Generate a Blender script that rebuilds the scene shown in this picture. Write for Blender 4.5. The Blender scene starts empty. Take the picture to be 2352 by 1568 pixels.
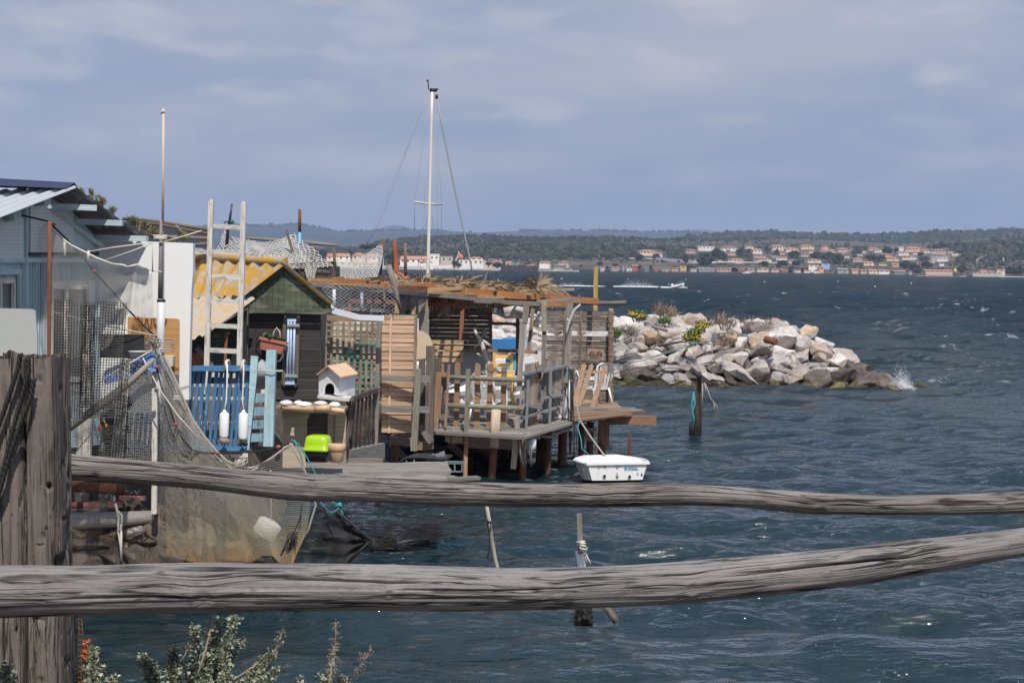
import bpy, math, random
import numpy as np
from mathutils import Vector, Matrix
R = random.Random(7)
NR = np.random.default_rng(11)
SC = bpy.context.scene
COL = SC.collection
# ---------------------------------------------------------------- camera
EYE = Vector((0, 0, 4.4)); FPX = 4000.0
PITCH = math.atan((784 - 611) / FPX); ROLL = math.radians(0.8)
CR = Matrix.Rotation(math.pi / 2 - PITCH, 3, 'X') @ Matrix.Rotation(ROLL, 3, 'Z')
cd = bpy.data.cameras.new('camera'); cam = bpy.data.objects.new('camera', cd); COL.objects.link(cam)
cam.location = EYE; cam.rotation_euler = CR.to_euler()
cd.sensor_width = 36; cd.lens = 36 * FPX / 2352; cd.clip_start = 0.1; cd.clip_end = 60000
SC.camera = cam
SC.view_settings.view_transform = 'Standard'; SC.view_settings.look = 'None'
SC.view_settings.exposure = 0.12; SC.view_settings.gamma = 1
SC.render.resolution_x = 1024; SC.render.resolution_y = 682
# ---------------------------------------------------------------- sky and sun
SUN_EL = math.radians(55); SUN_AZ = math.radians(-11)      # azimuth: degrees to the left of straight behind the viewer
w = bpy.data.worlds.new('World'); SC.world = w; w.use_nodes = True
nt = w.node_tree; nt.nodes.clear()
def N(nt, typ, **kw):
    n = nt.nodes.new(typ)
    for k, v in kw.items():
        if k in n.inputs.keys() and not hasattr(n, k): n.inputs[k].default_value = v
        else: setattr(n, k, v)
    return n
def I(n, **kw):
    for k, v in kw.items(): n.inputs[k.replace('_', ' ')].default_value = v
    return n
def ramp(nt, pts, src=None, interp='LINEAR'):
    r = nt.nodes.new('ShaderNodeValToRGB'); e = r.color_ramp.elements; r.color_ramp.interpolation = interp
    while len(e) < len(pts): e.new(0.5)
    for k, (p, c) in enumerate(pts):
        e[k].position = p; e[k].color = (c, c, c, 1) if not isinstance(c, tuple) else (*c, 1)
    if src is not None: nt.links.new(src, r.inputs[0])
    return r
def mixc(nt, a, b, f, mode='MIX'):
    m = nt.nodes.new('ShaderNodeMix'); m.data_type = 'RGBA'; m.blend_type = mode; m.clamp_factor = True
    for s, v in ((m.inputs[0], f), (m.inputs[6], a), (m.inputs[7], b)):
        if hasattr(v, 'links'): nt.links.new(v, s)
        elif isinstance(v, tuple): s.default_value = (*v, 1)
        else: s.default_value = v
    return m.outputs[2]
def mth(nt, op, a, b=0.0, c=None):
    m = nt.nodes.new('ShaderNodeMath'); m.operation = op
    for k, v in enumerate((a, b) if c is None else (a, b, c)):
        if hasattr(v, 'links'): nt.links.new(v, m.inputs[k])
        else: m.inputs[k].default_value = v
    return m.outputs[0]
sky = nt.nodes.new('ShaderNodeTexSky'); sky.sky_type = 'NISHITA'; sky.sun_disc = False
sky.sun_elevation = SUN_EL; sky.sun_rotation = math.pi + SUN_AZ; sky.air_density = 1.0; sky.dust_density = 2.0
tc = nt.nodes.new('ShaderNodeTexCoord'); mp = nt.nodes.new('ShaderNodeMapping')
mp.inputs['Scale'].default_value = (5, 5, 24); mp.inputs['Location'].default_value = (3.1, 1.7, 0.35)
nt.links.new(tc.outputs['Generated'], mp.inputs['Vector'])
n1 = I(N(nt, 'ShaderNodeTexNoise'), Scale=1.0, Detail=4.0, Roughness=0.5, Distortion=0.0)
nt.links.new(mp.outputs[0], n1.inputs['Vector'])
mp2 = nt.nodes.new('ShaderNodeMapping'); mp2.inputs['Scale'].default_value = (13, 13, 42); mp2.inputs['Location'].default_value = (0.4, 5.2, 1.3)
nt.links.new(tc.outputs['Generated'], mp2.inputs['Vector'])
n2 = I(N(nt, 'ShaderNodeTexNoise'), Scale=1.0, Detail=4.0, Roughness=0.5, Distortion=0.0)
nt.links.new(mp2.outputs[0], n2.inputs['Vector'])
sep = nt.nodes.new('ShaderNodeSeparateXYZ'); nt.links.new(tc.outputs['Generated'], sep.inputs[0])
cl = ramp(nt, [(0.0, (2.65, 3.35, 4.95)), (0.07, (2.8, 3.45, 5.0)), (0.16, (3.4, 3.9, 5.3)), (0.24, (2.9, 3.75, 5.7)), (0.5, (2.3, 3.55, 6.1))], sep.outputs[2])
lit = ramp(nt, [(0.40, 0.0), (0.66, 0.9)], n1.outputs[0])
c1 = mixc(nt, cl.outputs[0], (4.7, 4.75, 5.5), lit.outputs[0])
puff = ramp(nt, [(0.50, 0.0), (0.74, 0.8)], n2.outputs[0])
hz = ramp(nt, [(0.03, 0.15), (0.09, 1.0)], sep.outputs[2])
c2 = mixc(nt, c1, (6.4, 6.2, 6.6), mth(nt, 'MULTIPLY', puff.outputs[0], hz.outputs[0]))
c3 = mixc(nt, sky.outputs[0], c2, 0.88)
bg = nt.nodes.new('ShaderNodeBackground'); bg.inputs[1].default_value = 0.092
nt.links.new(c3, bg.inputs[0])
wo = nt.nodes.new('ShaderNodeOutputWorld'); nt.links.new(bg.outputs[0], wo.inputs[0])
sd = bpy.data.lights.new('sun', 'SUN'); sd.energy = 4.3; sd.angle = math.radians(0.6); sd.color = (1.0, 0.95, 0.87)
sun = bpy.data.objects.new('sun', sd); COL.objects.link(sun)
tow = Vector((-math.sin(SUN_AZ) * math.cos(SUN_EL), -math.cos(SUN_AZ) * math.cos(SUN_EL), math.sin(SUN_EL)))
sun.rotation_euler = tow.to_track_quat('Z', 'Y').to_euler(); sun.location = (0, -20, 60)
# ---------------------------------------------------------------- helpers
def P(px, py, Y):
    d = CR @ Vector(((px - 1176) / FPX, -(py - 784) / FPX, -1)); return EYE + d * (Y / d.y)
def G(px, py, z):
    d = CR @ Vector(((px - 1176) / FPX, -(py - 784) / FPX, -1)); return EYE + d * ((z - EYE.z) / d.z)
def pw(n, Y): return n * Y / FPX
ORG = {}
class MB:
    def __init__(s): s.v = []; s.f = []; s.uv = []; s.t = []; s.sm = []
    def add(s, vs, fs, uvs=None, tint=None, smooth=False):
        b = len(s.v); s.v += [tuple(x) for x in vs]; t = R.random() if tint is None else tint
        for k, f in enumerate(fs):
            s.f.append(tuple(b + i for i in f)); s.t.append(t); s.sm.append(smooth)
            if uvs is None: s.uv.append([(vs[i][0] + .7 * vs[i][1], vs[i][2] + .3 * vs[i][1]) for i in f])
            else: s.uv.append(uvs[k])
        return s
    def beam(s, p0, p1, w, h, tint=None, wob=0, ch=0.0, w1=None, ax=None):
        p0, p1 = Vector(p0), Vector(p1); d = p1 - p0; L = d.length or 1e-6; d = d / L
        dep = Vector((0, 1, 0)) if ax is None else Vector(ax)
        if abs(d.dot(dep)) > .9: dep = Vector((0, 0, 1))
        dep = (dep - d * d.dot(dep)).normalized(); lat = dep.cross(d)
        n = 1 if not wob else max(2, int(L / .25)); vs = []; w1 = w if w1 is None else w1
        for k in range(n + 1):
            a = k / n; c = p0.lerp(p1, a); ww = w + (w1 - w) * a
            if wob: c = c + lat * R.uniform(-wob, wob) + dep * R.uniform(-wob, wob)
            for sx, sy in ((-1, -1), (1, -1), (1, 1), (-1, 1)): vs.append(c + lat * (sx * ww / 2) + dep * (sy * h / 2))
        fs = []; uvs = []; ou, ov = R.uniform(0, 50), R.uniform(0, 50)
        cum = [0, w, w + h, 2 * w + h, 2 * w + 2 * h]
        for k in range(n):
            for j in range(4):
                a = k * 4 + j; b = k * 4 + (j + 1) % 4
                fs.append((a, b, b + 4, a + 4)); u0, u1 = ou + L * k / n, ou + L * (k + 1) / n
                uvs.append([(u0, ov + cum[j]), (u0, ov + cum[j + 1]), (u1, ov + cum[j + 1]), (u1, ov + cum[j])])
        fs.append((3, 2, 1, 0)); uvs.append([(ou, ov), (ou + w * .1, ov), (ou + w * .1, ov + h), (ou, ov + h)])
        e = n * 4; fs.append((e, e + 1, e + 2, e + 3)); uvs.append([(ou, ov), (ou + w * .1, ov), (ou + w * .1, ov + h), (ou, ov + h)])
        return s.add(vs, fs, uvs, tint)
    def box(s, c, sx, sy, sz, rz=0, tint=None):
        m = Matrix.Rotation(rz, 3, 'Z'); c = Vector(c)
        a = c + m @ Vector((-sx / 2, 0, 0)); b = c + m @ Vector((sx / 2, 0, 0))
        return s.beam(a, b, sz, sy, tint, ax=m @ Vector((0, 1, 0)))
    def tube(s, pts, r, sides=8, tint=None, smooth=True, caps=True):
        pts = [Vector(p) for p in pts]; n = len(pts); rr = r if isinstance(r, (list, tuple)) else [r] * n
        vs = []; ou, ov = R.uniform(0, 50), R.uniform(0, 50); us = []; L = 0; nr = None
        for k, p in enumerate(pts):
            if k: L += (p - pts[k - 1]).length
            us.append(ou + L)
            d = (pts[min(k + 1, n - 1)] - pts[max(k - 1, 0)]); d = d.normalized() if d.length > 1e-9 else Vector((0, 0, 1))
            if nr is None: nr = d.orthogonal().normalized()
            nr = (nr - d * nr.dot(d)); nr = nr.normalized() if nr.length > 1e-6 else d.orthogonal().normalized()
            b = d.cross(nr)
            for j in range(sides):
                t = 2 * math.pi * j / sides; vs.append(p + (nr * math.cos(t) + b * math.sin(t)) * rr[k])
        fs = []; uvs = []; c = 2 * math.pi * max(rr)
        for k in range(n - 1):
            for j in range(sides):
                a = k * sides + j; b = k * sides + (j + 1) % sides
                fs.append((a, b, b + sides, a + sides)); v0, v1 = ov + c * j / sides, ov + c * (j + 1) / sides
                uvs.append([(us[k], v0), (us[k], v1), (us[k + 1], v1), (us[k + 1], v0)])
        s.add(vs, fs, uvs, tint, smooth); tt = s.t[-1] if s.t else 0
        if caps and sides > 2:
            b0 = len(s.v) - len(vs)
            for base, rev in ((0, True), ((n - 1) * sides, False)):
                f = [b0 + base + j for j in range(sides)]
                if rev: f = f[::-1]
                s.f.append(tuple(f)); s.t.append(tt); s.sm.append(False); s.uv.append([(ou + s.v[i][0] * .3, ov + s.v[i][2]) for i in f])
        return s
    def prism(s, pts, dvec, tint=None):       # polygon (list of points) pushed back along dvec
        pts = [Vector(p) for p in pts]; d = Vector(dvec); n = len(pts)
        vs = pts + [p + d for p in pts]; fs = [tuple(range(n)), tuple(range(2 * n - 1, n - 1, -1))]
        for k in range(n): fs.append((k, k + n, (k + 1) % n + n, (k + 1) % n))
        return s.add(vs, fs, None, tint)
    def lathe(s, p0, p1, prof, sides=12, tint=None):   # prof: (fraction, radius)
        p0, p1 = Vector(p0), Vector(p1)
        return s.tube([p0.lerp(p1, a) for a, r in prof], [r for a, r in prof], sides, tint)
    def blob(s, c, rx, ry, rz, n=10, m=7, noise=.12, tint=None, seed=None, smooth=True):
        rg = R if seed is None else random.Random(seed); c = Vector(c); vs = []
        ph = [rg.uniform(0, 6) for _ in range(6)]
        for i in range(m + 1):
            la = math.pi * i / m - math.pi / 2
            for j in range(n):
                lo = 2 * math.pi * j / n
                x, y, z = math.cos(la) * math.cos(lo), math.cos(la) * math.sin(lo), math.sin(la)
                k = 1 + noise * (math.sin(3 * x + ph[0]) * math.cos(2.3 * y + ph[1]) + .7 * math.sin(4 * z + 3 * y + ph[2]))
                vs.append(c + Vector((x * rx * k, y * ry * k, z * rz * k)))
        fs = [(i * n + j, i * n + (j + 1) % n, (i + 1) * n + (j + 1) % n, (i + 1) * n + j) for i in range(m) for j in range(n)]
        return s.add(vs, fs, None, tint, smooth)
    def build(s, name, mat, parent=None, loc=None):
        me = bpy.data.meshes.new(name)
        V = np.array(s.v, float)
        if parent is not None: o3 = Vector(ORG[parent.name])
        elif loc is not None: o3 = Vector(loc)
        else: o3 = Vector(((V[:, 0].min() + V[:, 0].max()) / 2, (V[:, 1].min() + V[:, 1].max()) / 2, V[:, 2].min()))
        V = V - np.array(o3); me.from_pydata(V.tolist(), [], s.f)
        uvl = me.uv_layers.new(name='UVMap'); uvl.data.foreach_set('uv', [c for f in s.uv for q in f for c in q])
        at = me.attributes.new('tint', 'FLOAT', 'FACE'); at.data.foreach_set('value', s.t)
        me.polygons.foreach_set('use_smooth', s.sm)
        me.materials.append(mat); me.update()
        o = bpy.data.objects.new(name, me); COL.objects.link(o)
        if parent is not None: o.parent = parent
        else: o.location = o3
        ORG[o.name] = o3
        return o
def arr(name, V, F, mat, parent=None, loc=(0, 0, 0), smooth=False, tint=None, fa=None, uv=None):
    me = bpy.data.meshes.new(name); V = np.asarray(V, float); F = np.asarray(F, np.int64)
    if parent is not None: loc = ORG[parent.name]
    V = V - np.array(loc); k = F.shape[1]
    me.vertices.add(len(V)); me.vertices.foreach_set('co', V.ravel())
    me.loops.add(F.size); me.loops.foreach_set('vertex_index', F.ravel().astype(np.int32))
    me.polygons.add(len(F)); me.polygons.foreach_set('loop_start', np.arange(0, F.size, k, dtype=np.int32))
    me.update(calc_edges=True)
    me.polygons.foreach_set('use_smooth', np.full(len(F), smooth))
    if tint is not None: me.attributes.new('tint', 'FLOAT', 'FACE').data.foreach_set('value', np.asarray(tint, np.float32))
    if fa is not None: me.attributes.new('mask', 'FLOAT', 'POINT').data.foreach_set('value', np.asarray(fa, np.float32))
    if uv is not None: me.uv_layers.new(name='UVMap').data.foreach_set('uv', np.asarray(uv)[F.ravel()].ravel())
    me.materials.append(mat); me.validate()
    o = bpy.data.objects.new(name, me); COL.objects.link(o)
    if parent is not None: o.parent = parent
    else: o.location = loc
    ORG[o.name] = Vector(loc)
    return o
def tag(o, label=None, cat=None, group=None, kind=None):
    if label: o['label'] = label
    if cat: o['category'] = cat
    if group: o['group'] = group
    if kind: o['kind'] = kind
    return o
def T(name, label, cat, loc, group=None):
    o = bpy.data.objects.new(name, None); COL.objects.link(o); o.location = loc; o.empty_display_size = .2
    ORG[o.name] = Vector(loc); return tag(o, label, cat, group)
def S(mb, name, mat, label, cat, group=None): return tag(mb.build(name, mat), label, cat, group)
# a net made of real threads: fn(u,v)->point, nu x nv cells
def net_arrays(fn, nu, nv, r, diamond=True, jit=0.0, skip=None):
    V = []; F = []
    def pt(i, j):
        return fn(min(1, max(0, i / nu)), min(1, max(0, j / nv)))
    pts = {}
    segs = []
    if diamond:
        for j in range(nv + 1):
            for i in range(nu + 1):
                if (i + j) % 2 == 0: pts[(i, j)] = np.array(pt(i + (R.uniform(-jit, jit) if 0 < i < nu else 0), j + R.uniform(-jit, jit)))
        for (i, j) in list(pts):
            for q in ((i + 1, j + 1), (i - 1, j + 1)):
                if q in pts: segs.append(((i, j), q))
    else:
        for j in range(nv + 1):
            for i in range(nu + 1): pts[(i, j)] = np.array(pt(i + R.uniform(-jit, jit), j + R.uniform(-jit, jit)))
        for (i, j) in list(pts):
            for q in ((i + 1, j), (i, j + 1)):
                if q in pts: segs.append(((i, j), q))
    if skip: segs = [s for s in segs if not skip((s[0][0] + s[1][0]) / 2 / nu, (s[0][1] + s[1][1]) / 2 / nv)]
    A = np.array([pts[a] for a, b in segs]); B = np.array([pts[b] for a, b in segs])
    D = B - A; D /= np.maximum(np.linalg.norm(D, axis=1, keepdims=True), 1e-9)
    ref = np.where(np.abs(D[:, 1:2]) > .9, np.array([[1., 0, 0]]), np.array([[0, 1., 0]]))
    e1 = np.cross(D, ref); e1 /= np.linalg.norm(e1, axis=1, keepdims=True); e2 = np.cross(D, e1)
    n = len(A); V = np.zeros((n, 6, 3))
    for k in range(3):
        o = (e1 * math.cos(2.094 * k) + e2 * math.sin(2.094 * k)) * r
        V[:, k] = A + o; V[:, 3 + k] = B + o
    b = np.arange(n)[:, None] * 6
    F = np.concatenate([b + np.array([[0, 1, 4, 3]]), b + np.array([[1, 2, 5, 4]]), b + np.array([[2, 0, 3, 5]])])
    return V.reshape(-1, 3), F
def net(name, fn, nu, nv, r, mat, diamond=True, jit=.12, parent=None, skip=None):
    V, F = net_arrays(fn, nu, nv, r, diamond, jit, skip)
    return arr(name, V, F, mat, parent, loc=tuple(V.mean(axis=0)) if parent is None else (0, 0, 0))
def bil(a, b, c, d, sag=0.0, wav=0.0, seed=0):      # bilinear patch a(top left) b(top right) c(bottom right) d(bottom left) with sag and folds
    a, b, c, d = map(Vector, (a, b, c, d)); rg = random.Random(seed); p = [rg.uniform(0, 6) for _ in range(4)]; q = [rg.uniform(5, 14) for _ in range(3)]
    def f(u, v):
        x = a.lerp(b, u).lerp(d.lerp(c, u), v)
        x = x - Vector((0, 0, 1)) * sag * 4 * u * (1 - u) * (1 - .5 * v)
        if wav: x = x + Vector((.2, 1, .1)) * wav * (math.sin(q[0] * u + p[0] + 2 * v) + .6 * math.sin(q[1] * u + 3 * v + p[1]) + .5 * math.sin(q[2] * v + p[2]))
        return x
    return f
def rope(mb, a, b, r, sag=0.0, n=10, jit=0.0, tint=None):
    a, b = Vector(a), Vector(b); pts = []
    for k in range(n + 1):
        t = k / n; p = a.lerp(b, t) - Vector((0, 0, 1)) * sag * 4 * t * (1 - t)
        if 0 < k < n and jit: p += Vector((R.uniform(-jit, jit), R.uniform(-jit, jit), R.uniform(-jit, jit)))
        pts.append(p)
    return mb.tube(pts, r, 5, tint)
# ---------------------------------------------------------------- materials
MATS = {}
def newmat(name):
    m = bpy.data.materials.new(name); m.use_nodes = True; t = m.node_tree; b = t.nodes['Principled BSDF']; MATS[name] = m
    return m, t, b
def uvnoise(t, sx, sy, detail=5, rough=.6, dist=0.0, coord='UV', sz=None):
    c = t.nodes.new('ShaderNodeTexCoord'); mpn = t.nodes.new('ShaderNodeMapping')
    mpn.inputs['Scale'].default_value = (sx, sy, sy if sz is None else sz); t.links.new(c.outputs[coord], mpn.inputs['Vector'])
    n = I(N(t, 'ShaderNodeTexNoise'), Scale=1.0, Detail=float(detail), Roughness=rough, Distortion=dist)
    t.links.new(mpn.outputs[0], n.inputs['Vector']); return n.outputs[0]
def tintnode(t, lo, hi):
    a = t.nodes.new('ShaderNodeAttribute'); a.attribute_name = 'tint'
    m = t.nodes.new('ShaderNodeMapRange'); m.inputs[3].default_value = lo; m.inputs[4].default_value = hi
    t.links.new(a.outputs['Fac'], m.inputs[0]); return m.outputs[0]
def bumpit(t, b, h, s=.4, d=.01):
    bp = t.nodes.new('ShaderNodeBump'); bp.inputs['Strength'].default_value = s; bp.inputs['Distance'].default_value = d
    t.links.new(h, bp.inputs['Height']); t.links.new(bp.outputs[0], b.inputs['Normal'])
def scale_col(t, col, f):
    m = t.nodes.new('ShaderNodeVectorMath'); m.operation = 'SCALE'
    t.links.new(col, m.inputs[0])
    if hasattr(f, 'links'): t.links.new(f, m.inputs['Scale'])
    else: m.inputs['Scale'].default_value = f
    return m.outputs[0]
def wood(name, c, dark, grain=1.0, stain=None, tl=.72, th=1.22, rough=.85, peel=None, bs=.45):
    m, t, b = newmat(name)
    g = uvnoise(t, 1.3 * grain, 60 * grain, 6, .65, .3)
    col = mixc(t, dark, c, ramp(t, [(.34, 0.), (.56, 1.)], g).outputs[0])
    p = uvnoise(t, 1.7, 5, 4, .6)
    col = mixc(t, col, tuple(x * .62 for x in c), ramp(t, [(.48, 0.), (.68, .7)], p).outputs[0])
    if stain:
        q = uvnoise(t, 3, 9, 5, .6, .2); col = mixc(t, col, stain, ramp(t, [(.52, 0.), (.62, .85)], q).outputs[0])
    if peel:
        q = uvnoise(t, 4, 22, 6, .7, .2); col = mixc(t, col, peel, ramp(t, [(.55, 0.), (.6, 1.)], q).outputs[0])
    col = scale_col(t, col, tintnode(t, tl, th)); t.links.new(col, b.inputs['Base Color'])
    b.inputs['Roughness'].default_value = rough; bumpit(t, b, g, bs, .012); return m
def plain(name, c, rough=.5, var=.18, dirt=None, sc=6, metal=0.0, tl=.85, th=1.12, bump=.1, df=(.55, .72)):
    m, t, b = newmat(name); n = uvnoise(t, sc, sc, 5, .6, 0, 'Object')
    col = mixc(t, tuple(x * (1 - var) for x in c), tuple(min(1, x * (1 + var * .4)) for x in c), n)
    if dirt:
        q = uvnoise(t, sc * 1.7, sc * 1.7, 6, .7, .3, 'Object', sc * .6); col = mixc(t, col, dirt, ramp(t, [(df[0], 0.), (df[1], .8)], q).outputs[0])
    col = scale_col(t, col, tintnode(t, tl, th)); t.links.new(col, b.inputs['Base Color'])
    b.inputs['Roughness'].default_value = rough; b.inputs['Metallic'].default_value = metal; bumpit(t, b, n, bump, .02); return m
def hillmat(name, cs, sc, pts=(.35, .5, .65)):
    m, t, b = newmat(name); n = uvnoise(t, sc, sc, 9, .68, .3, 'Object')
    r = ramp(t, [(pts[k], cs[k]) for k in range(len(cs))], n); n2 = uvnoise(t, sc * .13, sc * .13, 4, .5, .3, 'Object')
    col = mixc(t, r.outputs[0], cs[0], ramp(t, [(.45, 0.), (.65, .6)], n2).outputs[0]); t.links.new(col, b.inputs['Base Color'])
    b.inputs['Roughness'].default_value = .95; b.inputs['Specular IOR Level'].default_value = .1; return m
# ---------------------------------------------------------------- the setting: sea, banks, hills
def sst(a, b, x): t = np.clip((x - a) / (b - a), 0, 1); return t * t * (3 - 2 * t)
def vnoise(x, y, seed, octs=4, base=1.0):
    rg = np.random.default_rng(seed); z = 0 * x
    for o in range(octs):
        for k in range(5):
            a = rg.uniform(0, 2 * np.pi); f = base * 2 ** o * rg.uniform(.7, 1.4)
            z = z + np.sin((x * np.cos(a) + y * np.sin(a)) * f + rg.uniform(0, 6.3)) / 2 ** o / 5
    return z
def gridfaces(nr, nc):
    i = np.arange(nr - 1)[:, None] * nc + np.arange(nc - 1)[None]; i = i.ravel()
    return np.stack([i, i + 1, i + nc + 1, i + nc], 1)
# sea
m, t, b = newmat('sea_water'); MSEA = m
nA = uvnoise(t, 2.2, 5.0, 5, .55, .15, 'Object'); nB = uvnoise(t, .16, .5, 6, .62, .2, 'Object')
geo = t.nodes.new('ShaderNodeNewGeometry'); sx = t.nodes.new('ShaderNodeSeparateXYZ'); t.links.new(geo.outputs['Position'], sx.inputs[0])
nF = uvnoise(t, .55, .75, 7, .68, .8, 'Object'); nG = uvnoise(t, .07, .045, 3, .5, .4, 'Object')
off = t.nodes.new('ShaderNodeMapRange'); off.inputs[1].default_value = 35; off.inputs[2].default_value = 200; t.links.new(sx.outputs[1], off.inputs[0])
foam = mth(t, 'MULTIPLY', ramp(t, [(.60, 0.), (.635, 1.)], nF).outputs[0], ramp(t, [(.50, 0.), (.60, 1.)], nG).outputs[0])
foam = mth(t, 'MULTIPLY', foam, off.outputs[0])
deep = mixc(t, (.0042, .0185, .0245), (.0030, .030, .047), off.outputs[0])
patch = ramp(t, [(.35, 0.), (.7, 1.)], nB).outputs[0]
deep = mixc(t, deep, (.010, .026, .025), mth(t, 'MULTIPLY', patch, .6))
bp = t.nodes.new('ShaderNodeBump'); bp.inputs['Strength'].default_value = 1.0; t.links.new(mth(t, 'ADD', mth(t, 'MULTIPLY', off.outputs[0], 1.1), .09), bp.inputs['Distance'])
t.links.new(mth(t, 'ADD', nA, mth(t, 'MULTIPLY', nB, 2.2)), bp.inputs['Height'])
t.nodes.remove(b); df = t.nodes.new('ShaderNodeBsdfDiffuse'); gl = t.nodes.new('ShaderNodeBsdfGlossy'); fr = t.nodes.new('ShaderNodeFresnel'); fr.inputs[0].default_value = 1.68
gl.inputs['Roughness'].default_value = .06
for x in (df, gl, fr): t.links.new(bp.outputs[0], x.inputs['Normal'])
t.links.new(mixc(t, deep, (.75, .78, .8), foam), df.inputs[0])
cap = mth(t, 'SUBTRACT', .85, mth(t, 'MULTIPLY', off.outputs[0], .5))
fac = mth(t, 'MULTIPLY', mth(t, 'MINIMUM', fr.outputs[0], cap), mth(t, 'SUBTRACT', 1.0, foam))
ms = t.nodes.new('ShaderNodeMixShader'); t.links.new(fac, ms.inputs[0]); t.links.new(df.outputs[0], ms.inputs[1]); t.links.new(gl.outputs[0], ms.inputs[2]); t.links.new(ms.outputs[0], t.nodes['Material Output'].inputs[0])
pys = np.concatenate([np.arange(1900, 1420, -7.0), np.arange(1420, 900, -2.0), np.arange(900, 720, -1.0), np.arange(720, 614, -.6)])
Ys = np.concatenate([4.4 * 4000 / (pys - 611), [4500, 7000, 12000, 15500]])
pxs = np.arange(-420, 2780, 7.0)
YY, TX = np.meshgrid(Ys, (pxs - 1176) / 4000.0, indexing='ij'); XX = YY * TX; ZZ = 0 * XX
dY = np.gradient(Ys)[:, None] + 0 * XX; DX = 0 * XX; DYY = 0 * XX
rg = np.random.default_rng(5)
for k in range(130):
    lam = math.exp(rg.uniform(math.log(.2), math.log(3.4))) if k < 90 else math.exp(rg.uniform(math.log(3.5), math.log(13))); th = math.radians(-100 + rg.normal(0, 23)); kk = 2 * math.pi / lam
    A = (.0090 * lam ** 1.0 if k < 90 else .017 * lam * np.clip((YY - 50) / 90, 0, 1)) * rg.uniform(.6, 1.3); fade = np.clip((lam / (2.2 * dY) - 1), 0, 1)
    ph = kk * (XX * math.cos(th) + YY * math.sin(th)) + rg.uniform(0, 6.3) + .6 * np.sin(XX * .21 + k) + .5 * np.sin(YY * .17 + 2 * k)
    shelter = .5 + .5 * np.clip((XX + 4 + .25 * (YY - 20)) / 7, 0, 1) if lam > .8 else 1.0
    shelter = np.where(YY > 60, 1.0, shelter)
    ZZ += A * fade * shelter * np.sin(ph); DX += -.40 * A * fade * shelter * math.cos(th) * np.cos(ph); DYY += -.40 * A * fade * shelter * math.sin(th) * np.cos(ph)
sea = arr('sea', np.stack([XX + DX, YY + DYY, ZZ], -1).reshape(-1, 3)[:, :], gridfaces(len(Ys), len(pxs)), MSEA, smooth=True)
tag(sea, kind='structure')
# near bank and the yard ashore
m, t, b = newmat('bank_earth'); MEARTH = m
g1 = uvnoise(t, 3, 3, 8, .7, .2, 'Object'); t.links.new(ramp(t, [(.3, (.035, .028, .022)), (.5, (.085, .07, .054)), (.72, (.20, .165, .125))], g1).outputs[0], b.inputs['Base Color'])
b.inputs['Roughness'].default_value = .95; bumpit(t, b, g1, .8, .08)
def ground_h(X, Y):
    bank = 2.8 - 4.0 * sst(5.6, 14, Y)
    xs = np.interp(Y, [0, 23.5, 26, 30, 34, 45, 60, 80], [-3.3, -3.3, -3.5, -3.3, -3.2, -3.0, -2, -2])
    d = np.minimum(xs - X, Y - np.interp(X, [-7.5, -5.6, -4.6], [20.6, 23.2, 24.1])) + .35 * vnoise(X, Y, 3, 3, 1.1)
    yard = -1.2 + 2.9 * sst(-.6, 2.0, d)
    left = -1.2 + 3.4 * sst(-7.2, -10, X)
    return np.maximum(np.maximum(bank, yard), left) + .05 * vnoise(X, Y, 9, 4, 1.7)
gx = np.concatenate([np.arange(-40, -12, 2.0), np.arange(-12, 6, .25), np.arange(6, 41, 2.0)]); gy = np.concatenate([np.arange(-12, 4, 2.0), np.arange(4, 40, .25), np.arange(40, 74, 2.0)])
GX, GY = np.meshgrid(gx, gy); gr = arr('ground', np.stack([GX, GY, ground_h(GX, GY)], -1).reshape(-1, 3), gridfaces(len(gy), len(gx)), MEARTH, smooth=True)
tag(gr, kind='structure')
# hills: each a real slope rising from its foot to its crest line
def horizon_py(px): return 611 + (px - 1176) * math.tan(ROLL)
class Ridge:
    def __init__(s, pts, Yf, Yc, amp, seed, pw_=1.0, foot=1.0, px0=-450, px1=2800):
        s.px = [p[0] for p in pts]; s.py = [p[1] for p in pts]; s.Yf, s.Yc, s.amp, s.seed, s.pw, s.foot, s.x0, s.x1 = Yf, Yc, amp, seed, pw_, foot, px0, px1
    def z(s, px, tt):
        px = np.asarray(px, float); py = np.interp(px, s.px, s.py)
        zc = EYE.z + (horizon_py(px) - py) / FPX * s.Yc
        Y = s.Yf + (s.Yc - s.Yf) * np.minimum(tt, 1); X = (px - 1176) / FPX * Y
        up = np.minimum(tt, 1); z = s.foot + (zc - s.foot) * (up ** s.pw)
        z = z + s.amp * vnoise(X, Y, s.seed, 4, 1 / 160.0 * (2000 / s.Yc) ** .3) * np.sin(np.pi * np.clip(up, 0, 1)) ** .8
        return np.where(tt > 1, s.foot + (z - s.foot) * (1.5 - tt) * 2, z), X, s.Yf + (s.Yc - s.Yf) * tt
    def build(s, name, mat, nc=240, nr=40):
        px = np.linspace(s.x0, s.x1, nc); tt = np.concatenate([np.linspace(0, 1, nr), [1.15, 1.5]])
        PX, TT = np.meshgrid(px, tt); z, X, Y = s.z(PX, TT)
        o = arr(name, np.stack([X, Y, z], -1).reshape(-1, 3), gridfaces(len(tt), nc), mat, smooth=True); return tag(o, kind='structure')
    def at(s, px, py):
        tt = np.linspace(0, 1, 300); z, X, Y = s.z(px + 0 * tt, tt)
        q = horizon_py(px) - (z - EYE.z) / Y * FPX; k = int(np.argmax(q <= py)) if (q <= py).any() else 299
        return Vector((X[k], Y[k], z[k]))
MH1 = hillmat('scrub_slope', [(.040, .043, .030), (.10, .088, .064), (.18, .155, .12)], .02, (.36, .5, .66))
MH2 = hillmat('forest_slope', [(.010, .016, .012), (.018, .026, .018), (.030, .036, .026)], .02)
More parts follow.
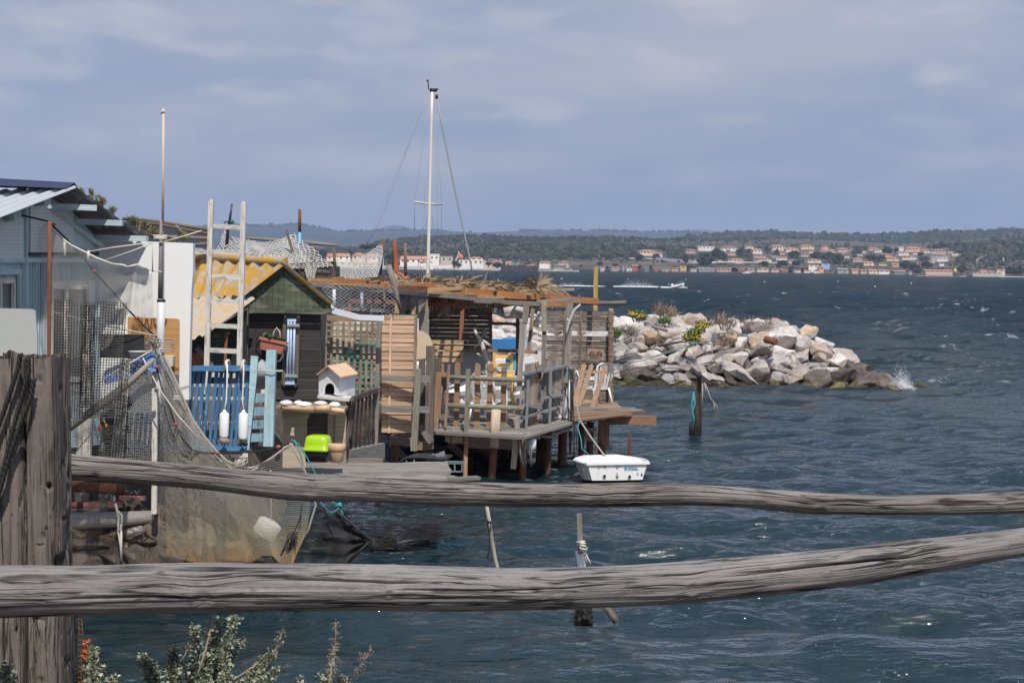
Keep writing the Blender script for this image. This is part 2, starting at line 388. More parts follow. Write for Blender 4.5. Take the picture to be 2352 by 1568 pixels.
MH3 = hillmat('distant_ridge', [(.022, .034, .036), (.045, .055, .052), (.16, .14, .12)], .004, (.4, .52, .72))
H1 = Ridge([(-450, 600), (300, 590), (560, 580), (700, 576), (800, 570), (880, 560), (920, 550), (1000, 545), (1060, 542), (1120, 542), (1200, 546), (1400, 546), (1500, 549), (1640, 551), (1760, 549), (1850, 548), (1960, 555), (2060, 560), (2200, 552), (2280, 545), (2352, 542), (2800, 540)], 1900, 3000, 5, 21, .9)
H2 = Ridge([(-450, 640), (1380, 640), (1480, 572), (1560, 550), (1600, 543), (1640, 539), (1700, 536), (1780, 535), (1850, 538), (1960, 541), (2050, 539), (2120, 535), (2200, 533), (2300, 530), (2400, 528), (2800, 526)], 2800, 4300, 5, 22, .9)
H3 = Ridge([(-450, 528), (300, 530), (450, 521), (560, 517), (600, 520), (640, 517), (680, 516), (705, 518), (740, 526), (775, 533), (800, 531), (870, 531), (930, 529), (980, 526), (1000, 525), (1030, 531), (1060, 533), (1100, 535), (1180, 531), (1300, 531), (1340, 529), (1400, 531), (1480, 533), (1560, 533), (1640, 536), (1700, 542), (1900, 555), (2800, 560)], 5200, 8200, 14, 23)
H4 = Ridge([(-450, 560), (760, 560), (840, 533), (870, 523), (905, 517), (935, 522), (980, 535), (1100, 545), (1180, 533), (1240, 525), (1290, 531), (1350, 540), (1500, 534), (1600, 527), (1700, 535), (1800, 550), (2800, 570)], 10500, 13500, 8, 24)
H1.build('scrub_hill', MH1, 420, 60); H2.build('forest_hill', MH2); H3.build('blue_ridge', MH3); H4.build('far_peaks', MH3)
m, t, b = newmat('haze'); MHAZE = m
t.nodes.remove(b); pv = t.nodes.new('ShaderNodeVolumePrincipled'); pv.inputs['Color'].default_value = (.56, .70, 1.0, 1); pv.inputs['Density'].default_value = 8.5e-5; pv.inputs['Anisotropy'].default_value = 0.0
t.links.new(pv.outputs[0], t.nodes['Material Output'].inputs['Volume'])
hb = MB(); hb.box((0, 7000, 210), 14000, 16000, 424, tint=0); hzb = hb.build('haze', MHAZE, loc=(0, 0, 0)); tag(hzb, kind='stuff')
# scrub and far woods (uncountable): leafy lumps over the slopes
m, t, b = newmat('far_foliage'); MFOL = m
col = ramp(t, [(.0, (.016, .021, .014)), (.5, (.036, .046, .027)), (1., (.072, .073, .046))], tintnode(t, 0, 1)).outputs[0]
t.links.new(col, b.inputs['Base Color']); b.inputs['Roughness'].default_value = .95; b.inputs['Specular IOR Level'].default_value = .1
ph = (1 + 5 ** .5) / 2
ICV = np.array([(-1, ph, 0), (1, ph, 0), (-1, -ph, 0), (1, -ph, 0), (0, -1, ph), (0, 1, ph), (0, -1, -ph), (0, 1, -ph), (ph, 0, -1), (ph, 0, 1), (-ph, 0, -1), (-ph, 0, 1)]) / 1.9
ICF = np.array([(0, 11, 5), (0, 5, 1), (0, 1, 7), (0, 7, 10), (0, 10, 11), (1, 5, 9), (5, 11, 4), (11, 10, 2), (10, 7, 6), (7, 1, 8), (3, 9, 4), (3, 4, 2), (3, 2, 6), (3, 6, 8), (3, 8, 9), (4, 9, 5), (2, 4, 11), (6, 2, 10), (8, 6, 7), (9, 8, 1)])
def lumps(cs, rad, flat):       # many small uneven leaf lumps
    n = len(cs); V = ICV[None] * rad[:, None, None] * NR.uniform(.6, 1.35, (n, 12, 1)); V[:, :, 2] *= flat[:, None]
    V = V + cs[:, None]; F = ICF[None] + (np.arange(n) * 12)[:, None, None]; return V.reshape(-1, 3), F.reshape(-1, 3)
def scatter(ridge, n, px0, px1, t0, t1, r0, r1, dens=None):
    px = NR.uniform(px0, px1, n); tt = NR.uniform(t0, t1, n); z, X, Y = ridge.z(px, tt)
    k = vnoise(X, Y, 77, 4, 1 / 130.0) + NR.normal(0, .15, n) > (-9 if dens is None else dens)
    rad = NR.uniform(r0, r1, n) * (1 + NR.exponential(.25, n)); c = np.stack([X, Y, z + rad * .45], 1)
    pxl = px; pyl = horizon_py(px) - (c[:, 2] - EYE.z) / Y * FPX; rp = rad / Y * FPX
    for x0, x1, top, base in HPX:
        k &= ~((pxl > x0 - 2 - rp) & (pxl < x1 + 2 + rp) & (pyl > top - 2) & (pyl < base + 1.5 + rp))
    return c[k], rad[k]
def woods(name, parts, flat=(.6, 1.0)):
    C = np.concatenate([p[0] for p in parts]); Rr = np.concatenate([p[1] for p in parts]); V, F = lumps(C, Rr, NR.uniform(*flat, len(C)))
    return tag(arr(name, V, F, MFOL, tint=np.repeat(NR.random(len(C)), 20)), kind='stuff')
# ---------------------------------------------------------------- far shore: villas, boats, marks
def flat(name, c, **k): return plain(name, c, var=.08, sc=.4, bump=0, **k)
HPX = []
HW = {'white': flat('villa_white', (.80, .77, .72)), 'cream': flat('villa_cream', (.72, .62, .48)), 'pink': flat('villa_pink', (.62, .42, .33)), 'ochre': flat('villa_ochre', (.62, .40, .17)),
      'tan': flat('villa_tan', (.50, .44, .35)), 'grey': flat('villa_grey', (.34, .33, .31)), 'green': flat('villa_green', (.17, .28, .23)), 'red': flat('villa_red', (.42, .14, .10)), 'yellow': flat('villa_yellow', (.72, .55, .28)), 'blue': flat('villa_blue', (.35, .45, .70))}
MROOF = flat('roof_terracotta', (.46, .21, .13), tl=.7, th=1.2); MRGREY = flat('roof_grey', (.28, .27, .26)); MGLASSD = plain('dark_window', (.03, .035, .04), .2, bump=0)
def house(x0, x1, top, base, wall, label, roof='hip', Y=None, cat='house'):
    px = (x0 + x1) / 2; w_fix = Y is None or Y < 1700
    p = H1.at(px, base) if Y is None else P(px, base, Y)
    if Y is None: p = P(px, base, p.y - 14); HPX.append((x0, x1, top, base))
    w = pw(x1 - x0, p.y) * (.88 if w_fix else .82); h = max(pw(base - top, p.y) * (.92 if w_fix else .75), 2.4); dp = min(12, max(6, w * .55)); rh = {'hip': .3, 'gable': .34, 'flat': .06}[roof] * h
    rz = R.uniform(-.6, .6) if Y is None else R.uniform(-.35, .35)
    t = T('house', label, cat, p, 'houses across the water')
    m = Matrix.Rotation(rz, 3, 'Z'); L = lambda x, y, z: p + m @ Vector((x, y, z))
    hw = h - rh; b = MB(); b.beam(L(-w / 2, dp / 2, hw / 2 - 2), L(w / 2, dp / 2, hw / 2 - 2), hw + 4, dp, .5, ax=m @ Vector((0, 1, 0)))
    if w > 8 and roof != 'flat' and h > 4: # lower wing
        b.beam(L(w * .12, -1.2, hw * .28 - 2), L(w / 2, -1.2, hw * .28 - 2), hw * .56 + 4, 2.6, .6, ax=m @ Vector((0, 1, 0)))
    b.build('wall', HW[wall], t)
    r = MB(); e = .6
    if roof == 'flat': r.beam(L(-w / 2 - .2, dp / 2, hw + rh / 2), L(w / 2 + .2, dp / 2, hw + rh / 2), rh, dp + .5, .5, ax=m @ Vector((0, 1, 0)))
    else:
        k = w * .28 if roof == 'hip' else -e
        vs = [L(-w / 2 - e, -e, hw), L(w / 2 + e, -e, hw), L(w / 2 + e, dp + e, hw), L(-w / 2 - e, dp + e, hw), L(-w / 2 + k, dp / 2, hw + rh), L(w / 2 - k, dp / 2, hw + rh)]
        r.add(vs, [(0, 1, 5, 4), (1, 2, 5), (2, 3, 4, 5), (3, 0, 4), (3, 2, 1, 0)])
    r.build('roof', HW[wall] if roof == 'flat' else (MRGREY if wall == 'grey' else MROOF), t)
    nw = int(min(6, max(1, w / 4.5)))
    for k in range(nw):
        x = -w / 2 + w * (k + .5) / nw; q = MB(); ww = min(1.6, w / nw * .4)
        q.beam(L(x - ww / 2, -.05 if x < w * .1 or roof == 'flat' else -.05, hw * .72), L(x + ww / 2, -.05, hw * .72), min(1.5, hw * .3), .3, .5, ax=m @ Vector((0, 1, 0))); q.build('window', MGLASSD, t)
    return t
def z2(a, b, c, d): return 1320.7 + a * .2441, 1320.7 + b * .2441, 493.8 + c * .2441, 493.8 + d * .2441
def z3(a, b, c, d): return 1837.5 + a * .2188, 1837.5 + b * .2188, 493.8 + c * .2188, 493.8 + d * .2188
def z1(a, b, c, d): return 689 + a * .293, 689 + b * .293, 505.3 + c * .293, 505.3 + d * .293
UP = [(z2, 595, 785, 322, 380, 'cream', 'hip', 'big cream villa by itself on the scrub slope'), (z2, 735, 825, 350, 390, 'cream', 'gable', 'cream annex beside the lone big villa'),
 (z2, 1040, 1130, 318, 360, 'pink', 'hip', 'small pink villa just left of the long white flat villa'), (z2, 1150, 1315, 290, 335, 'white', 'flat', 'long white flat villa first of the upper row'),
 (z2, 1355, 1525, 290, 340, 'white', 'hip', 'white villa with a wide terracotta roof in the upper row'), (z2, 1385, 1515, 342, 378, 'pink', 'hip', 'reddish villa directly below the second white villa of the upper row'),
 (z2, 1600, 1680, 280, 318, 'cream', 'hip', 'small cream villa highest on the slope left of the tall one'), (z2, 1665, 1765, 314, 362, 'white', 'gable', 'white gabled villa below the small high cream villa'),
 (z2, 1845, 2000, 275, 335, 'cream', 'hip', 'tall cream villa at the top of the village middle'), (z2, 1975, 2110, 303, 348, 'cream', 'hip', 'cream villa stepping down right of the tall one'),
 (z2, 2115, 2255, 275, 322, 'yellow', 'hip', 'pale yellow villa with a raised middle roof'), (z2, 1435, 1580, 405, 450, 'cream', 'hip', 'wide cream villa alone above the long white roadside wall'),
 (z2, 1675, 1800, 367, 395, 'tan', 'hip', 'low brown roofed bungalow in the second row'), (z2, 1700, 1865, 394, 440, 'cream', 'hip', 'two level cream villa below the brown roofed bungalow'),
 (z2, 1840, 1920, 380, 400, 'tan', 'hip', 'narrow low tan bungalow between two villas of the second row'), (z2, 1885, 2000, 392, 420, 'white', 'gable', 'white gabled bungalow right of the narrow tan one'),
 (z2, 1997, 2085, 415, 442, 'tan', 'hip', 'tan bungalow at the right foot of the middle village'), (z2, 1925, 1980, 342, 370, 'pink', 'gable', 'tiny pink house below the tall cream villa'),
 (z2, 2175, 2325, 408, 448, 'cream', 'hip', 'cream villa with two white gables below the long flat wall'), (z2, 2120, 2205, 350, 390, 'tan', 'hip', 'tan villa at the left end of the long flat white building'),
 (z3, 80, 370, 380, 402, 'white', 'flat', 'very long low white flat building on the slope'), (z3, 190, 370, 358, 392, 'yellow', 'hip', 'yellow villa standing above the very long white building'),
 (z3, 218, 285, 320, 355, 'cream', 'hip', 'small cream villa high behind the yellow villa'), (z3, 390, 505, 340, 392, 'pink', 'hip', 'pink villa beside the steep pale track'),
 (z3, 715, 835, 338, 372, 'pink', 'hip', 'pink house first of the right hand cluster'), (z3, 775, 858, 357, 390, 'white', 'gable', 'white gabled house before the first pink house of the cluster'),
 (z3, 925, 990, 335, 380, 'cream', 'gable', 'narrow cream house before the white cube of the right cluster'), (z3, 1025, 1100, 330, 375, 'white', 'flat', 'white cubic flat roofed house in the right cluster'),
 (z3, 1095, 1290, 328, 385, 'pink', 'hip', 'large pink many-roofed villa crowning the right cluster'), (z3, 1280, 1368, 352, 398, 'cream', 'hip', 'cream house at the right shoulder of the large pink villa'),
 (z3, 1370, 1535, 350, 405, 'tan', 'hip', 'tan villa last at the top of the right cluster'), (z3, 1020, 1150, 382, 420, 'white', 'gable', 'white house directly under the white cube'),
 (z3, 1180, 1300, 384, 412, 'white', 'gable', 'low white house directly under the large pink villa'), (z3, 1355, 1560, 402, 442, 'tan', 'gable', 'long tan house under the tan villa'),
 (z3, 1410, 1590, 442, 485, 'white', 'flat', 'long white flat house at the right foot of the cluster'), (z3, 820, 955, 397, 437, 'pink', 'hip', 'pink house above the arched cream villa'),
 (z3, 880, 1055, 434, 480, 'yellow', 'gable', 'pale villa with arched openings in the right cluster'), (z3, 1065, 1220, 422, 468, 'white', 'hip', 'white villa right of the arched pale villa'),
 (z3, 550, 660, 447, 490, 'tan', 'hip', 'tan house standing alone between the two clusters'), (z3, 660, 780, 484, 525, 'cream', 'gable', 'cream gabled house below the pines between the clusters'),
 (z3, 820, 920, 499, 527, 'yellow', 'hip', 'low yellow house under the arched pale villa'), (z3, 965, 1040, 502, 540, 'pink', 'gable', 'little pink house low under the arched villa'),
 (z3, 1205, 1245, 498, 518, 'white', 'gable', 'tiny white hut among trees under the right cluster'), (z3, 1340, 1420, 474, 500, 'white', 'hip', 'small white house left of the long white flat house'),
 (z3, 735, 790, 418, 437, 'tan', 'hip', 'tiny tan house above the pines between the clusters')]
SHORE = [(z2, 235, 290, 488, 512, 'white', 'gable', 'small white shed first on the shore behind the yellow post'), (z2, 335, 425, 477, 514, 'tan', 'hip', 'tan shore house among low sheds left of the grey block'), (z2, 440, 490, 465, 502, 'grey', 'flat', 'grey block on the shore left of the red house'),
 (z2, 535, 590, 457, 505, 'red', 'gable', 'bright red house on the shore'), (z2, 480, 540, 490, 512, 'white', 'gable', 'low white shed at the foot of the red house'), (z2, 645, 705, 488, 514, 'green', 'gable', 'greenish boat shed right of the red house'),
 (z2, 735, 790, 492, 518, 'red', 'gable', 'red roofed low shed right of the greenish boat shed'), (z2, 810, 900, 498, 520, 'tan', 'gable', 'low tan shore shed before the ochre house'), (z2, 985, 1055, 467, 514, 'ochre', 'flat', 'ochre two storey house on the shore'),
 (z2, 900, 980, 488, 515, 'pink', 'gable', 'low pink shed at the left of the ochre house'), (z2, 1088, 1155, 492, 526, 'white', 'gable', 'white gabled boathouse beside the grey warehouse'), (z2, 1150, 1330, 487, 526, 'grey', 'gable', 'wide grey green warehouse on the shore'),
 (z2, 1320, 1480, 488, 529, 'pink', 'gable', 'pink shore house right of the grey warehouse'), (z2, 1540, 1600, 500, 531, 'red', 'gable', 'red brown shore cabin left of the moored sailboat'), (z2, 1610, 1700, 490, 532, 'tan', 'hip', 'tan shore cabin right of the moored sailboat'),
 (z2, 1705, 1830, 485, 531, 'cream', 'hip', 'cream shore house under the middle village'), (z2, 1840, 1925, 488, 532, 'pink', 'hip', 'pink shore house next to the cream one under the middle village'), (z2, 1935, 2010, 505, 533, 'red', 'gable', 'low red roofed shore shed'),
 (z2, 2065, 2130, 512, 536, 'white', 'gable', 'white shore shed before the blue striped one'), (z2, 2190, 2300, 460, 505, 'white', 'flat', 'white building with an orange flat roof above the shore'), (z2, 2290, 2345, 475, 518, 'ochre', 'gable', 'bright ochre house beside the flat roofed white building'),
 (z2, 2150, 2220, 508, 538, 'white', 'gable', 'white boat shed below the flat roofed white building'), (z2, 2240, 2310, 502, 538, 'white', 'hip', 'white shore cabin below the bright ochre house'), (z3, 215, 320, 505, 530, 'blue', 'flat', 'pale blue flat building above the shore'),
 (z3, 380, 520, 540, 602, 'grey', 'gable', 'long grey shore shed with timber racks'), (z3, 535, 625, 548, 602, 'pink', 'gable', 'pink shore house right of the long grey shed'), (z3, 630, 710, 557, 606, 'tan', 'gable', 'dark tan shed on the shore between pink and cream houses'), (z3, 710, 820, 555, 610, 'cream', 'gable', 'cream shore house joined to the white one'),
 (z3, 815, 950, 560, 610, 'white', 'gable', 'long white shore house with a red tiled roof'), (z3, 980, 1115, 570, 612, 'green', 'gable', 'green shore shed right of the long white house'), (z3, 1140, 1180, 575, 612, 'grey', 'flat', 'small grey shore hut beside dark trees'),
 (z3, 1280, 1640, 562, 608, 'pink', 'gable', 'very long pink arcaded building near the yellow beacon'), (z3, 1890, 1970, 560, 602, 'pink', 'hip', 'pink villa beyond the yellow beacon'), (z3, 1975, 2060, 575, 610, 'tan', 'hip', 'low tan house between two villas beyond the beacon'), (z3, 2060, 2160, 557, 602, 'cream', 'gable', 'cream villa last beyond the yellow beacon'), (z3, 1785, 2150, 592, 628, 'tan', 'flat', 'long tan terrace wall of arches beyond the beacon')]
LEFT = [(765, 1010, 275, 356, 'white', 'gable', 'white house with a long terracotta roof left of the mast'), (925, 1045, 318, 352, 'white', 'hip', 'white porch wing with brown roof beside the mast'), (1010, 1095, 258, 352, 'white', 'flat', 'tall white flat block right behind the mast'), (1095, 1205, 278, 352, 'tan', 'flat', 'plain tan hangar behind the shore wall'),
 (1330, 1440, 285, 322, 'cream', 'hip', 'cream hip roofed house right of the orange buoy'), (1230, 1450, 308, 366, 'white', 'flat', 'long white shore house under the orange buoy'), (1110, 1200, 308, 358, 'white', 'gable', 'white gabled house left of the orange buoy'), (1510, 1585, 315, 342, 'white', 'hip', 'white hip roofed house before the wood'),
 (1450, 1510, 325, 350, 'pink', 'gable', 'small pink house right of the long white shore house'), (1650, 1720, 325, 356, 'green', 'flat', 'house with a bright green front and red top'), (1610, 1655, 318, 370, 'white', 'gable', 'white house left of the green fronted one'), (1780, 1845, 348, 370, 'ochre', 'gable', 'small orange hut on the left shore'), (1870, 1960, 325, 348, 'white', 'gable', 'white cottage right above the orange hut'), (1985, 2075, 347, 375, 'grey', 'gable', 'grey shed at the right end of the left village'), (2020, 2110, 320, 345, 'tan', 'hip', 'tan cottage behind the grey shed'),
 (205, 300, 255, 330, 'cream', 'gable', 'cream house with red roof seen over the white net, nearest the driftwood beam'), (290, 400, 255, 330, 'white', 'gable', 'white gabled house seen over the white net'), (400, 505, 250, 330, 'cream', 'hip', 'cream hip roofed house beyond the white net'), (515, 645, 258, 335, 'white', 'gable', 'wide white house beyond the blue edged net'), (300, 420, 325, 372, 'white', 'flat', 'low white house on the shore behind the net'), (430, 640, 330, 372, 'white', 'gable', 'long low white house on the shore behind the net')]
for f, a, b_, c, d, col, rf, lab in UP: house(*f(a, b_, c, d), col, lab + ' across the water', rf)
for k in range(34):
    zz = R.choice((z2, z3)); a = R.uniform(1000, 2330) if zz is z2 else R.uniform(0, 1600); y = R.uniform(330, 450) if zz is z2 else R.uniform(350, 540); w0 = R.uniform(34, 70); x0, x1, t0, b0 = zz(a, a + w0, y - R.uniform(16, 24), y)
    if all(not (x0 < h[1] + 1 and x1 > h[0] - 1 and t0 < h[3] and b0 > h[2]) for h in HPX): house(x0, x1, t0, b0, R.choice(('white', 'cream', 'white', 'tan', 'cream')), 'tiny pale house half hidden among the trees of the far slope', R.choice(('hip', 'gable', 'flat')))
for f, a, b_, c, d, col, rf, lab in SHORE: house(*f(a, b_, c, d), col, lab + ' across the water', rf, Y=R.uniform(1884, 1896))
for a, b_, c, d, col, rf, lab in LEFT: house(*z1(a, b_, c, d), col, lab, rf, Y=R.uniform(1600, 1680))
MSTONEF = plain('far_stone', (.36, .32, .28), .9, sc=.6, bump=0); MDARKP = plain('far_dark', (.075, .058, .062), .9, sc=.5, bump=0)
q = MB()      # left village shore strip
q.prism([P(640, 624, 1560), P(1290, 631.5, 1560), P(1280, 624, 1570), P(1180, 619, 1600), P(1000, 612, 1620), P(600, 606, 1620)], (0, 260, 0))
tag(q.build('village_ground', MSTONEF), kind='structure')
q = MB(); z = P(1100, 617, 1590); q.beam(P(975, 613.5, 1590), P(1105, 615.5, 1590), 4.2, .6); S(q, 'shore_wall', HW['white'], 'long white garden wall along the left village shore', 'wall')
q = MB()
for k in range(90): a = k / 90; q.blob(P(1000 + 330 * a, 618.5 + 4.5 * a + R.uniform(-.5, 1.5), 1555), R.uniform(1, 3), 2, R.uniform(.8, 1.8), 6, 4, .3, R.random())
tag(q.build('shore_rocks', MSTONEF), kind='stuff')
q = MB(); q.beam(P(1150, 620, 1500), P(1236, 622.5, 1500), 9, 6, wob=.5); S(q, 'old_jetty', MDARKP, 'dark old concrete jetty at the end of the left village', 'jetty')
q = MB(); q.beam(P(1300, 627, 1860), P(1837, 630.3, 1860), 3.4, 3, .5, wob=.3); q.beam(P(1837, 631, 1860), P(2180, 638, 1860), 3.2, 3, .4, wob=.3)
for k in range(260):
    px = 1290 + k * 3.45 + R.uniform(-1, 1); y0 = horizon_py(px) + 4.6 + (px - 1300) * .0022; q.beam(P(px, y0, 1857), P(px, y0 + 4.5 + R.uniform(-1, 1), 1857), .8, .5, R.random())
S(q, 'oyster_racks', MDARKP, 'long dark line of oyster racks along the far shore', 'rack')
q = MB()
for k in range(70): q.blob(P(2108 + 118 * k / 70, 635.2 + R.uniform(-.6, .7) + k * .02, 1800), R.uniform(1, 2.4), 2, R.uniform(.6, 1.2), 6, 4, .3, R.random())
tag(q.build('reef_rocks', MSTONEF), kind='stuff')
q = MB(); q.beam(P(2290, 637, 1870), P(2800, 645, 1870), 2.6, 8, .8); tag(q.build('far_beach', flat('beach_sand', (.55, .50, .43))), kind='structure')
# beacon
p = P(2193.5, 633, 1800); t = T('beacon', 'yellow topped black based beacon tower on the far reef', 'beacon', p)
u = pw(1, 1800); q = MB(); q.lathe(p, p + Vector((0, 0, 6.4 * u)), [(0, 3.6 * u), (.3, 3.3 * u), (1, 3.1 * u)], 12); q.build('base', plain('beacon_black', (.02, .02, .022)), t)
q = MB(); q.lathe(p + Vector((0, 0, 6.4 * u)), p + Vector((0, 0, 15 * u)), [(0, 3.1 * u), (1, 3.1 * u)], 12); q.build('tower', plain('beacon_yellow', (.72, .52, .06)), t)
q = MB(); q.lathe(p + Vector((0, 0, 15 * u)), p + Vector((0, 0, 18 * u)), [(0, .5 * u), (.5, 1.4 * u), (.6, 1.2 * u), (1, .3 * u)], 8); q.build('lantern', MATS['beacon_yellow'], t)
# pylons and poles across the water
def pylon(px, py0, py1, Y, label, wd=1.0):
    q = MB(); p0, p1 = P(px, py1, Y), P(px + .3, py0, Y); H = (p1 - p0).length
    for s in (-1, 1): q.beam(p0 + Vector((s * H * .06 * wd, 0, 0)), p1, .5, .5)
    for k in range(5): a = .15 + .17 * k; x = H * .06 * wd * (1 - a); q.beam(p0.lerp(p1, a) + Vector((-x, 0, 0)), p0.lerp(p1, a + .12) + Vector((x, 0, 0)), .3, .3)
    S(q, 'pylon', MATS['far_grey'], label, 'pylon')
plain('far_grey', (.25, .25, .26), .8, bump=0)
pylon(2216.5, 514, 531, 4250, 'tall lattice mast on the dark forest ridge'); pylon(2049, 536, 554, 2950, 'lattice pylon on the slope below the forest ridge', 1.6)
for px, y0, y1, lab in ((1990, 546, 560, 'left pole of a pair below the ridge'), (2003.5, 546, 560, 'right pole of a pair below the ridge'), (1926.5, 561, 570, 'slim pole above the pink villa by the track'), (2294, 561, 583, 'tall slim pole above the red track'), (1432, 545, 551, 'short pole on the scrub skyline'), (1155, 548, 554, 'short pole on the skyline left of the yellow post')):
    q = MB(); Y = 2700; q.tube([P(px, y1, Y), P(px + .2, y0, Y)], .45, 5); S(q, 'utility_pole', MATS['far_grey'], lab, 'pole')
for pts, w_, lab in (([(1930, 586), (1945, 581), (1953, 577), (1962, 575)], 2.4, 'pale steep road climbing right of the pink villa'), ([(2289, 586), (2292, 592), (2297, 598), (2298, 603)], 3.0, 'red earth track on the right slope'), ([(2236, 602), (2246, 596), (2258, 591)], 2.0, 'pale scar of bare rock on the right slope'), ([(1436, 595), (1500, 596.5), (1590, 605), (1660, 604), (1725, 605), (1835, 607)], 1.6, 'long white roadside wall below the villas')):
    q = MB(); ps = [H1.at(a, b_) + Vector((0, -6, 1.2)) for a, b_ in pts]
    for a, b_ in zip(ps, ps[1:]): q.beam(a, b_, pw(w_, 2200), 4, .5)
    S(q, 'roadside_wall' if 'wall' in lab else 'track', HW['white'] if 'wall' in lab else flat('track_' + str(len(pts)) + lab[0], (.40, .27, .2) if 'red' in lab else (.42, .37, .31)), lab, 'wall' if 'wall' in lab else 'track')
# orange buoy on its white crane, left village
p = P(1057, 595, 1610); t = T('mooring_ball', 'big orange ball on a white frame above the left village roofs', 'buoy', p); u = pw(1, 1610)
q = MB(); q.blob(P(1057.5, 589, 1610), 6.5 * u, 6 * u, 6 * u, 14, 9, .02); q.build('ball', plain('orange_plastic', (.75, .12, .05)), t)
q = MB(); q.beam(P(1044, 606, 1610), P(1054, 580, 1608), 1.5 * u, u); q.beam(P(1046, 596, 1610), P(1054, 590, 1608), 1.5 * u, u); q.beam(P(1052, 577, 1608), P(1058, 584, 1608), u, u); q.build('frame', HW['white'], t)
# village trees (each a thing with trunk and crown)
MBARK = plain('far_bark', (.10, .075, .055), .9, bump=0)
def ftree(px, base, h, wd, Y, label, kind):
    p = P(px, base, Y); u = pw(1, Y); t = T('pine_tree' if kind == 'p' else 'cypress_tree' if kind == 'c' else 'bushy_tree', label, 'tree', p, 'trees across the water')
    q = MB(); q.tube([p - Vector((0, 0, 2)), p + Vector((0, 0, h * u * .6))], [.5, .25], 5); q.build('trunk', MBARK, t)
    n = 46; c = []; rr = []
    for k in range(n):
        a, rd, zz = R.uniform(0, 6.28), R.random() ** .5, R.random()
        if kind == 'c': c.append((math.cos(a) * rd * wd / 2 * (1 - zz) * u, math.sin(a) * rd * wd / 2 * u, (.1 + .9 * zz) * h * u)); rr.append(.28 * wd * u * (1.1 - zz))
        elif kind == 'p': c.append((math.cos(a) * rd * wd / 2 * u, math.sin(a) * rd * wd / 2 * u, (.62 + .33 * zz * (1 - rd * .6)) * h * u)); rr.append(.15 * wd * u)
        else: c.append((math.cos(a) * rd * wd / 2 * math.sin(.3 + 2.6 * zz) * u, math.sin(a) * rd * wd / 2 * u, (.15 + .8 * zz) * h * u)); rr.append(.17 * wd * u)
    V, F = lumps(np.array(c) + np.array(p), np.array(rr), NR.uniform(.6, 1, n)); arr('crown', V, F, MFOL, t, tint=np.repeat(NR.random(n) * .8, 20))
FT = 'dark bushy tree among the villas across the water'; FP = 'dark spreading pine between the villas across the water'; FCY = 'narrow dark cypress on the far shore'
for (f, a, b_, h, wd, k) in ((z2, 300, 512, 30, 40, 'b'), (z2, 610, 512, 40, 40, 'b'), (z2, 710, 514, 36, 40, 'b'), (z2, 930, 516, 30, 50, 'b'), (z2, 1070, 520, 50, 50, 'b'), (z2, 1500, 530, 34, 60, 'b'), (z2, 1860, 534, 36, 50, 'b'), (z2, 2030, 536, 44, 60, 'b'), (z2, 2140, 536, 40, 50, 'b'), (z2, 1780, 480, 40, 90, 'b'), (z2, 1960, 470, 34, 100, 'b'), (z2, 2080, 470, 40, 80, 'b'), (z2, 1440, 360, 30, 40, 'b'), (z2, 1800, 345, 50, 40, 'b'), (z2, 240, 470, 30, 60, 'b'), (z2, 380, 480, 26, 50, 'b'), (z2, 1240, 470, 110, 130, 'b'), (z2, 1190, 475, 90, 90, 'b'), (z2, 1380, 430, 90, 120, 'b'), (z2, 1560, 385, 70, 80, 'b'), (z2, 1330, 400, 80, 110, 'b'), (z2, 1640, 360, 40, 60, 'b'), (z2, 1900, 365, 45, 50, 'b'), (z2, 2060, 400, 60, 100, 'b'), (z2, 2280, 400, 45, 90, 'b'), (z2, 1090, 512, 50, 60, 'b'), (z2, 120, 420, 60, 60, 'b'), (z2, 1040, 460, 90, 60, 'b'), (z2, 600, 420, 50, 90, 'b'), (z2, 770, 420, 50, 80, 'b'), (z2, 320, 420, 40, 60, 'b'),
                         (z3, 760, 490, 75, 150, 'p'), (z3, 830, 480, 60, 110, 'p'), (z3, 920, 400, 65, 110, 'b'), (z3, 1010, 395, 50, 60, 'b'), (z3, 390, 510, 100, 110, 'b'), (z3, 300, 460, 60, 160, 'b'), (z3, 180, 450, 60, 130, 'b'), (z3, 1100, 555, 70, 110, 'b'), (z3, 1200, 570, 60, 120, 'b'), (z3, 1330, 540, 50, 110, 'b'), (z3, 1700, 600, 70, 90, 'b'), (z3, 1480, 320, 60, 30, 'c'), (z3, 1400, 350, 70, 30, 'c'), (z3, 2200, 610, 70, 110, 'b'), (z3, 2290, 620, 80, 120, 'b'), (z3, 1480, 600, 40, 80, 'p'), (z3, 1225, 605, 50, 90, 'b'), (z3, 1265, 430, 40, 60, 'b')):
    x, _, yy, _ = f(a, a, b_, b_); s = .2441 if f is z2 else .2188
    g = H1.at(x, yy); ftree(x, yy, h * s, wd * s, g.y - 8, {'b': FT, 'p': FP, 'c': FCY}[k], k)
for a, b_, h, wd, k, lab in ((395, 262, 42, 30, 'c', 'dark cypress behind the netted huts, beside the driftwood beam'), (180, 290, 55, 70, 'b', 'dark tree left of the red roofs beyond the white net'), (550, 250, 60, 130, 'p', 'broad pine above the net beside the mast stay'), (700, 320, 60, 60, 'b', 'green garden tree left of the orange net'), (720, 365, 45, 60, 'b', 'round bush on the shore below the garden tree'), (800, 262, 30, 90, 'p', 'flat pine behind the white house left of the mast'), (1550, 370, 35, 70, 'b', 'dark bush on the shore right of the buoy'), (1480, 352, 20, 50, 'b', 'small bush beside the small pink house'), (1210, 365, 50, 40, 'b', 'dark slim tree left of the long white shore house'), (1245, 362, 22, 40, 'b', 'low bush in front of the long white shore house')):
    x, _, yy, _ = z1(a, a, b_, b_); ftree(x, yy, h * .293, wd * .293, 1590, lab, k)
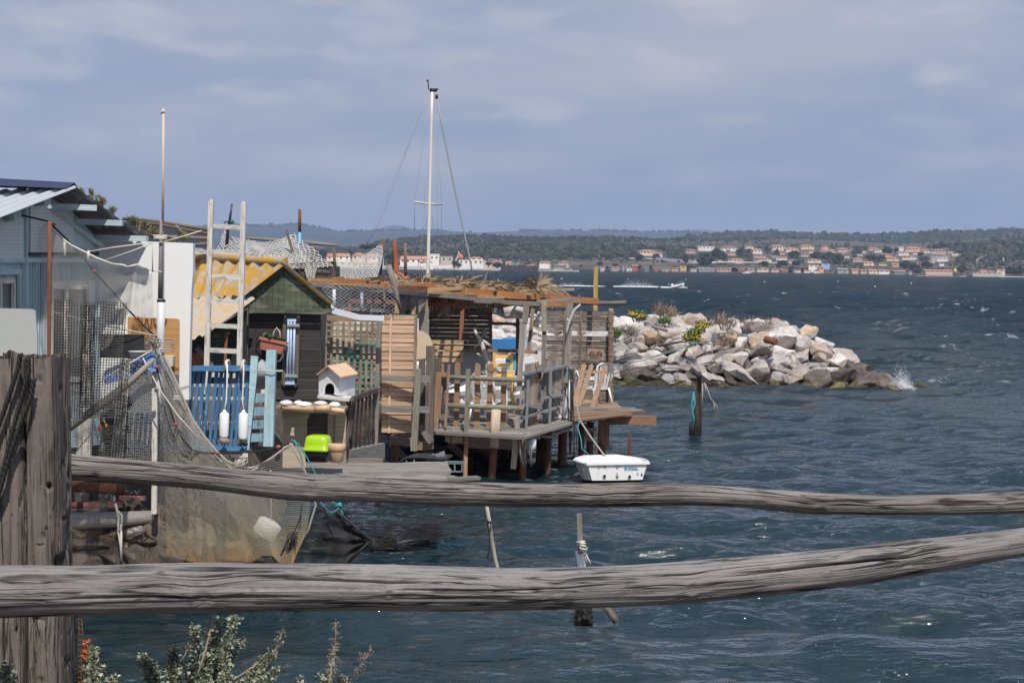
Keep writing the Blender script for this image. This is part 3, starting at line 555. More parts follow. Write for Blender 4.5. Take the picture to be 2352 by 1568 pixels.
# loft a boat hull: stations (x, half beam at rail, half beam at chine, rail z, chine z, keel z)
def hull_pts(st, tf):
    vs = []
    for x, br, bc, zr, zc, zk in st:
        for y, z in ((-br, zr), (-bc, zc), (0, zk), (bc, zc), (br, zr)): vs.append(tf(x, y, z))
    return vs
def hull(st, tf, thick=.06):
    q = MB(); vs = hull_pts(st, tf); n = len(st); fs = [(i * 5 + j, (i + 1) * 5 + j, (i + 1) * 5 + j + 1, i * 5 + j + 1) for i in range(n - 1) for j in range(4)]
    fs.append((0, 1, 2, 3, 4)); q.add(vs, fs, None, .5)
    st2 = [(x + (thick if k == 0 else -thick if k == n - 1 else 0), max(br - thick, .01), max(bc - thick, .005), zr, zc + thick, zk + thick) for k, (x, br, bc, zr, zc, zk) in enumerate(st)]
    v2 = hull_pts(st2, tf); f2 = [f[::-1] for f in fs]; q.add(v2, f2, None, .5)
    for i in range(n - 1):
        for j in (0, 4): q.add([vs[i * 5 + j], vs[(i + 1) * 5 + j], v2[(i + 1) * 5 + j], v2[i * 5 + j]], [(0, 1, 2, 3)], None, .5)
    q.add([vs[0], vs[4], v2[4], v2[0]], [(0, 1, 2, 3)], None, .5)
    return q
MGEL = plain('white_gelcoat', (.80, .79, .76), .35, var=.05, dirt=(.5, .47, .42), sc=3, df=(.62, .85), bump=.02); MNAVY = plain('navy_gelcoat', (.02, .025, .09), .3, bump=0)
def person(name, label, tf, sc, coat, hood, lean):
    q = MB(); pts = [(-.05, 0, .0), (0, 0, .25), (.04, 0, .5), (.06, 0, .68), (.07, 0, .76)]
    q.tube([tf(x * sc, y * sc, z * sc) for x, y, z in pts], [.24 * sc, .25 * sc, .27 * sc, .2 * sc, .09 * sc], 10)
    for s in (-1, 1):
        q.tube([tf(*[c * sc for c in v]) for v in ((.03, s * .22, .62), (.16, s * .3, .36), (.36, s * .2, .28), (.44, s * .14, .3))], [.09 * sc, .08 * sc, .06 * sc, .045 * sc], 7)
        q.tube([tf(*[c * sc for c in v]) for v in ((-.02, s * .1, .04), (.4, s * .14, .08), (.46, s * .14, -.38), (.6, s * .14, -.42))], [.13 * sc, .1 * sc, .07 * sc, .05 * sc], 7)
    q.blob(tf(.08 * sc, 0, .9 * sc), .12 * sc, .1 * sc, .14 * sc, 10, 8, .02)
    b_ = q.build(name, coat); tag(b_, label, 'person')
    h = MB(); h.blob(tf(.05 * sc, 0, .92 * sc), .14 * sc, .13 * sc, .16 * sc, 10, 8, .03); h.build('hood', hood, b_)
def speedboat():
    base = P(1543, 667.5, 390); u = pw(1, 390); rz = math.radians(16)
    m = Matrix.Rotation(rz, 3, 'Z') @ Matrix.Rotation(math.radians(-5), 3, 'Y')
    tf = lambda x, y, z: base + m @ Vector((x, y, z + .12))
    t = T('speedboat', 'white and navy motorboat speeding across the bay with two people', 'boat', base)
    st = [(-2.8, .95, .9, .75, .1, -.1), (-1, 1.1, 1.0, .82, .1, -.15), (.8, 1.1, .9, .98, .2, -.1), (2.2, .7, .45, 1.2, .5, .1), (3.1, .06, .04, 1.45, 1.0, .8)]
    hull(st, tf, .08).build('hull', MGEL, t)
    for s, nm in ((-1, 'stripe'), (1, 'stripe')):
        q = MB(); vs = []
        for x, br, bc, zr, zc, zk in st:
            for a in (.25, .62): vs.append(tf(x, s * ((bc + (br - bc) * a) + .015), zc + (zr - zc) * a))
        q.add(vs, [(2 * k, 2 * k + 2, 2 * k + 3, 2 * k + 1) for k in range(len(st) - 1)], None, .5); q.build(nm, MNAVY, t)
    q = MB(); q.beam(tf(-2.9, -.25, .75), tf(-2.9, .25, .75), .6, .45); q.beam(tf(-3.0, 0, .5), tf(-3.05, 0, -.3), .22, .3); q.build('outboard_motor', plain('black_cowl', (.02, .02, .022), .4, bump=0), t)
    q = MB(); q.prism([tf(-.2, -.35, .6), tf(.5, -.35, .6), tf(.35, -.35, 1.45), tf(-.1, -.35, 1.35)], m @ Vector((0, .7, 0))); q.build('console', MGEL, t)
    q = MB(); q.tube([tf(1.2, -.85, 1.1), tf(1.6, -.75, 1.62), tf(2.6, -.3, 1.8), tf(3.0, 0, 1.75), tf(2.6, .3, 1.8), tf(1.6, .75, 1.62), tf(1.2, .85, 1.1)], .035, 5); q.tube([tf(.6, -.6, 1.0), tf(.8, -.5, 1.6)], .03, 5); q.build('bow_rail', MATS['far_grey'], t)
    person('person', 'person in a teal hooded jacket sitting at the stern of the speedboat', lambda x, y, z: tf(x - .7, y - .3, z + .8), .95, plain('teal_jacket', (.06, .19, .21), .8), MATS['teal_jacket'], 0)
    person('person', 'person in a dark navy hooded jacket at the speedboat console', lambda x, y, z: tf(x - .1, y + .3, z + .72), .95, plain('navy_jacket', (.04, .045, .12), .8), MATS['navy_jacket'], 0)
speedboat()
m, t_, b = newmat('white_foam'); b.inputs['Base Color'].default_value = (.82, .84, .86, 1); b.inputs['Roughness'].default_value = .9; MFOAM = m
def foam(name, label, fn, n, kind='stuff'):
    c = []; rr = []
    for k in range(n):
        p, r_ = fn(k / n); c.append(p); rr.append(r_)
    V, F = lumps(np.array(c), np.array(rr), NR.uniform(.4, 1.1, n)); tag(arr(name, V, F, MFOAM, smooth=True), label, None, None, kind)
def wake(a):
    if R.random() < .6:       # flat churned wake strips
        px = R.choice((R.uniform(1520, 1575), 1408 + 115 * R.random() ** .7, 1408 + 115 * R.random(), 1282 + 108 * R.betavariate(2, 2))); p = P(px, 665 + R.gauss(0, .8), 395); return p + Vector((0, R.uniform(-5, 3), -p.z + .12)), R.uniform(.04, .13)
    px = R.triangular(1420, 1520, 1455) if R.random() < .8 else R.uniform(1285, 1340); k = math.exp(-((px - 1462) / 34) ** 2) if px > 1400 else .55
    hh = abs(R.gauss(0, 1)) * k * .8; p = P(px, 664, 395); return Vector((p.x, p.y + R.uniform(-2, 2), .1 + hh)), R.uniform(.015, .07) / (1 + .6 * hh)
foam('boat_wake', None, wake, 3600)
def splash(a):
    px = R.gauss(2074, 15); hh = abs(R.gauss(0, 1)) * .42 * math.exp(-((px - 2070) / 16) ** 2) if R.random() < .72 else 0; p = P(px, 893, 64.3)
    return Vector((p.x, 64 + R.uniform(-.6, 1.2), .02 + hh)), R.uniform(.003, .016) / (1 + hh)
foam('wave_splash', None, splash, 5200)
# moored sailboat far off, mooring balls
p = P(1715, 628.5, 1500); t = T('sailboat', 'small white sailboat moored off the far shore', 'boat', p); u = pw(1, 1500)
hull([(-10 * u, 2 * u, 1.6 * u, 3 * u, .8 * u, 0), (-3 * u, 2.6 * u, 2 * u, 2.8 * u, .6 * u, -.5 * u), (5 * u, 2 * u, 1.4 * u, 3.2 * u, .8 * u, 0), (10.5 * u, .2 * u, .1 * u, 4 * u, 2.6 * u, 2 * u)], lambda x, y, z: p + Vector((x, y, z)), .2).build('hull', MGEL, t)
q = MB(); q.box(p + Vector((0, 0, 3.6 * u)), 9 * u, 3 * u, 2 * u); q.build('cabin', MGEL, t); q = MB(); q.tube([p + Vector((u, 0, 2 * u)), p + Vector((u, 0, 26 * u))], [.16, .1], 6); q.build('mast', MATS['far_grey'], t)
for px, py, Y, r_, lab in ((1595, 681, 268, 2.0, 'nearest pale mooring ball below the speedboat'), (1290, 642, 620, 1.3, 'tiny mooring ball left of the yellow post'), (1443, 640, 640, 1.0, 'tiny mooring ball behind the speedboat wake'), (1756, 645, 600, 1.1, 'tiny mooring ball below the moored sailboat'), (1576, 640, 690, .9, 'tiny mooring ball beyond the speedboat bow'), (2010, 654, 480, 1.3, 'mooring ball under the right hand cluster'), (2093, 645, 640, 1.1, 'tiny mooring ball left of the beacon'), (1925, 645, 700, 1.0, 'tiny mooring ball under the long grey shed')):
    p = P(px, py, Y); q = MB(); q.blob((p.x, p.y, .2), pw(r_ * 1.3, Y), pw(r_ * 1.3, Y), pw(r_, Y), 10, 8, .01); S(q, 'mooring_ball', MGEL, lab, 'buoy', 'mooring balls')
# ---------------------------------------------------------------- rock breakwater
def rockmat(name, a, b_, c, sc=2.0, rough=.9):
    m, t, b = newmat(name); n = uvnoise(t, sc, sc, 8, .68, .4, 'Object'); n2 = uvnoise(t, sc * .45, sc * .45, 4, .5, .5, 'Object'); oi = t.nodes.new('ShaderNodeObjectInfo')
    col = mixc(t, a, b_, ramp(t, [(.4, 0.), (.6, 1.)], n).outputs[0]); col = mixc(t, col, c, ramp(t, [(.5, 0.), (.68, .85)], mth(t, 'ADD', n2, mth(t, 'MULTIPLY', mth(t, 'SUBTRACT', oi.outputs['Random'], .5), .32))).outputs[0])
    mr = t.nodes.new('ShaderNodeMapRange'); mr.inputs[3].default_value = .72; mr.inputs[4].default_value = 1.15; t.links.new(mth(t, 'FRACT', mth(t, 'MULTIPLY', oi.outputs['Random'], 7.3)), mr.inputs[0])
    t.links.new(scale_col(t, col, mr.outputs[0]), b.inputs['Base Color']); b.inputs['Roughness'].default_value = rough; bumpit(t, b, n, 1.0, .22); return m
RM = {'pale': rockmat('rock_pale', (.52, .475, .45), (.70, .66, .63), (.54, .41, .32)), 'ochre': rockmat('rock_ochre', (.48, .33, .23), (.58, .45, .35), (.62, .55, .48)), 'grey': rockmat('rock_grey', (.38, .345, .33), (.56, .52, .49), (.42, .33, .27)),
      'wet': rockmat('rock_wet', (.075, .060, .048), (.16, .13, .105), (.21, .175, .145), 2.2, .55), 'algae': rockmat('rock_algae', (.030, .024, .012), (.11, .09, .03), (.24, .20, .07), 3.5, .6)}
import bmesh
def rock_mesh(seed, sq=.8):
    rg = random.Random(seed); bm = bmesh.new()
    for k in range(15):
        v = Vector((rg.gauss(0, 1), rg.gauss(0, 1), rg.gauss(0, 1))).normalized(); v = v * rg.uniform(.82, 1.06); bm.verts.new((v.x * .62, v.y * .52, v.z * .5 * sq))
    r_ = bmesh.ops.convex_hull(bm, input=bm.verts); bmesh.ops.delete(bm, geom=list({g for g in r_['geom_interior'] + r_['geom_unused'] if isinstance(g, bmesh.types.BMVert)}), context='VERTS')
    bmesh.ops.bevel(bm, geom=list(bm.edges), offset=.03, segments=2, affect='EDGES', profile=.6, clamp_overlap=True)
    bmesh.ops.triangulate(bm, faces=list(bm.faces)); bmesh.ops.subdivide_edges(bm, edges=[e for e in bm.edges if e.calc_length() > .14], cuts=2); bmesh.ops.triangulate(bm, faces=list(bm.faces))
    bm.normal_update(); ph = [rg.uniform(0, 6) for _ in range(4)]
    for f_ in bm.faces: f_.smooth = True
    for v in bm.verts: v.co += v.normal * (.022 * math.sin(9 * v.co.x + ph[0] + 5 * v.co.z) + .018 * math.sin(13 * v.co.y + ph[1]) + .012 * math.sin(23 * v.co.z + ph[2] + 9 * v.co.x))
    me = bpy.data.meshes.new('boulder'); bm.to_mesh(me); bm.free(); return me
RMESH = {}
for k, mt in RM.items():
    RMESH[k] = []
    for j in range(5): me = rock_mesh(hash(k) % 7 * 0 + len(RMESH) * 50 + j); me.materials.append(mt); RMESH[k].append(me)
RLAB = {'pale': 'pale limestone boulder in the dry upper heap of the breakwater', 'ochre': 'rusty ochre boulder among the pale rocks of the breakwater', 'grey': 'grey boulder in the middle tiers of the breakwater', 'wet': 'dark brown wet boulder low on the seaward end of the breakwater', 'algae': 'algae covered rock at the waterline of the breakwater'}
def boulder(k, c, s, lab=None, grp='boulders of the breakwater', sq=None):
    o = bpy.data.objects.new('boulder', R.choice(RMESH[k])); COL.objects.link(o); o.location = c; o.rotation_euler = (R.uniform(-.5, .5), R.uniform(-.4, .4), R.uniform(0, 6.3))
    o.scale = (s * R.uniform(.85, 1.3), s * R.uniform(.85, 1.2), s * R.uniform(.75, 1.1)); return tag(o, lab or RLAB[k], 'boulder', grp)
def bw_top(X): return float(np.interp(X, [-12, -2, 4, 9, 11.4, 12.5, 13.7, 14.6, 15.2], [2.1, 2.3, 2.45, 2.4, 2.25, 1.6, .85, .3, .0]))
q = MB(); cs = [(-12, 0), (4, 0), (9, 0), (12, 0), (13.6, 0)]; vs = []
for X, _ in cs:
    h = bw_top(X) - .55; vs += [(X, 65.0, -1), (X, 65.3, 0), (X, 68.2, h), (X, 70.5, h), (X, 73, -1)]
q.add(vs, [(i * 5 + j, i * 5 + j + 1, (i + 1) * 5 + j + 1, (i + 1) * 5 + j) for i in range(len(cs) - 1) for j in range(4)] + [(20, 21, 22, 23, 24)])
tag(q.build('breakwater_core', RM['wet']), kind='structure')
for row in range(8):
    f = row / 7; X = -7.5 + R.uniform(0, .5)
    while X < 15.2:
        s = R.uniform(.6, 1.2) * (1.0 if row else .9); zt = bw_top(X + s * .4); 
        z = -.02 + (zt - .28) * f * 1.04 + R.uniform(-.08, .08); Y = 64.7 + 3.9 * f ** 1.15 + R.uniform(-.25, .25) + max(0, X - 13) * .35 
        if zt * f > -1 and not (X < 3 and row > 6 and R.random() < .0):
            end = X > 12.9 - (1 - f) * 1.6
            k = 'algae' if row == 0 else ('wet' if (end and f < .95) or (row == 1 and R.random() < .35) else ('grey' if row <= 2 or (f < .62 and R.random() < .45) else ('ochre' if R.random() < .07 else 'pale')))
            boulder(k, (X + s * .3, Y, z), s * (1.05 if row else .95))
        X += s * R.uniform(.66, .9)
for k in range(16): boulder('pale', (R.uniform(-6, 10), R.uniform(69, 71), 2.05 + R.uniform(-.2, .1)), R.uniform(.8, 1.2))
boulder('algae', P(2058, 893, 63.9) + Vector((0, 0, -.05)), .7, 'small round algae rock off the tip of the breakwater')
woods('hillside_scrub', [scatter(H1, 11000, 690, 2600, .02, 1.0, 1.0, 2.9, -.02), scatter(H1, 9000, 690, 2600, .0, 1.0, .6, 1.6, -.5), scatter(H1, 900, 850, 2600, .95, 1.0, 1.5, 3, .0), scatter(H1, 1500, 1050, 2300, .10, .55, 1.8, 3.6, .10), scatter(H1, 900, 2020, 2800, .05, .9, 2, 5, .0)])
woods('forest_trees', [scatter(H2, 8500, 1400, 2800, .3, 1.0, 2.4, 5), scatter(H2, 700, 1560, 2800, .985, 1.0, 3, 5.5, .0), scatter(H3, 900, 450, 1750, .985, 1.0, 3, 7, .0)])
# ---------------------------------------------------------------- close things: pixel windows of the photograph give directions, depth gives the place
K = .293
def ZM(x0, y0, s): return lambda x, y, Y: P(x0 + x * s, y0 + y * s, Y)
A = ZM(0, 390.5, K); B = ZM(402, 447.9, K); C = ZM(0, 792.4, K); D = ZM(344.5, 792.4, K); E = ZM(689.1, 620.2, K); F = ZM(1091, 620.2, K)
HH = ZM(631.6, 976.2, .2197); II = ZM(1062.3, 976.2, K); J = ZM(941.7, 689.1, .1831); Z0 = ZM(804, 160.8, .3298); Z1 = ZM(689, 505.3, K); O = ZM(0, 0, 1.0)
def wpx(zf, n, Y): return n * {A: K, B: K, C: K, D: K, E: K, F: K, II: K, Z1: K, HH: .2197, J: .1831, Z0: .3298, O: 1}[zf] * Y / FPX
def bar(mb, zf, x0, y0, x1, y1, w, Y, Y1=None, dep=None, **k):
    Y1 = Y if Y1 is None else Y1; ww = wpx(zf, w, (Y + Y1) / 2); return mb.beam(zf(x0, y0, Y), zf(x1, y1, Y1), ww, min(ww, .12) if dep is None else dep, **k)
def poly(mb, zf, pts, Y, thick=.03, **k):     # flat board: outline at depth(s) Y, real thickness going back
    ps = [zf(p[0], p[1], p[2] if len(p) > 2 else Y) for p in pts]; return mb.prism(ps, (0, thick, 0), **k)
def lines(mb, zf, pts, r, Y, sides=6, **k): return mb.tube([zf(p[0], p[1], p[2] if len(p) > 2 else Y) for p in pts], r, sides, **k)
def solo(name, mat, label, cat, fn, group=None):
    q = MB(); fn(q); return S(q, name, mat, label, cat, group)
# materials
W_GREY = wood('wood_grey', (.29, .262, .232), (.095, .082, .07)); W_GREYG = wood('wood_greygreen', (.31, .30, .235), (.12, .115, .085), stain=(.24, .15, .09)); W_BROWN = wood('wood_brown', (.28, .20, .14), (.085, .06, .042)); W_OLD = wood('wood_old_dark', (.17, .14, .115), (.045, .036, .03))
W_ORANGE = wood('wood_orange', (.56, .235, .085), (.33, .13, .05), tl=.85, th=1.1); W_BATTEN = wood('wood_batten', (.60, .40, .20), (.38, .24, .11)); W_PINE = wood('wood_pine', (.62, .43, .24), (.34, .19, .08), tl=.85, th=1.1, stain=(.22, .11, .05)); W_SLAT = wood('wood_slat', (.66, .46, .31), (.46, .29, .17), tl=.82, th=1.1)
W_PICK = wood('wood_picket', (.34, .235, .165), (.15, .09, .055), stain=(.36, .15, .06)); W_DARK = wood('wood_blackened', (.085, .072, .072), (.03, .026, .026), tl=.75, th=1.25); W_GREEN = wood('wood_mossy', (.095, .115, .068), (.035, .045, .026), stain=(.16, .16, .135), tl=.8, th=1.2)
W_WHITE = wood('wood_white_paint', (.68, .65, .60), (.44, .40, .34), tl=.92, th=1.05, peel=(.36, .31, .26)); W_BLUE = wood('wood_blue_paint', (.060, .19, .36), (.03, .12, .26), tl=.85, th=1.15, peel=(.12, .28, .44), rough=.55); W_LBLUE = wood('wood_pale_blue_paint', (.42, .62, .68), (.30, .48, .56), tl=.92, th=1.06, peel=(.42, .40, .36)); W_DBROWN = wood('wood_dark_brown_paint', (.055, .034, .028), (.028, .018, .016), peel=(.13, .10, .09), rough=.5)
W_TEAL = wood('wood_teal_paint', (.50, .62, .65), (.38, .50, .54), tl=.9, th=1.08); W_RED = wood('wood_redbrown', (.34, .13, .065), (.19, .07, .035)); W_PALEP = wood('wood_pale_board', (.55, .45, .34), (.38, .28, .18), tl=.9, th=1.06)
M_RUST = plain('rust', (.20, .075, .035), .9, .5, (.07, .03, .02), 9, bump=.5); M_PILE = plain('rusty_pile', (.10, .04, .022), .85, .6, (.26, .18, .09), 12, bump=.8, df=(.6, .75)); M_TAN = wood('plywood_tan', (.50, .27, .10), (.40, .20, .07), .35, tl=.95, th=1.05, bs=.1)
M_WALL = plain('whitewash', (.78, .78, .77), .9, .07, (.60, .57, .52), 1.6, bump=.3, df=(.58, .85)); M_WPL = plain('white_plastic', (.80, .80, .80), .35, .05, bump=0); M_PVC = plain('white_pipe', (.70, .71, .72), .4, .1, (.45, .40, .34), 4, df=(.66, .85)); M_BLACKP = plain('black_plastic', (.016, .017, .02), .4, .2, bump=0)
M_LIME = plain('lime_plastic', (.36, .60, .015), .25, .04, bump=0); M_POT = plain('pot_beige', (.62, .40, .24), .8, .15, (.70, .55, .36), 5); M_TERRA = plain('pot_terracotta', (.42, .15, .11), .7, .1, bump=.1); M_ROPEW = plain('rope_pale', (.62, .57, .50), .9, .2, sc=60); M_ROPEB = plain('rope_black', (.013, .013, .014), .75, .3, sc=60); M_ROPET = plain('rope_teal', (.06, .27, .28), .8, .1); M_ROPEG = plain('rope_grey', (.34, .31, .27), .9, .2, sc=60); M_REDF = plain('red_float', (.34, .085, .06), .5, .2, bump=0)
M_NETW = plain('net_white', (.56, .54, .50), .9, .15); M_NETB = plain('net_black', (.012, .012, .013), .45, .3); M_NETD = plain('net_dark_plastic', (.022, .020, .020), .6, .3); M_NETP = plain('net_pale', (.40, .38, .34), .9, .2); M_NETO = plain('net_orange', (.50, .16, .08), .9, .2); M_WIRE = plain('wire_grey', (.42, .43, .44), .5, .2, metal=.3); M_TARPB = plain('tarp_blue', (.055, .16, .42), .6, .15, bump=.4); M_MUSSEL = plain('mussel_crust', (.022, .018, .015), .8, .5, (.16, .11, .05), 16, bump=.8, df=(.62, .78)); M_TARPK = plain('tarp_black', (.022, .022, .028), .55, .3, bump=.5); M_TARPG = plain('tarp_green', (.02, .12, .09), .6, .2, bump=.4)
M_STONE = plain('white_stone', (.72, .69, .64), .8, .1, (.5, .42, .34), 6, df=(.6, .8)); M_GALV = plain('galvanised', (.50, .52, .54), .45, .12, metal=.4, sc=9); M_ROOFG = plain('roof_sheet_grey', (.44, .47, .50), .55, .1, (.55, .53, .50), 2.4, tl=.95, th=1.05, df=(.62, .8)); M_NAVYCAP = plain('ridge_navy', (.035, .045, .09), .35, .1, bump=0); M_PANEL = plain('ribbed_panel', (.58, .61, .60), .6, .06, tl=.9, th=1.1); M_GLASS = plain('dull_glass', (.14, .16, .165), .15, .3, sc=1.5, bump=0); M_GREYB = plain('grey_board', (.40, .40, .41), .8, .1); M_TURQ = plain('turquoise_board', (.10, .42, .52), .7, .1); M_YEL = plain('yellow_chair_paint', (.72, .46, .12), .6, .1); M_YPOST = wood('wood_yellow_lichen', (.48, .34, .10), (.30, .21, .08)); M_DRIFT = plain('driftwood', (.52, .49, .45), .9, .15, sc=10, bump=.4); M_MAST = plain('mast_cream', (.62, .59, .50), .5, .06, bump=0); M_BLUEB = plain('boat_blue', (.03, .17, .40), .5, .1, (.55, .56, .55), 1.6, df=(.56, .66))
m, t, b = newmat('lichen_fibro'); M_LICH = m
n1_ = uvnoise(t, 4.6, 4.6, 8, .74, .6, 'Object'); n2_ = uvnoise(t, 14, 14, 5, .7, .2, 'Object')
cc = mixc(t, (.40, .34, .26), (.26, .22, .18), ramp(t, [(.4, 0.), (.65, 1.)], n2_).outputs[0]); cc = mixc(t, cc, (.45, .235, .016), ramp(t, [(.45, 0.), (.54, .95)], n1_).outputs[0]); cc = mixc(t, cc, (.55, .46, .30), ramp(t, [(.63, 0.), (.70, .7)], n2_).outputs[0])
t.links.new(cc, b.inputs['Base Color']); b.inputs['Roughness'].default_value = .95; bumpit(t, b, n2_, .5, .02)
m, t, b = newmat('fibro_pale'); M_FIB = m
n1_ = uvnoise(t, 2.2, 2.2, 6, .65, .4, 'Object'); cc = mixc(t, (.46, .40, .31), (.36, .31, .25), uvnoise(t, 9, 9, 5, .6, 0, 'Object')); cc = mixc(t, cc, (.50, .30, .09), ramp(t, [(.52, 0.), (.66, .75)], n1_).outputs[0]); t.links.new(cc, b.inputs['Base Color']); b.inputs['Roughness'].default_value = .95
m, t, b = newmat('net_ochre_stained'); M_NETF = m
t.links.new(ramp(t, [(0., (.30, .28, .24)), (.5, (.25, .235, .20)), (.8, (.31, .27, .17)), (.97, (.44, .24, .08))], tintnode(t, 0, 1)).outputs[0], b.inputs['Base Color']); b.inputs['Roughness'].default_value = .9
M_THATCH = None
m, t, b = newmat('dry_palm'); M_THATCH = m
t.links.new(ramp(t, [(0., (.10, .075, .05)), (.45, (.28, .20, .125)), (1., (.50, .40, .28))], tintnode(t, 0, 1)).outputs[0], b.inputs['Base Color']); b.inputs['Roughness'].default_value = .9
def leafmat(name, a, c, e):
    m, t, b = newmat(name); t.links.new(ramp(t, [(0., a), (.5, c), (1., e)], tintnode(t, 0, 1)).outputs[0], b.inputs['Base Color']); b.inputs['Roughness'].default_value = .7; return m
M_TAMAR = leafmat('tamarisk_leaf', (.05, .055, .02), (.12, .115, .05), (.26, .22, .11)); M_SALT = leafmat('saltbush_leaf', (.055, .075, .045), (.19, .215, .145), (.44, .46, .34)); M_GREENL = leafmat('green_leaf', (.02, .05, .012), (.06, .12, .03), (.13, .2, .05)); M_TWIG = plain('dry_twig', (.30, .23, .18), .9, .2); M_YFL = plain('yellow_flower', (.75, .50, .02), .8, .1); M_STEM = plain('plant_stem', (.20, .19, .13), .9, .2)
def corr(mb, a, b_, c, d, n, amp, tint=.5):      # corrugated sheet: waves counted along a->b, sheet runs a->c side (a,b ridge; c below a, d below b)
    a, b_, c, d = map(Vector, (a, b_, c, d)); nm = (b_ - a).cross(c - a).normalized(); m_ = n * 6; vs = []
    for k in range(m_ + 1):
        u = k / m_; o = nm * amp * math.sin(2 * math.pi * n * u); vs += [a.lerp(b_, u) + o, c.lerp(d, u) + o]
    return mb.add(vs, [(2 * k, 2 * k + 2, 2 * k + 3, 2 * k + 1) for k in range(m_)], None, tint, True)
# ---------------------------------------------------------------- the blue cabin at the left
def WY(px, off=0): return 1 / np.interp(px, [-160, 232], [1 / 19.7, 1 / 23.5]) - off
def WA(x, y, off=0.0): return P(x * K, 390.5 + y * K, WY(x * K, off))
pr, pl_ = P(176, 431, 22), P(-230, 404, 21.4)
cab = T('cabin', 'blue boarded fishing cabin under a grey corrugated roof', 'cabin', P(60, 1060, 22))
q = MB(); q.prism([WA(-460, 560), WA(-200, 440), WA(210, 230), WA(420, 200), WA(560, 320), WA(785, 560), WA(785, 2150), WA(-460, 2300)], (-.12, .05, 0), .5); q.build('gable_wall', W_TEAL, cab)
q = MB()
for k in range(26): q.beam(WA(222 + 0 * k, 285 + k * 14, .02), WA(560, 285 + k * 14, .02), .065, .03, .2 + .6 * (k % 2))
for k in range(22): q.beam(WA(-300, 385 + k * 14, .02), WA(168, 385 + k * 14, .02), .065, .03, .2 + .6 * (k % 2))
q.build('ribbed_panel', M_PANEL, cab)
q = MB()
for (x0, y0, x1, y1, w_) in ((195, 270, 195, 1100, 42), (772, 560, 772, 1150, 34), (-300, 708, 775, 706, 30), (380, 300, 790, 600, 46), (-300, 800, 160, 800, 26), (150, 800, 150, 1090, 26)): q.beam(WA(x0, y0, .05), WA(x1, y1, .05), wpx(A, w_, 22), .06, .7)
q.build('trim', W_TEAL, cab)
q = MB(); q.beam(WA(215, 658, .03), WA(760, 655, .03), wpx(A, 46, 22), .03, .5); q.build('dark_mesh_strip', M_NETD, cab)
q = MB()
for k in range(9): q.beam(WA(215 + 21 * k, 725, .03), WA(215 + 21 * k, 1600, .03), wpx(A, 19, 22), .03)
for k in range(17): q.beam(WA(410 + 21.5 * k, 720, .03), WA(410 + 21.5 * k, 862, .03), wpx(A, 20, 22), .03)
q.build('boarding', W_TEAL, cab)
def window(x0, y0, x1, y1, mull, par):
    q = MB()
    for (a, b_, c, d) in ((x0, y0, x1, y0), (x0, y1, x1, y1), (x0, y0, x0, y1), (x1, y0, x1, y1)) + mull: q.beam(WA(a, b_, .07), WA(c, d, .07), wpx(A, 26, 22), .06, .6)
    f = q.build('window', W_WHITE, par); q = MB(); q.prism([WA(x0, y0, .03), WA(x1, y0, .03), WA(x1, y1, .03), WA(x0, y1, .03)], (-.02, .01, 0), .5); g = q.build('pane', M_GLASS, f)
    ORG[f.name] = ORG[par.name]; return f
window(405, 885, 690, 1640, ((520, 885, 520, 1640), (405, 915, 690, 915)), cab); window(-120, 870, 105, 1500, ((0, 870, 0, 1500),), cab)
q = MB(); e1 = P(-62, 524, 19.6); corr(q, pr, pl_, e1, e1 + (pl_ - pr) * 1.0, 17, .028); q.build('near_roof_sheet', M_ROOFG, cab)
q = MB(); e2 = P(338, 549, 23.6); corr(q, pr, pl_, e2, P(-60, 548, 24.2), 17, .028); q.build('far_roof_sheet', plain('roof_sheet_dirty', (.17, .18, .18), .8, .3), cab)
q = MB(); cr = P(180, 434, 22); c0 = P(172, 419.5, 22.0); c1_ = P(-240, 396, 20.0)
q.add([c0, c1_, c1_ + Vector((0, -.16, -.10)), P(152, 433, 21.75), P(182, 438, 22.25), c1_ + Vector((0, .3, -.12))], [(0, 1, 2, 3), (0, 4, 5, 1)], None, .5); q.build('ridge_cap', M_NAVYCAP, cab)
for (x0, y0, x1, y1, Yo) in ((330, 268, 372, 248, 21.7), (340, 282, 757, 298, 22.3), (560, 402, 962, 416, 22.8), (750, 528, 1155, 538, 23.3), (96, 392, 138, 358, 21.0)):
    q = MB(); q.beam(WA(x0 - 60, y0 - 2, -.05) if x1 < 400 else WA(x0, y0, -.05), A(x1, y1, Yo), wpx(A, 46, 22), .1, .6); q.build('purlin', W_LBLUE if 0 else W_TEAL, cab)
# whitewashed walls
q = MB(); poly(q, A, [(775, 552, 23.66), (1242, 563, 23.66), (1242, 1900, 23.66), (775, 1900, 23.66)], 23.7, .14, tint=.5); S(q, 'boundary_wall', M_WALL, 'whitewashed wall half in the shade of the cabin eaves', 'wall')
q = MB(); poly(q, A, [(1236, 563), (1513, 573), (1512, 800), (1500, 960), (1483, 1540), (1480, 1800), (1236, 1800)], 23.5, .16, tint=.5); q.beam(A(1262, 742, 23.54), A(1510, 742, 23.54), .02, .015, .5); S(q, 'boundary_wall', M_WALL, 'tall bright white wall slab behind the pole and tan board', 'wall')
q = MB(); poly(q, A, [(1000, 1152), (1380, 1164), (1402, 1170), (1407, 1190), (1403, 1600), (1000, 1600)], 23.3, .02, tint=.5); S(q, 'plywood_board', M_TAN, 'tan plywood board with rounded corner leaning on the white wall', 'board')
q = MB(); poly(q, A, [(-40, 1082), (235, 1090), (262, 1096), (275, 1115), (292, 1290), (292, 1700), (-40, 1700)], 20.6, .05, tint=.5); S(q, 'metal_sheet', plain('old_white_sheet', (.42, .43, .42), .6, .08, (.36, .25, .15), 2.6, df=(.62, .8)), 'stained white metal sheet standing behind the split post', 'sheet')
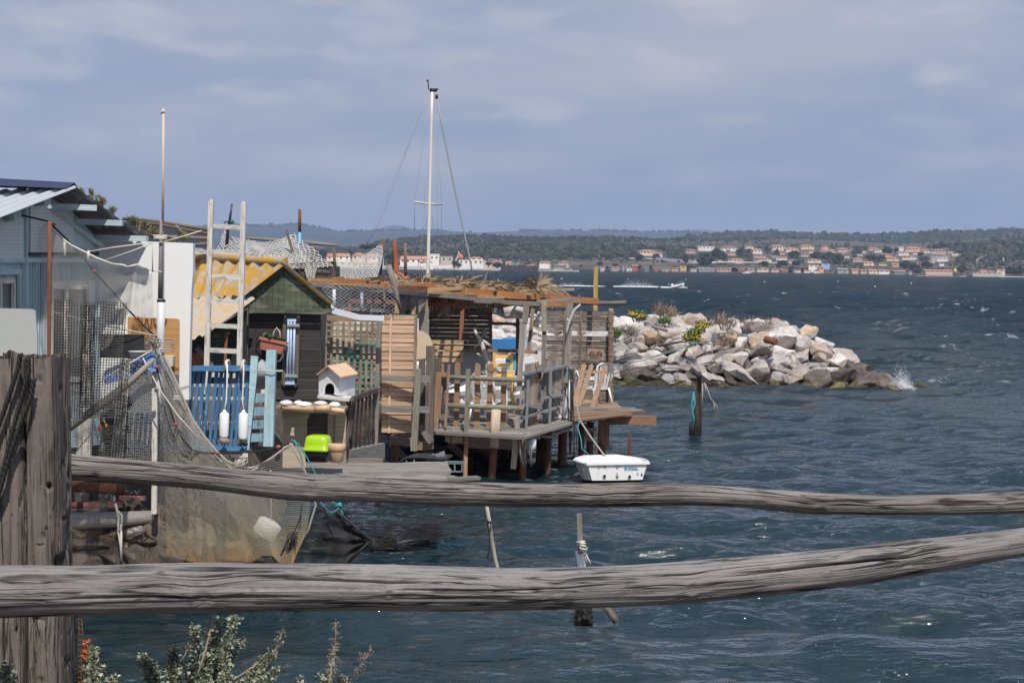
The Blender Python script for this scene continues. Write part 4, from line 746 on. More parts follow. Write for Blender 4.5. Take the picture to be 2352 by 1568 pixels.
# pole: rust, PVC, etc
solo('rusty_pole', M_RUST, 'reddish rusty steel pole in front of the cabin window', 'pole', lambda q: lines(q, A, [(391, 400), (388, 900), (384, 1460), (382, 2100)], wpx(A, 15, 20.4), 20.4, 10))
p = P(364, 1180, 22.6); t = T('net_pole', 'tall patched net pole of pale lath, grey wood and white pipe', 'pole', p)
q = MB(); lines(q, A, [(1281, -478), (1279, 0), (1276, 420)], wpx(A, 11, 22.6), 22.6, 6); lines(q, A, [(1260, -440), (1276, -462), (1288, -455)], .012, 22.58, 5); q.build('lath', plain('pale_lath', (.60, .50, .37), .8, .15), t)
q = MB(); lines(q, A, [(1262, 395), (1260, 700), (1256, 1010)], [wpx(A, 11, 22.6), wpx(A, 16, 22.6), wpx(A, 19, 22.6)], 22.55, 9); q.build('middle_post', W_GREY, t)
q = MB(); lines(q, A, [(1264, 1022), (1257, 1300), (1252, 1700), (1248, 1900)], wpx(A, 31, 22.6), 22.55, 14); q.build('pipe', M_PVC, t)
q = MB(); lines(q, A, [(1264, 1014), (1264, 1030)], wpx(A, 34, 22.6), 22.55, 14); q.build('tape_band', M_BLACKP, t)
q = MB(); bar(q, C, 1216, 340, 1212, 1320, 40, 22.45, dep=.09); q.build('lower_post', W_WHITE, t)
def wraps(name, zf, x, y, rad, Y, n, mat, label, dy=8):
    q = MB(); pts = []
    for k in range(n * 10 + 1):
        a = 2 * math.pi * k / 10; c = zf(x, y + dy * k / 10, Y); pts.append(c + Vector((math.cos(a) * rad, math.sin(a) * rad, R.uniform(-.008, .008))))
    q.tube(pts, .008, 5); return S(q, name, mat, label, 'rope')
wraps('rope_binding', A, 1256, 510, .085, 22.55, 4, M_ROPEW, 'pale rope bound round the grey middle of the net pole'); wraps('rope_binding', A, 1250, 1330, .19, 22.5, 5, M_ROPEG, 'grey rope bound low on the white pipe above the blue railing', 18)
q = MB()
for k in range(16): a = (1180 + R.uniform(-25, 60), 1290 + R.uniform(-40, 160)); lines(q, A, [(1255 + R.uniform(-25, 20), 1370 + R.uniform(-50, 40), 22.35), (a[0], a[1], 22.3), (a[0] + R.uniform(-40, 30), a[1] + R.uniform(20, 90), 22.3)], .007, 22.3, 5)
S(q, 'rope_tangle', M_ROPEG, 'tangle of grey cords knotted on the white pipe', 'rope')
solo('white_post', W_WHITE, 'white painted timber post seen through the black plastic mesh', 'post', lambda q: (bar(q, C, 688, 70, 682, 870, 62, 22.9, dep=.1), bar(q, C, 625, 600, 618, 1220, 44, 22.95, dep=.08)))
solo('driftwood_pole', W_GREY, 'long grey driftwood pole slanting up to the net pole', 'pole', lambda q: lines(q, C, [(440, 720), (505, 676), (880, 400), (1040, 270), (1210, 110)], [.03, .05, .055, .045, .03], 21.9, 9))
# blue railing
rail = T('blue_railing', 'bright blue wooden railing with slanting balusters', 'railing', P(430, 1040, 24.5))
q = MB(); bar(q, D, -220, 190, 810, 178, 40, 24.4, dep=.09, wob=.008); q.build('handrail', W_BLUE, rail)
xs = [-190, -155, -118, -80, -40, 5, 45, 90, 140, 190, 240, 288, 332, 376, 420, 466, 518, 556, 592, 632, 682, 712, 765]
for k, x in enumerate(xs): q = MB(); q.beam(D(x + 8, 180, 24.5), D(x - 48 + R.uniform(-6, 6), 800, 24.5), wpx(D, 27, 24.5), .045, w1=wpx(D, 21, 24.5)); q.build('baluster', W_BLUE, rail)
q = MB(); bar(q, D, -220, 800, 770, 812, 34, 24.45, dep=.07); q.build('bottom_rail', W_BLUE, rail)
q = MB(); bar(q, D, -230, 310, 780, 318, 22, 24.9, dep=.06); bar(q, D, -230, 420, 740, 416, 22, 25.2, dep=.06); bar(q, D, -200, 610, 720, 610, 20, 25.1, dep=.06); S(q, 'white_rail_boards', W_WHITE, 'white boards of a pallet stacked behind the blue railing', 'boards')
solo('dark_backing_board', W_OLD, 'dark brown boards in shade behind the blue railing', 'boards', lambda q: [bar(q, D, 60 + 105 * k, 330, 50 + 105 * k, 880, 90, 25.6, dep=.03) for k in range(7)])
# pale blue step ladder between the posts
t = T('step_ladder', 'pale blue step ladder leaning between the railing and the blue post', 'ladder', P(575, 1035, 24.3))
q = MB(); poly(q, D, [(790, 85), (845, 90), (835, 260), (775, 820), (752, 820), (765, 600)], 24.2, .06, tint=.6); q.build('side_board', W_LBLUE, t); q = MB(); poly(q, D, [(870, 350), (905, 345), (888, 600), (882, 790), (850, 790), (868, 560)], 24.9, .05, tint=.5); q.build('side_board', W_WHITE, t)
for x0, y0, x1 in ((818, 412, 897), (806, 518, 890), (796, 622, 885), (783, 724, 880)): q = MB(); bar(q, D, x0, y0, x1, y0 - 2, 36, 24.4, 24.8, dep=.12); q.build('tread', W_LBLUE, t)
solo('blue_post', W_LBLUE, 'thick square pale blue post beside the step ladder', 'post', lambda q: (bar(q, D, 953, 40, 930, 790, 74, 24.0, dep=.14, wob=.004)))
solo('rope_ring', M_ROPEW, 'thin pale cord tied round the pale blue post', 'rope', lambda q: q.tube([D(952, 200, 24.0) + Vector((math.cos(a * .7) * .16, math.sin(a * .7) * .12 + .0, R.uniform(-.006, .006))) for a in range(10)], .007, 5))
solo('grey_pipe', M_GREYB, 'grey drain pipe elbow behind the pale blue post', 'pipe', lambda q: lines(q, D, [(840, 240), (880, 205), (925, 160)], .13, 25.4, 10))
for i, (x, y0, y1, rope_x, lab) in enumerate(((580, 520, 735, 607, 'left white fender hanging on the blue railing'), (730, 522, 752, 735, 'right white fender with barnacled bottom on the blue railing'))):
    t = T('boat_fender', lab, 'fender', D(x, y1 + 10, 24.0), 'fenders on the blue railing'); a, b_ = D(x - 2, y1, 24.0), D(x + 4, y0, 24.0); r_ = wpx(D, 38, 24)
    q = MB(); q.lathe(a, b_, [(0, .03), (.02, r_ * .5), (.07, r_ * .9), (.13, r_), (.87, r_), (.94, r_ * .85), (.985, r_ * .45), (1.0, r_ * .34), (1.06, r_ * .3), (1.07, .01)], 18); q.build('float_body', M_WPL, t)
    q = MB(); lines(q, D, [(rope_x, 150, 24.25), (rope_x - 4, 300, 24.1), (rope_x - 10, 440, 24.05), (x + 5, y0 - 20, 24.0)], .011, 24, 6); q.build('rope', M_ROPEW, t); q = MB(); q.tube([D(rope_x, 172, 24.4) + Vector((R.uniform(-.02, .02), .13 * math.sin(a * .8), .1 * math.cos(a * .8))) for a in range(17)], .013, 6); q.build('rope_loop', M_ROPEW, t)
    q = MB()
    for k in range(7): q.blob(D(x + R.uniform(-26, 26), y1 + R.uniform(2, 22), 23.95), .03, .03, .035, 6, 5, .2)
    q.build('barnacles', M_TWIG if i == 0 else M_TARPK, t)
# bench cabinet with stones, carrier, pot, cat house
t = T('work_bench', 'rough pale timber bench with a dark opening underneath', 'bench', P(715, 1045, 26.6))
q = MB(); poly(q, D, [(980, 482), (1300, 478), (1530, 500), (1528, 522), (1290, 515), (985, 498)], 26.3, .55, tint=.5); q.build('tabletop', W_BROWN, t)
q = MB(); poly(q, D, [(1030, 520), (1250, 528), (1240, 570), (1228, 590), (1224, 960), (1038, 960), (1046, 590), (1034, 565)], 26.5, .05, tint=.6); q.build('leg_board', W_PALEP, t)
q = MB(); poly(q, D, [(1395, 545), (1455, 545), (1450, 790), (1390, 790)], 26.75, .04, tint=.7); poly(q, D, [(1455, 548), (1540, 550), (1530, 790), (1450, 790)], 26.7, .04, tint=.45); q.build('side_panel', W_PALEP, t)
q = MB(); poly(q, D, [(1228, 528), (1400, 528), (1395, 860), (1228, 860)], 26.95, .03, tint=.3); q.build('back_board', W_OLD, t)
for x, y, w_, h_, lab in ((1068, 456, 52, 27, 'roundest white stone at the left end of the bench'), (1164, 455, 36, 24, 'small white stone half hidden behind the big flat one'), (1207, 466, 66, 25, 'big flat white stone in the middle of the bench row'), (1337, 458, 57, 22, 'smooth oval white stone second from the right on the bench'), (1447, 470, 46, 25, 'white stone at the right end of the bench')):
    q = MB(); q.blob(D(x, y, 26.2 if w_ != 36 else 26.45), wpx(D, w_, 26.3), .12, wpx(D, h_, 26.3), 14, 9, .05); S(q, 'white_stone', M_STONE, lab, 'stone', 'white stones on the bench')
solo('roof_tile', M_POT, 'ochre curved tiles lying under the white stones', 'tile', lambda q: (q.tube([D(1040, 492, 26.15), D(1290, 500, 26.12)], .045, 10), q.tube([D(1295, 500, 26.1), D(1415, 492, 26.1)], .05, 10), q.tube([D(1420, 505, 26.1), D(1525, 518, 26.1)], .04, 10)))
def rrect(w, d, r, z, c, rz, n=5):
    m = Matrix.Rotation(rz, 3, 'Z'); pts = []
    for sx, sy, a0 in ((1, 1, 0), (-1, 1, 90), (-1, -1, 180), (1, -1, 270)):
        for k in range(n): a = math.radians(a0 + 90 * k / (n - 1)); pts.append(c + m @ Vector((sx * (w / 2 - r) + r * math.cos(a), sy * (d / 2 - r) + r * math.sin(a), z)))
    return pts
def loftbox(mb, secs, c, rz, tint=.5, smooth=True):
    n = 20; vs = []
    for z, w, d, r in secs: vs += rrect(w, d, r, z, c, rz)
    fs = [(i * n + j, i * n + (j + 1) % n, (i + 1) * n + (j + 1) % n, (i + 1) * n + j) for i in range(len(secs) - 1) for j in range(n)] + [tuple(range(n))[::-1], tuple(range((len(secs) - 1) * n, len(secs) * n))]
    return mb.add(vs, fs, None, tint, smooth)
c = D(1318, 908, 26.1); t = T('pet_carrier', 'black plastic pet carrier with a lime green lid under the bench', 'carrier', c); u = wpx(D, 1, 26.1)
q = MB(); loftbox(q, [(0, 165 * u, .30, .03), (60 * u, 178 * u, .33, .05), (105 * u, 186 * u, .34, .05)], c, -.18); q.build('tub', M_BLACKP, t)
q = MB(); loftbox(q, [(82 * u, 202 * u, .37, .05), (100 * u, 204 * u, .38, .06), (104 * u, 190 * u, .36, .06), (150 * u, 182 * u, .35, .06), (190 * u, 168 * u, .32, .06), (202 * u, 150 * u, .28, .07), (207 * u, 110 * u, .2, .07)], c, -.18); q.build('lid', M_LIME, t)
c = D(1463, 915, 26.0); u = wpx(D, 1, 26.0); t = T('plant_pot', 'beige round plant pot with a wide rim on the jetty', 'pot', c)
q = MB(); q.lathe(c, c + Vector((0, 0, 140 * u)), [(0, 46 * u), (.02, 50 * u), (.62, 62 * u), (.66, 63 * u)], 20); q.build('body', M_POT, t); q = MB(); q.lathe(c + Vector((0, 0, 88 * u)), c + Vector((0, 0, 142 * u)), [(0, 63 * u), (.1, 70 * u), (.9, 72 * u), (1, 68 * u), (.9, 60 * u), (.4, 58 * u)], 20); q.build('rim', M_POT, t)
t = T('cat_house', 'little white cat house with arched doorway and pale board roof', 'animal house', E(230, 990, 28.2))
def pent(zoff): return [E(148, 812, 28.5 + zoff), E(225, 766, 28.35 + zoff), E(312, 838, 28.1 + zoff), E(300, 985, 28.1 + zoff), E(145, 975, 28.5 + zoff)]
q = MB(); f_ = pent(0); dv = E(433, 815, 28.75) - E(310, 838, 28.1); ar = [(195, 972), (197, 925), (205, 902), (220, 888), (238, 886), (255, 893), (266, 910), (270, 935), (268, 974)]; da = [E(x, y, 28.5 - .4 * (x - 145) / 160) for x, y in ar]
q.add(f_ + da, [(0, 1, 9, 8, 7, 6, 5, 4), (1, 2, 3, 13, 12, 11, 10, 9)], None, .5); q.add([f_[2], f_[2] + dv, E(428, 985, 28.75), f_[3]], [(0, 1, 2, 3)], None, .5)
q.add([f_[0], f_[1], f_[2], f_[2] + dv, f_[1] + dv, f_[0] + dv], [(1, 2, 3, 4), (0, 1, 4, 5)], None, .5); q.add([f_[0] + dv, f_[1] + dv, f_[2] + dv, f_[3] + dv, f_[4] + dv], [(0, 4, 3, 2, 1)], None, .5); q.add([f_[0], f_[4], f_[4] + dv, f_[0] + dv], [(0, 1, 2, 3)], None, .5); q.build('wall', W_WHITE if 0 else M_WALL, t)
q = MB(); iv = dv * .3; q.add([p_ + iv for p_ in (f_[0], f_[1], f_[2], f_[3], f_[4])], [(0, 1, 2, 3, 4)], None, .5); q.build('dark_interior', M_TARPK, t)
q = MB(); up = Vector((0, 0, .012)); ov = dv.normalized() * .05; R0 = E(225, 757, 28.3) - ov; R1 = R0 + dv + 2 * ov; L0 = E(138, 822, 28.5) - ov; Q0 = E(325, 845, 28.0) - ov; 
q.prism([R0, Q0, Q0 + dv + 2 * ov, R1], (0, 0, .022), .7); q.prism([L0, R0, R1, L0 + dv + 2 * ov], (0, 0, .022), .4); q.build('roof', W_PALEP if 0 else W_SLAT, t)
solo('shelf_board', W_WHITE, 'white board shelf under the cat house', 'shelf', lambda q: (poly(q, E, [(135, 985, 28.1), (390, 1005, 27.9), (385, 1030, 27.9), (138, 1005, 28.1)], 28, .5, tint=.6)))
# brown turned balustrade
t = T('balustrade', 'dark brown turned balustrade with peeling white specks', 'railing', E(480, 1450, 29.5))
q = MB(); q.beam(E(395, 1012, 28.4), E(618, 935, 31.2), wpx(E, 34, 29.5), .07); q.build('handrail', W_DBROWN, t); q = MB(); q.beam(E(345, 1468, 28.4), E(612, 1398, 31.2), wpx(E, 28, 29.5), .07); q.build('bottom_rail', W_OLD, t)
prof = [(0, .5), (.05, .5), (.09, .32), (.13, .5), (.3, .62), (.42, .34), (.47, .55), (.5, .36), (.55, .55), (.62, .36), (.85, .48), (.9, .3), (.93, .5), (1, .5)]
for k in range(8):
    a = .03 + k / 7 * .93; Yk = 28.4 + 2.8 * a; q = MB(); q.lathe(E(345 + 267 * a + 10, 1455 - 70 * a, Yk), E(395 + 223 * a, 1020 - 76 * a, Yk), [(f, r_ * wpx(E, 46, Yk) * .44) for f, r_ in prof], 10); q.build('baluster', W_DBROWN, t)
solo('newel_post', W_DBROWN, 'peeling brown newel post at the near end of the balustrade', 'post', lambda q: q.lathe(E(350, 1475, 28.3), E(402, 995, 28.3), [(0, .06), (.25, .06), (.27, .04), (.6, .07), (.63, .045), (.66, .07), (.86, .05), (.9, .08), (1, .075)], 12))
solo('base_plank', W_GREY, 'weathered plank laid under the brown balustrade', 'plank', lambda q: (q.beam(E(330, 1490, 28.2), E(640, 1418, 31.4), .12, .3)))
# dark shed
shed = T('shed', 'small dark boarded shed with mossy gable and lichen roof', 'shed', P(650, 930, 30))
q = MB(); YS = 30.0
rows = [(930, 985), (985, 1045), (1045, 1118), (1118, 1200), (1200, 1292), (1292, 1345), (1345, 1440), (1440, 1520), (1520, 1600)]
for k, (y0, y1) in enumerate(rows):
    q.beam(B(578, (y0 + y1) / 2, YS), B(1140, (y0 + y1) / 2 + 4, YS + .03), wpx(B, y1 - y0 - 3, YS), .04, ax=(0, 1, .22))
q.build('wall_boards', W_DARK, shed)
q = MB(); poly(q, B, [(572, 930), (1145, 935), (1130, 1620), (570, 1620)], YS + .04, 1.7, tint=.4); q.build('wall', W_OLD, shed)
q = MB(); bar(q, B, 560, 860, 552, 1480, 38, YS - .12, dep=.1); q.build('corner_post', W_OLD, shed)
q = MB()
gx_ = np.linspace(585, 1222, 15)
for k in range(14):
    x0, x1 = gx_[k], gx_[k + 1] - 2; top = lambda x: 800 + (575 - 800) * (x - 560) / (862 - 560) if x < 862 else 575 + (862 - 575) * (x - 862) / (1228 - 862)
    pts = [(x0, top(x0) + 6), (x1, top(x1) + 6), (x1, 900), (x0, 900)] if not x0 < 862 < x1 else [(x0, top(x0) + 6), (862, 580), (x1, top(x1) + 6), (x1, 900), (x0, 900)]
    poly(q, B, pts, YS - .16 - .006 * (k % 2), .05)
q.build('gable_boards', W_GREEN, shed)
q = MB(); bar(q, B, 552, 790, 868, 552, 34, YS - .2, dep=.04); bar(q, B, 858, 552, 1232, 848, 36, YS - .2, dep=.04); bar(q, B, 580, 908, 862, 908, 30, YS - .19, dep=.04); bar(q, B, 862, 910, 1225, 905, 28, YS - .2, dep=.04); q.build('barge_board', W_GREEN, shed)
q = MB(); a = B(866, 540, YS - .3); b_ = B(60, 478, YS + 1.3); c = B(548, 786, YS - .34); corr(q, a, b_, c, B(20, 826, YS + .5), 8, .035); q.build('roof_sheet', M_LICH, shed)
q = MB(); c = B(1236, 846, YS - .3); corr(q, a, b_, c, c + (b_ - a) + Vector((0, .6, 0)), 8, .035); q.build('far_roof_sheet', M_LICH, shed)
q = MB(); q.tube([B(868, 520, YS - .3), B(500, 500, YS + .4), B(60, 482, YS + 1.3)], .065, 10); q.build('ridge_tile', M_LICH, shed)
q = MB(); a = B(628, 812, YS - .5); b_ = B(60, 806, YS - .3); c = B(215, 1112, YS - 1.9); corr(q, a, b_, c, B(-350, 1150, YS - 1.7), 6, .04); q.build('lean_to_sheet', M_FIB, shed)
q = MB(); q.beam(B(862, 930, YS - .05), B(850, 1485, YS - .05), wpx(B, 26, YS), .06); q.beam(B(968, 930, YS - .05), B(952, 1485, YS - .05), wpx(B, 26, YS), .06); q.beam(B(850, 1486, YS - .06), B(955, 1490, YS - .06), .05, .07); fr = q.build('window', W_OLD, shed)
q = MB(); poly(q, B, [(875, 935), (960, 935), (945, 1480), (862, 1480)], YS - .02, .02, tint=.3); q.build('pane', M_GLASS, fr)
q = MB()
for x in (890, 912, 938): q.tube([B(x, 975, YS - .12), B(x - 14, 1475, YS - .12)], .022, 8)
q.beam(B(880, 980, YS - .13), B(950, 980, YS - .13), .05, .03); q.beam(B(862, 1473, YS - .13), B(938, 1473, YS - .13), .05, .03); q.build('blue_white_rod', plain('pale_blue_rod', (.45, .58, .78), .4, .1), shed)
q = MB()
for y in (1018, 1415): q = MB(); q.beam(B(880 if y < 1100 else 862, y, YS - .15), B(975 if y < 1100 else 960, y + 2, YS - .15), .045, .05); q.build('bracket', M_GALV, shed)
t = T('hanging_planter', 'tilted terracotta window box hanging on the dark shed wall', 'planter', B(770, 1210, YS - .3))
q = MB(); c = B(765, 1180, YS - .28); m = Matrix.Rotation(.22, 3, 'Y')
vs = [c + m @ Vector(v) for v in ((-.22, -.1, .09), (.22, -.1, .09), (.22, .1, .09), (-.22, .1, .09), (-.18, -.08, -.1), (.18, -.08, -.1), (.18, .08, -.1), (-.18, .08, -.1))]
q.add(vs, [(0, 4, 5, 1), (1, 5, 6, 2), (2, 6, 7, 3), (3, 7, 4, 0), (4, 7, 6, 5)], None, .5); q.beam(vs[0] + Vector((-.02, 0, 0)), vs[1] + Vector((.02, 0, 0)), .05, .04, .5); q.beam(vs[1], vs[2], .05, .03, .5); q.build('trough', M_TERRA, t)
q = MB()
for k in range(60): p0 = c + m @ Vector((R.uniform(-.19, .2), R.uniform(-.08, .07), .1)); a_ = R.uniform(0, 6.3); L_ = R.uniform(.03, .09); d_ = Vector((math.cos(a_) * L_, math.sin(a_) * L_, R.uniform(.02, .08))); s_ = Vector((-d_.y, d_.x, .02)) * .5; q.add([p0, p0 + d_ * .6 + s_, p0 + d_ * 1.2, p0 + d_ * .6 - s_], [(0, 1, 2, 3)], None)
q.build('plants', M_GREENL, t)
q = MB(); lines(q, B, [(762, 1130), (775, 1075), (798, 1040), (820, 1070), (828, 1140)], .013, YS - .2, 5); q.build('rope', M_ROPEW, t); q = MB(); lines(q, B, [(840, 1215), (845, 1260), (820, 1300), (795, 1300)], .016, YS - .25, 5); q.build('rope', M_ROPEW, t)
solo('power_cable', M_BLACKP, 'loose black cable looped on the dark shed wall', 'cable', lambda q: (lines(q, B, [(625, 1060), (650, 1058), (672, 1100), (690, 1130)], .008, YS - .1, 5), lines(q, B, [(650, 1062), (672, 1085), (640, 1130), (632, 1160), (650, 1190), (690, 1215)], .008, YS - .1, 5)))
# under the lean-to
solo('greenhouse_frame', MATS['green_black'] if 'green_black' in MATS else plain('green_black', (.012, .022, .02), .6, .2), 'dark green mesh enclosure under the lean-to sheet', 'enclosure', lambda q: poly(q, B, [(280, 1060), (500, 930), (560, 900), (560, 1600), (100, 1600), (105, 1150)], 29.4, .05, tint=.4))
solo('enclosure_grid', plain('grid_green', (.10, .16, .14), .6, .1), 'thin wire grid on the dark enclosure beside the ladder', 'grid', lambda q: [q.beam(B(285, 1100 + 26 * k, 29.2), B(390, 1085 + 26 * k, 29.2), .014, .01) for k in range(10)] + [q.beam(B(290 + 20 * k, 1060, 29.2), B(285 + 20 * k, 1340, 29.2), .012, .01) for k in range(6)])
solo('brown_stick', W_RED, 'red brown upright batten inside the ladder gap', 'batten', lambda q: (bar(q, B, 405, 1075, 392, 1340, 20, 29.0), bar(q, B, 310, 1105, 335, 1100, 20, 29.0), bar(q, B, 395, 1085, 425, 1078, 18, 29.0)))
t = T('trellis', 'small dark brown crossed trellis under the lean-to', 'trellis', B(160, 1340, 28.6)); q = MB()
for k in range(6): q.beam(B(100 + 24 * k, 1240, 28.6), B(60 + 24 * k + 60, 1345, 28.6) if 0 else B(100 + 24 * k - 60, 1345, 28.6), .05, .02); q.beam(B(70 + 24 * k, 1240, 28.58), B(70 + 24 * k + 60, 1345, 28.58), .05, .02)
q.build('lattice', W_RED, t); q = MB(); q.beam(B(170, 1195, 28.5), B(290, 1340, 28.5), .08, .05); q.build('brace', W_OLD, t)
# white ladder
t = T('ladder', 'tall whitewashed wooden ladder standing before the lichen roof', 'ladder', P(512, 1030, 27))
for pts in ([(285, 48), (278, 260), (268, 640), (258, 1000), (245, 1560)], [(540, 66), (534, 260), (524, 640), (512, 1000), (500, 1560)]):
    q = MB(); n0 = [B(x, y, 27.0) for x, y in pts]
    for a, b_ in zip(n0, n0[1:]): q.beam(a, b_, wpx(B, 39, 27), .09, .5)
    q.beam(n0[0], n0[0] + (n0[0] - n0[1]).normalized() * .03, wpx(B, 30, 27), .07, .6); q.build('rail', W_WHITE, t)
for y in (250, 446, 640, 832, 1025, 1218, 1410): dx = -(y - 250) * .034; q = MB(); q.beam(B(298 + dx, y - 4, 27.02), B(520 + dx, y + 6, 27.02), wpx(B, 36, 27), .05); q.build('rung', W_WHITE, t)
# clutter of the yard behind the mesh
q = MB(); f_ = bil(A(810, 1570, 23.1), A(1250, 1400, 23.2), A(1330, 1560, 23.0), A(820, 1680, 22.9), 0, .05, 3)
NTU = 14; vs = [f_(i / NTU, j / 8) for j in range(9) for i in range(NTU + 1)]; q.add(vs, [(j * (NTU + 1) + i, j * (NTU + 1) + i + 1, (j + 1) * (NTU + 1) + i + 1, (j + 1) * (NTU + 1) + i) for j in range(8) for i in range(NTU)], None, .5, True); S(q, 'blue_tarpaulin', M_TARPB, 'crumpled bright blue tarpaulin beside the net pole', 'tarpaulin')
solo('dark_crate_panel', M_TARPK, 'dark plastic panel standing before the tan board', 'panel', lambda q: poly(q, A, [(780, 1282), (1128, 1292), (1125, 1480), (780, 1470)], 22.9, .04, tint=.5))
solo('white_bucket', M_WPL, 'small white bucket beside the blue tarpaulin', 'bucket', lambda q: q.lathe(A(1085, 1470, 22.75), A(1085, 1418, 22.75), [(0, .1), (.9, .12), (.92, .13), (1, .13)], 14))
solo('paper_sheet', plain('cream_card', (.62, .56, .44), .8), 'cream card box corner behind the white pipe', 'box', lambda q: poly(q, A, [(1270, 1455), (1355, 1460), (1352, 1540), (1270, 1540)], 23.1, .2, tint=.5))
q = MB()
for k in range(70): q.blob(C(R.uniform(500, 940), R.uniform(430, 850) , 23.6 + R.uniform(0, .6)), R.uniform(.06, .2), R.uniform(.06, .15), R.uniform(.05, .14), 7, 5, .35)
tag(q.build('stored_gear', M_TARPK), kind='stuff')
for k, (x, y, s_, lab) in enumerate(((760, 445, 9, 'small orange float high in the black mesh'), (785, 655, 15, 'tall orange plastic scrap behind the black mesh'), (835, 630, 10, 'little orange scrap right of the tall one'), (775, 575, 9, 'orange and blue scrap behind the white post'))): q = MB(); q.blob(C(x, y, 23.3), wpx(C, s_, 23), .05, wpx(C, s_ * (2.2 if k == 1 else 1.2), 23), 7, 6, .25); S(q, 'orange_float', plain('orange_scrap', (.65, .20, .03), .6), lab, 'float')
# logs, pipe, rubble on the shore under the nets
solo('rusty_pipe', M_RUST, 'thick rusty steel pipe lying behind the split post', 'pipe', lambda q: lines(q, C, [(300, 1085), (520, 1100), (985, 1135)], wpx(C, 46, 22.6), 22.6, 14))
solo('shore_log', wood('log_pale', (.42, .39, .36), (.22, .19, .17)), 'thick pale grey log resting on the rubble', 'log', lambda q: lines(q, C, [(-60, 1405), (300, 1395), (520, 1385), (900, 1365), (1200, 1345)], [wpx(C, 62, 22.9), wpx(C, 66, 22.9), wpx(C, 68, 22.9), wpx(C, 62, 22.9), wpx(C, 50, 22.9)], 22.9, 16))
solo('red_plank', wood('plank_dull_red', (.30, .11, .10), (.17, .06, .055)), 'dull red plank above the pale log', 'plank', lambda q: (bar(q, C, 480, 1240, 950, 1252, 34, 23.3, dep=.2), bar(q, C, 940, 1195, 1140, 1200, 30, 23.5, dep=.1)))
solo('grey_plank', W_GREY, 'thin grey plank between the red plank and the pale log', 'plank', lambda q: bar(q, C, 480, 1300, 800, 1285, 26, 23.2, dep=.15))
solo('short_stake', W_GREY, 'short leaning grey stake on the pale log', 'stake', lambda q: (bar(q, C, 815, 1160, 808, 1300, 55, 23.0, dep=.08)))
solo('pale_block', W_PALEP, 'pale sawn timber block under the rusty pipe', 'block', lambda q: bar(q, C, 640, 1150, 630, 1215, 110, 23.4, dep=.1))
RMX = {'rub': rockmat('rubble_stone', (.12, .09, .068), (.34, .265, .19), (.36, .22, .11), 3)}; RMESH['rub'] = []
for j in range(5): me = rock_mesh(900 + j); me.materials.append(RMX['rub']); RMESH['rub'].append(me)
rub = [(560, 1530, 1.0), (680, 1480, .7), (760, 1560, .9), (880, 1500, .6), (940, 1580, .8), (1060, 1440, .7), (1180, 1400, .6), (1230, 1500, .8), (1100, 1540, .9), (1020, 1620, .7), (820, 1640, .8), (650, 1640, .9), (520, 1640, .7), (1270, 1600, .7), (1200, 1640, .6), (1350, 1650, .8), (1480, 1640, .7), (1600, 1650, .8), (1750, 1660, .6), (1900, 1670, .7), (450, 1560, .8), (1270, 1340, .5), (1080, 1270, .45), (990, 1250, .35), (2050, 1680, .6)]
for x, y, s_ in rub: boulder('rub', C(x, y, 23.35 - (y - 1250) * .0012), s_ * .85, 'brown rubble block of the bank below the nets', 'rubble blocks under the nets')
for k in range(10): boulder('wet', C(470 + 150 * k, 1700 + R.uniform(-15, 15), 22.6), .55, 'dark wet stone at the foot of the net bank', 'dark stones at the foot of the bank')
solo('bone_white_stick', M_DRIFT, 'bleached short stick lying on the rubble', 'stick', lambda q: lines(q, C, [(1010, 1475), (1060, 1450), (1115, 1440)], .045, 22.6, 7))
# low jetty of old boards
jet = T('low_jetty', 'low jetty of weathered boards over dark piles', 'jetty', P(900, 1090, 28))
q = MB(); zj = 1.12
for k in range(15):
    a = k / 15; l = P(705 + 10 * a, 1101 - 34 * a, 1).copy(); l = G(700, 1108 - 44 * a, zj); r_ = G(1010 + (25 * (1 - abs(a - .6))), 1104 - 40 * a, zj); q.beam(l, r_, .05, .24, ax=(0, 1, 0), wob=.012)
q.build('deck_boards', W_GREY, jet)
q = MB()
for k in range(7): x = 780 + 40 * k; q.beam(G(x + R.uniform(-8, 8), 1104 - 6 + k * .6, zj - .06), G(x + 60 + R.uniform(-5, 25), 1093 + k * .6, zj - .05), .05, .17)
q.build('loose_boards', W_GREY, jet)
q = MB(); q.beam(G(680, 1062, zj + .03), G(878, 1060, zj + .03), .1, .2, wob=.01); q.build('edge_timber', W_GREY, jet)
for x, y0, w_ in ((870, 1212, 22), (790, 1195, 26), (905, 1185, 18), (960, 1120, 16), (1040, 1108, 14)):
    b0 = G(x, y0, -.6); q = MB(); q.tube([b0, Vector((b0.x, b0.y, zj - .08))], pw(w_ / 2, b0.y), 10); q.build('pile', M_PILE, jet)
# black shelf / tray frame on the jetty
t = T('oyster_tray', 'black plastic oyster tray propped on thin legs', 'tray', HH(1600, 480, 29.5))
q = MB(); pts = [(1240, 425), (1300, 370), (1380, 338), (1500, 335), (1640, 345), (1780, 355)]
for a, b_ in zip(pts, pts[1:]): q.prism([HH(a[0], a[1], 29.2), HH(b_[0], b_[1], 29.2), HH(b_[0], b_[1] + 14, 29.2), HH(a[0], a[1] + 14, 29.2)], (.1, .7, 0), .5)
q.build('sheet', M_BLACKP, t); q = MB()
for x0, y0, x1, y1 in ((1375, 370, 1375, 445), (1375, 445, 1500, 440), (1455, 360, 1455, 440), (1800, 395, 1800, 480), (1880, 390, 1880, 480), (1955, 375, 1955, 485), (1380, 468, 1960, 485), (1780, 380, 1970, 380), (1780, 398, 1970, 398)): bar(q, HH, x0, y0, x1, y1, 12, 29.1, dep=.04)
q.build('frame', plain('frame_bluegrey', (.16, .22, .25), .6), t)
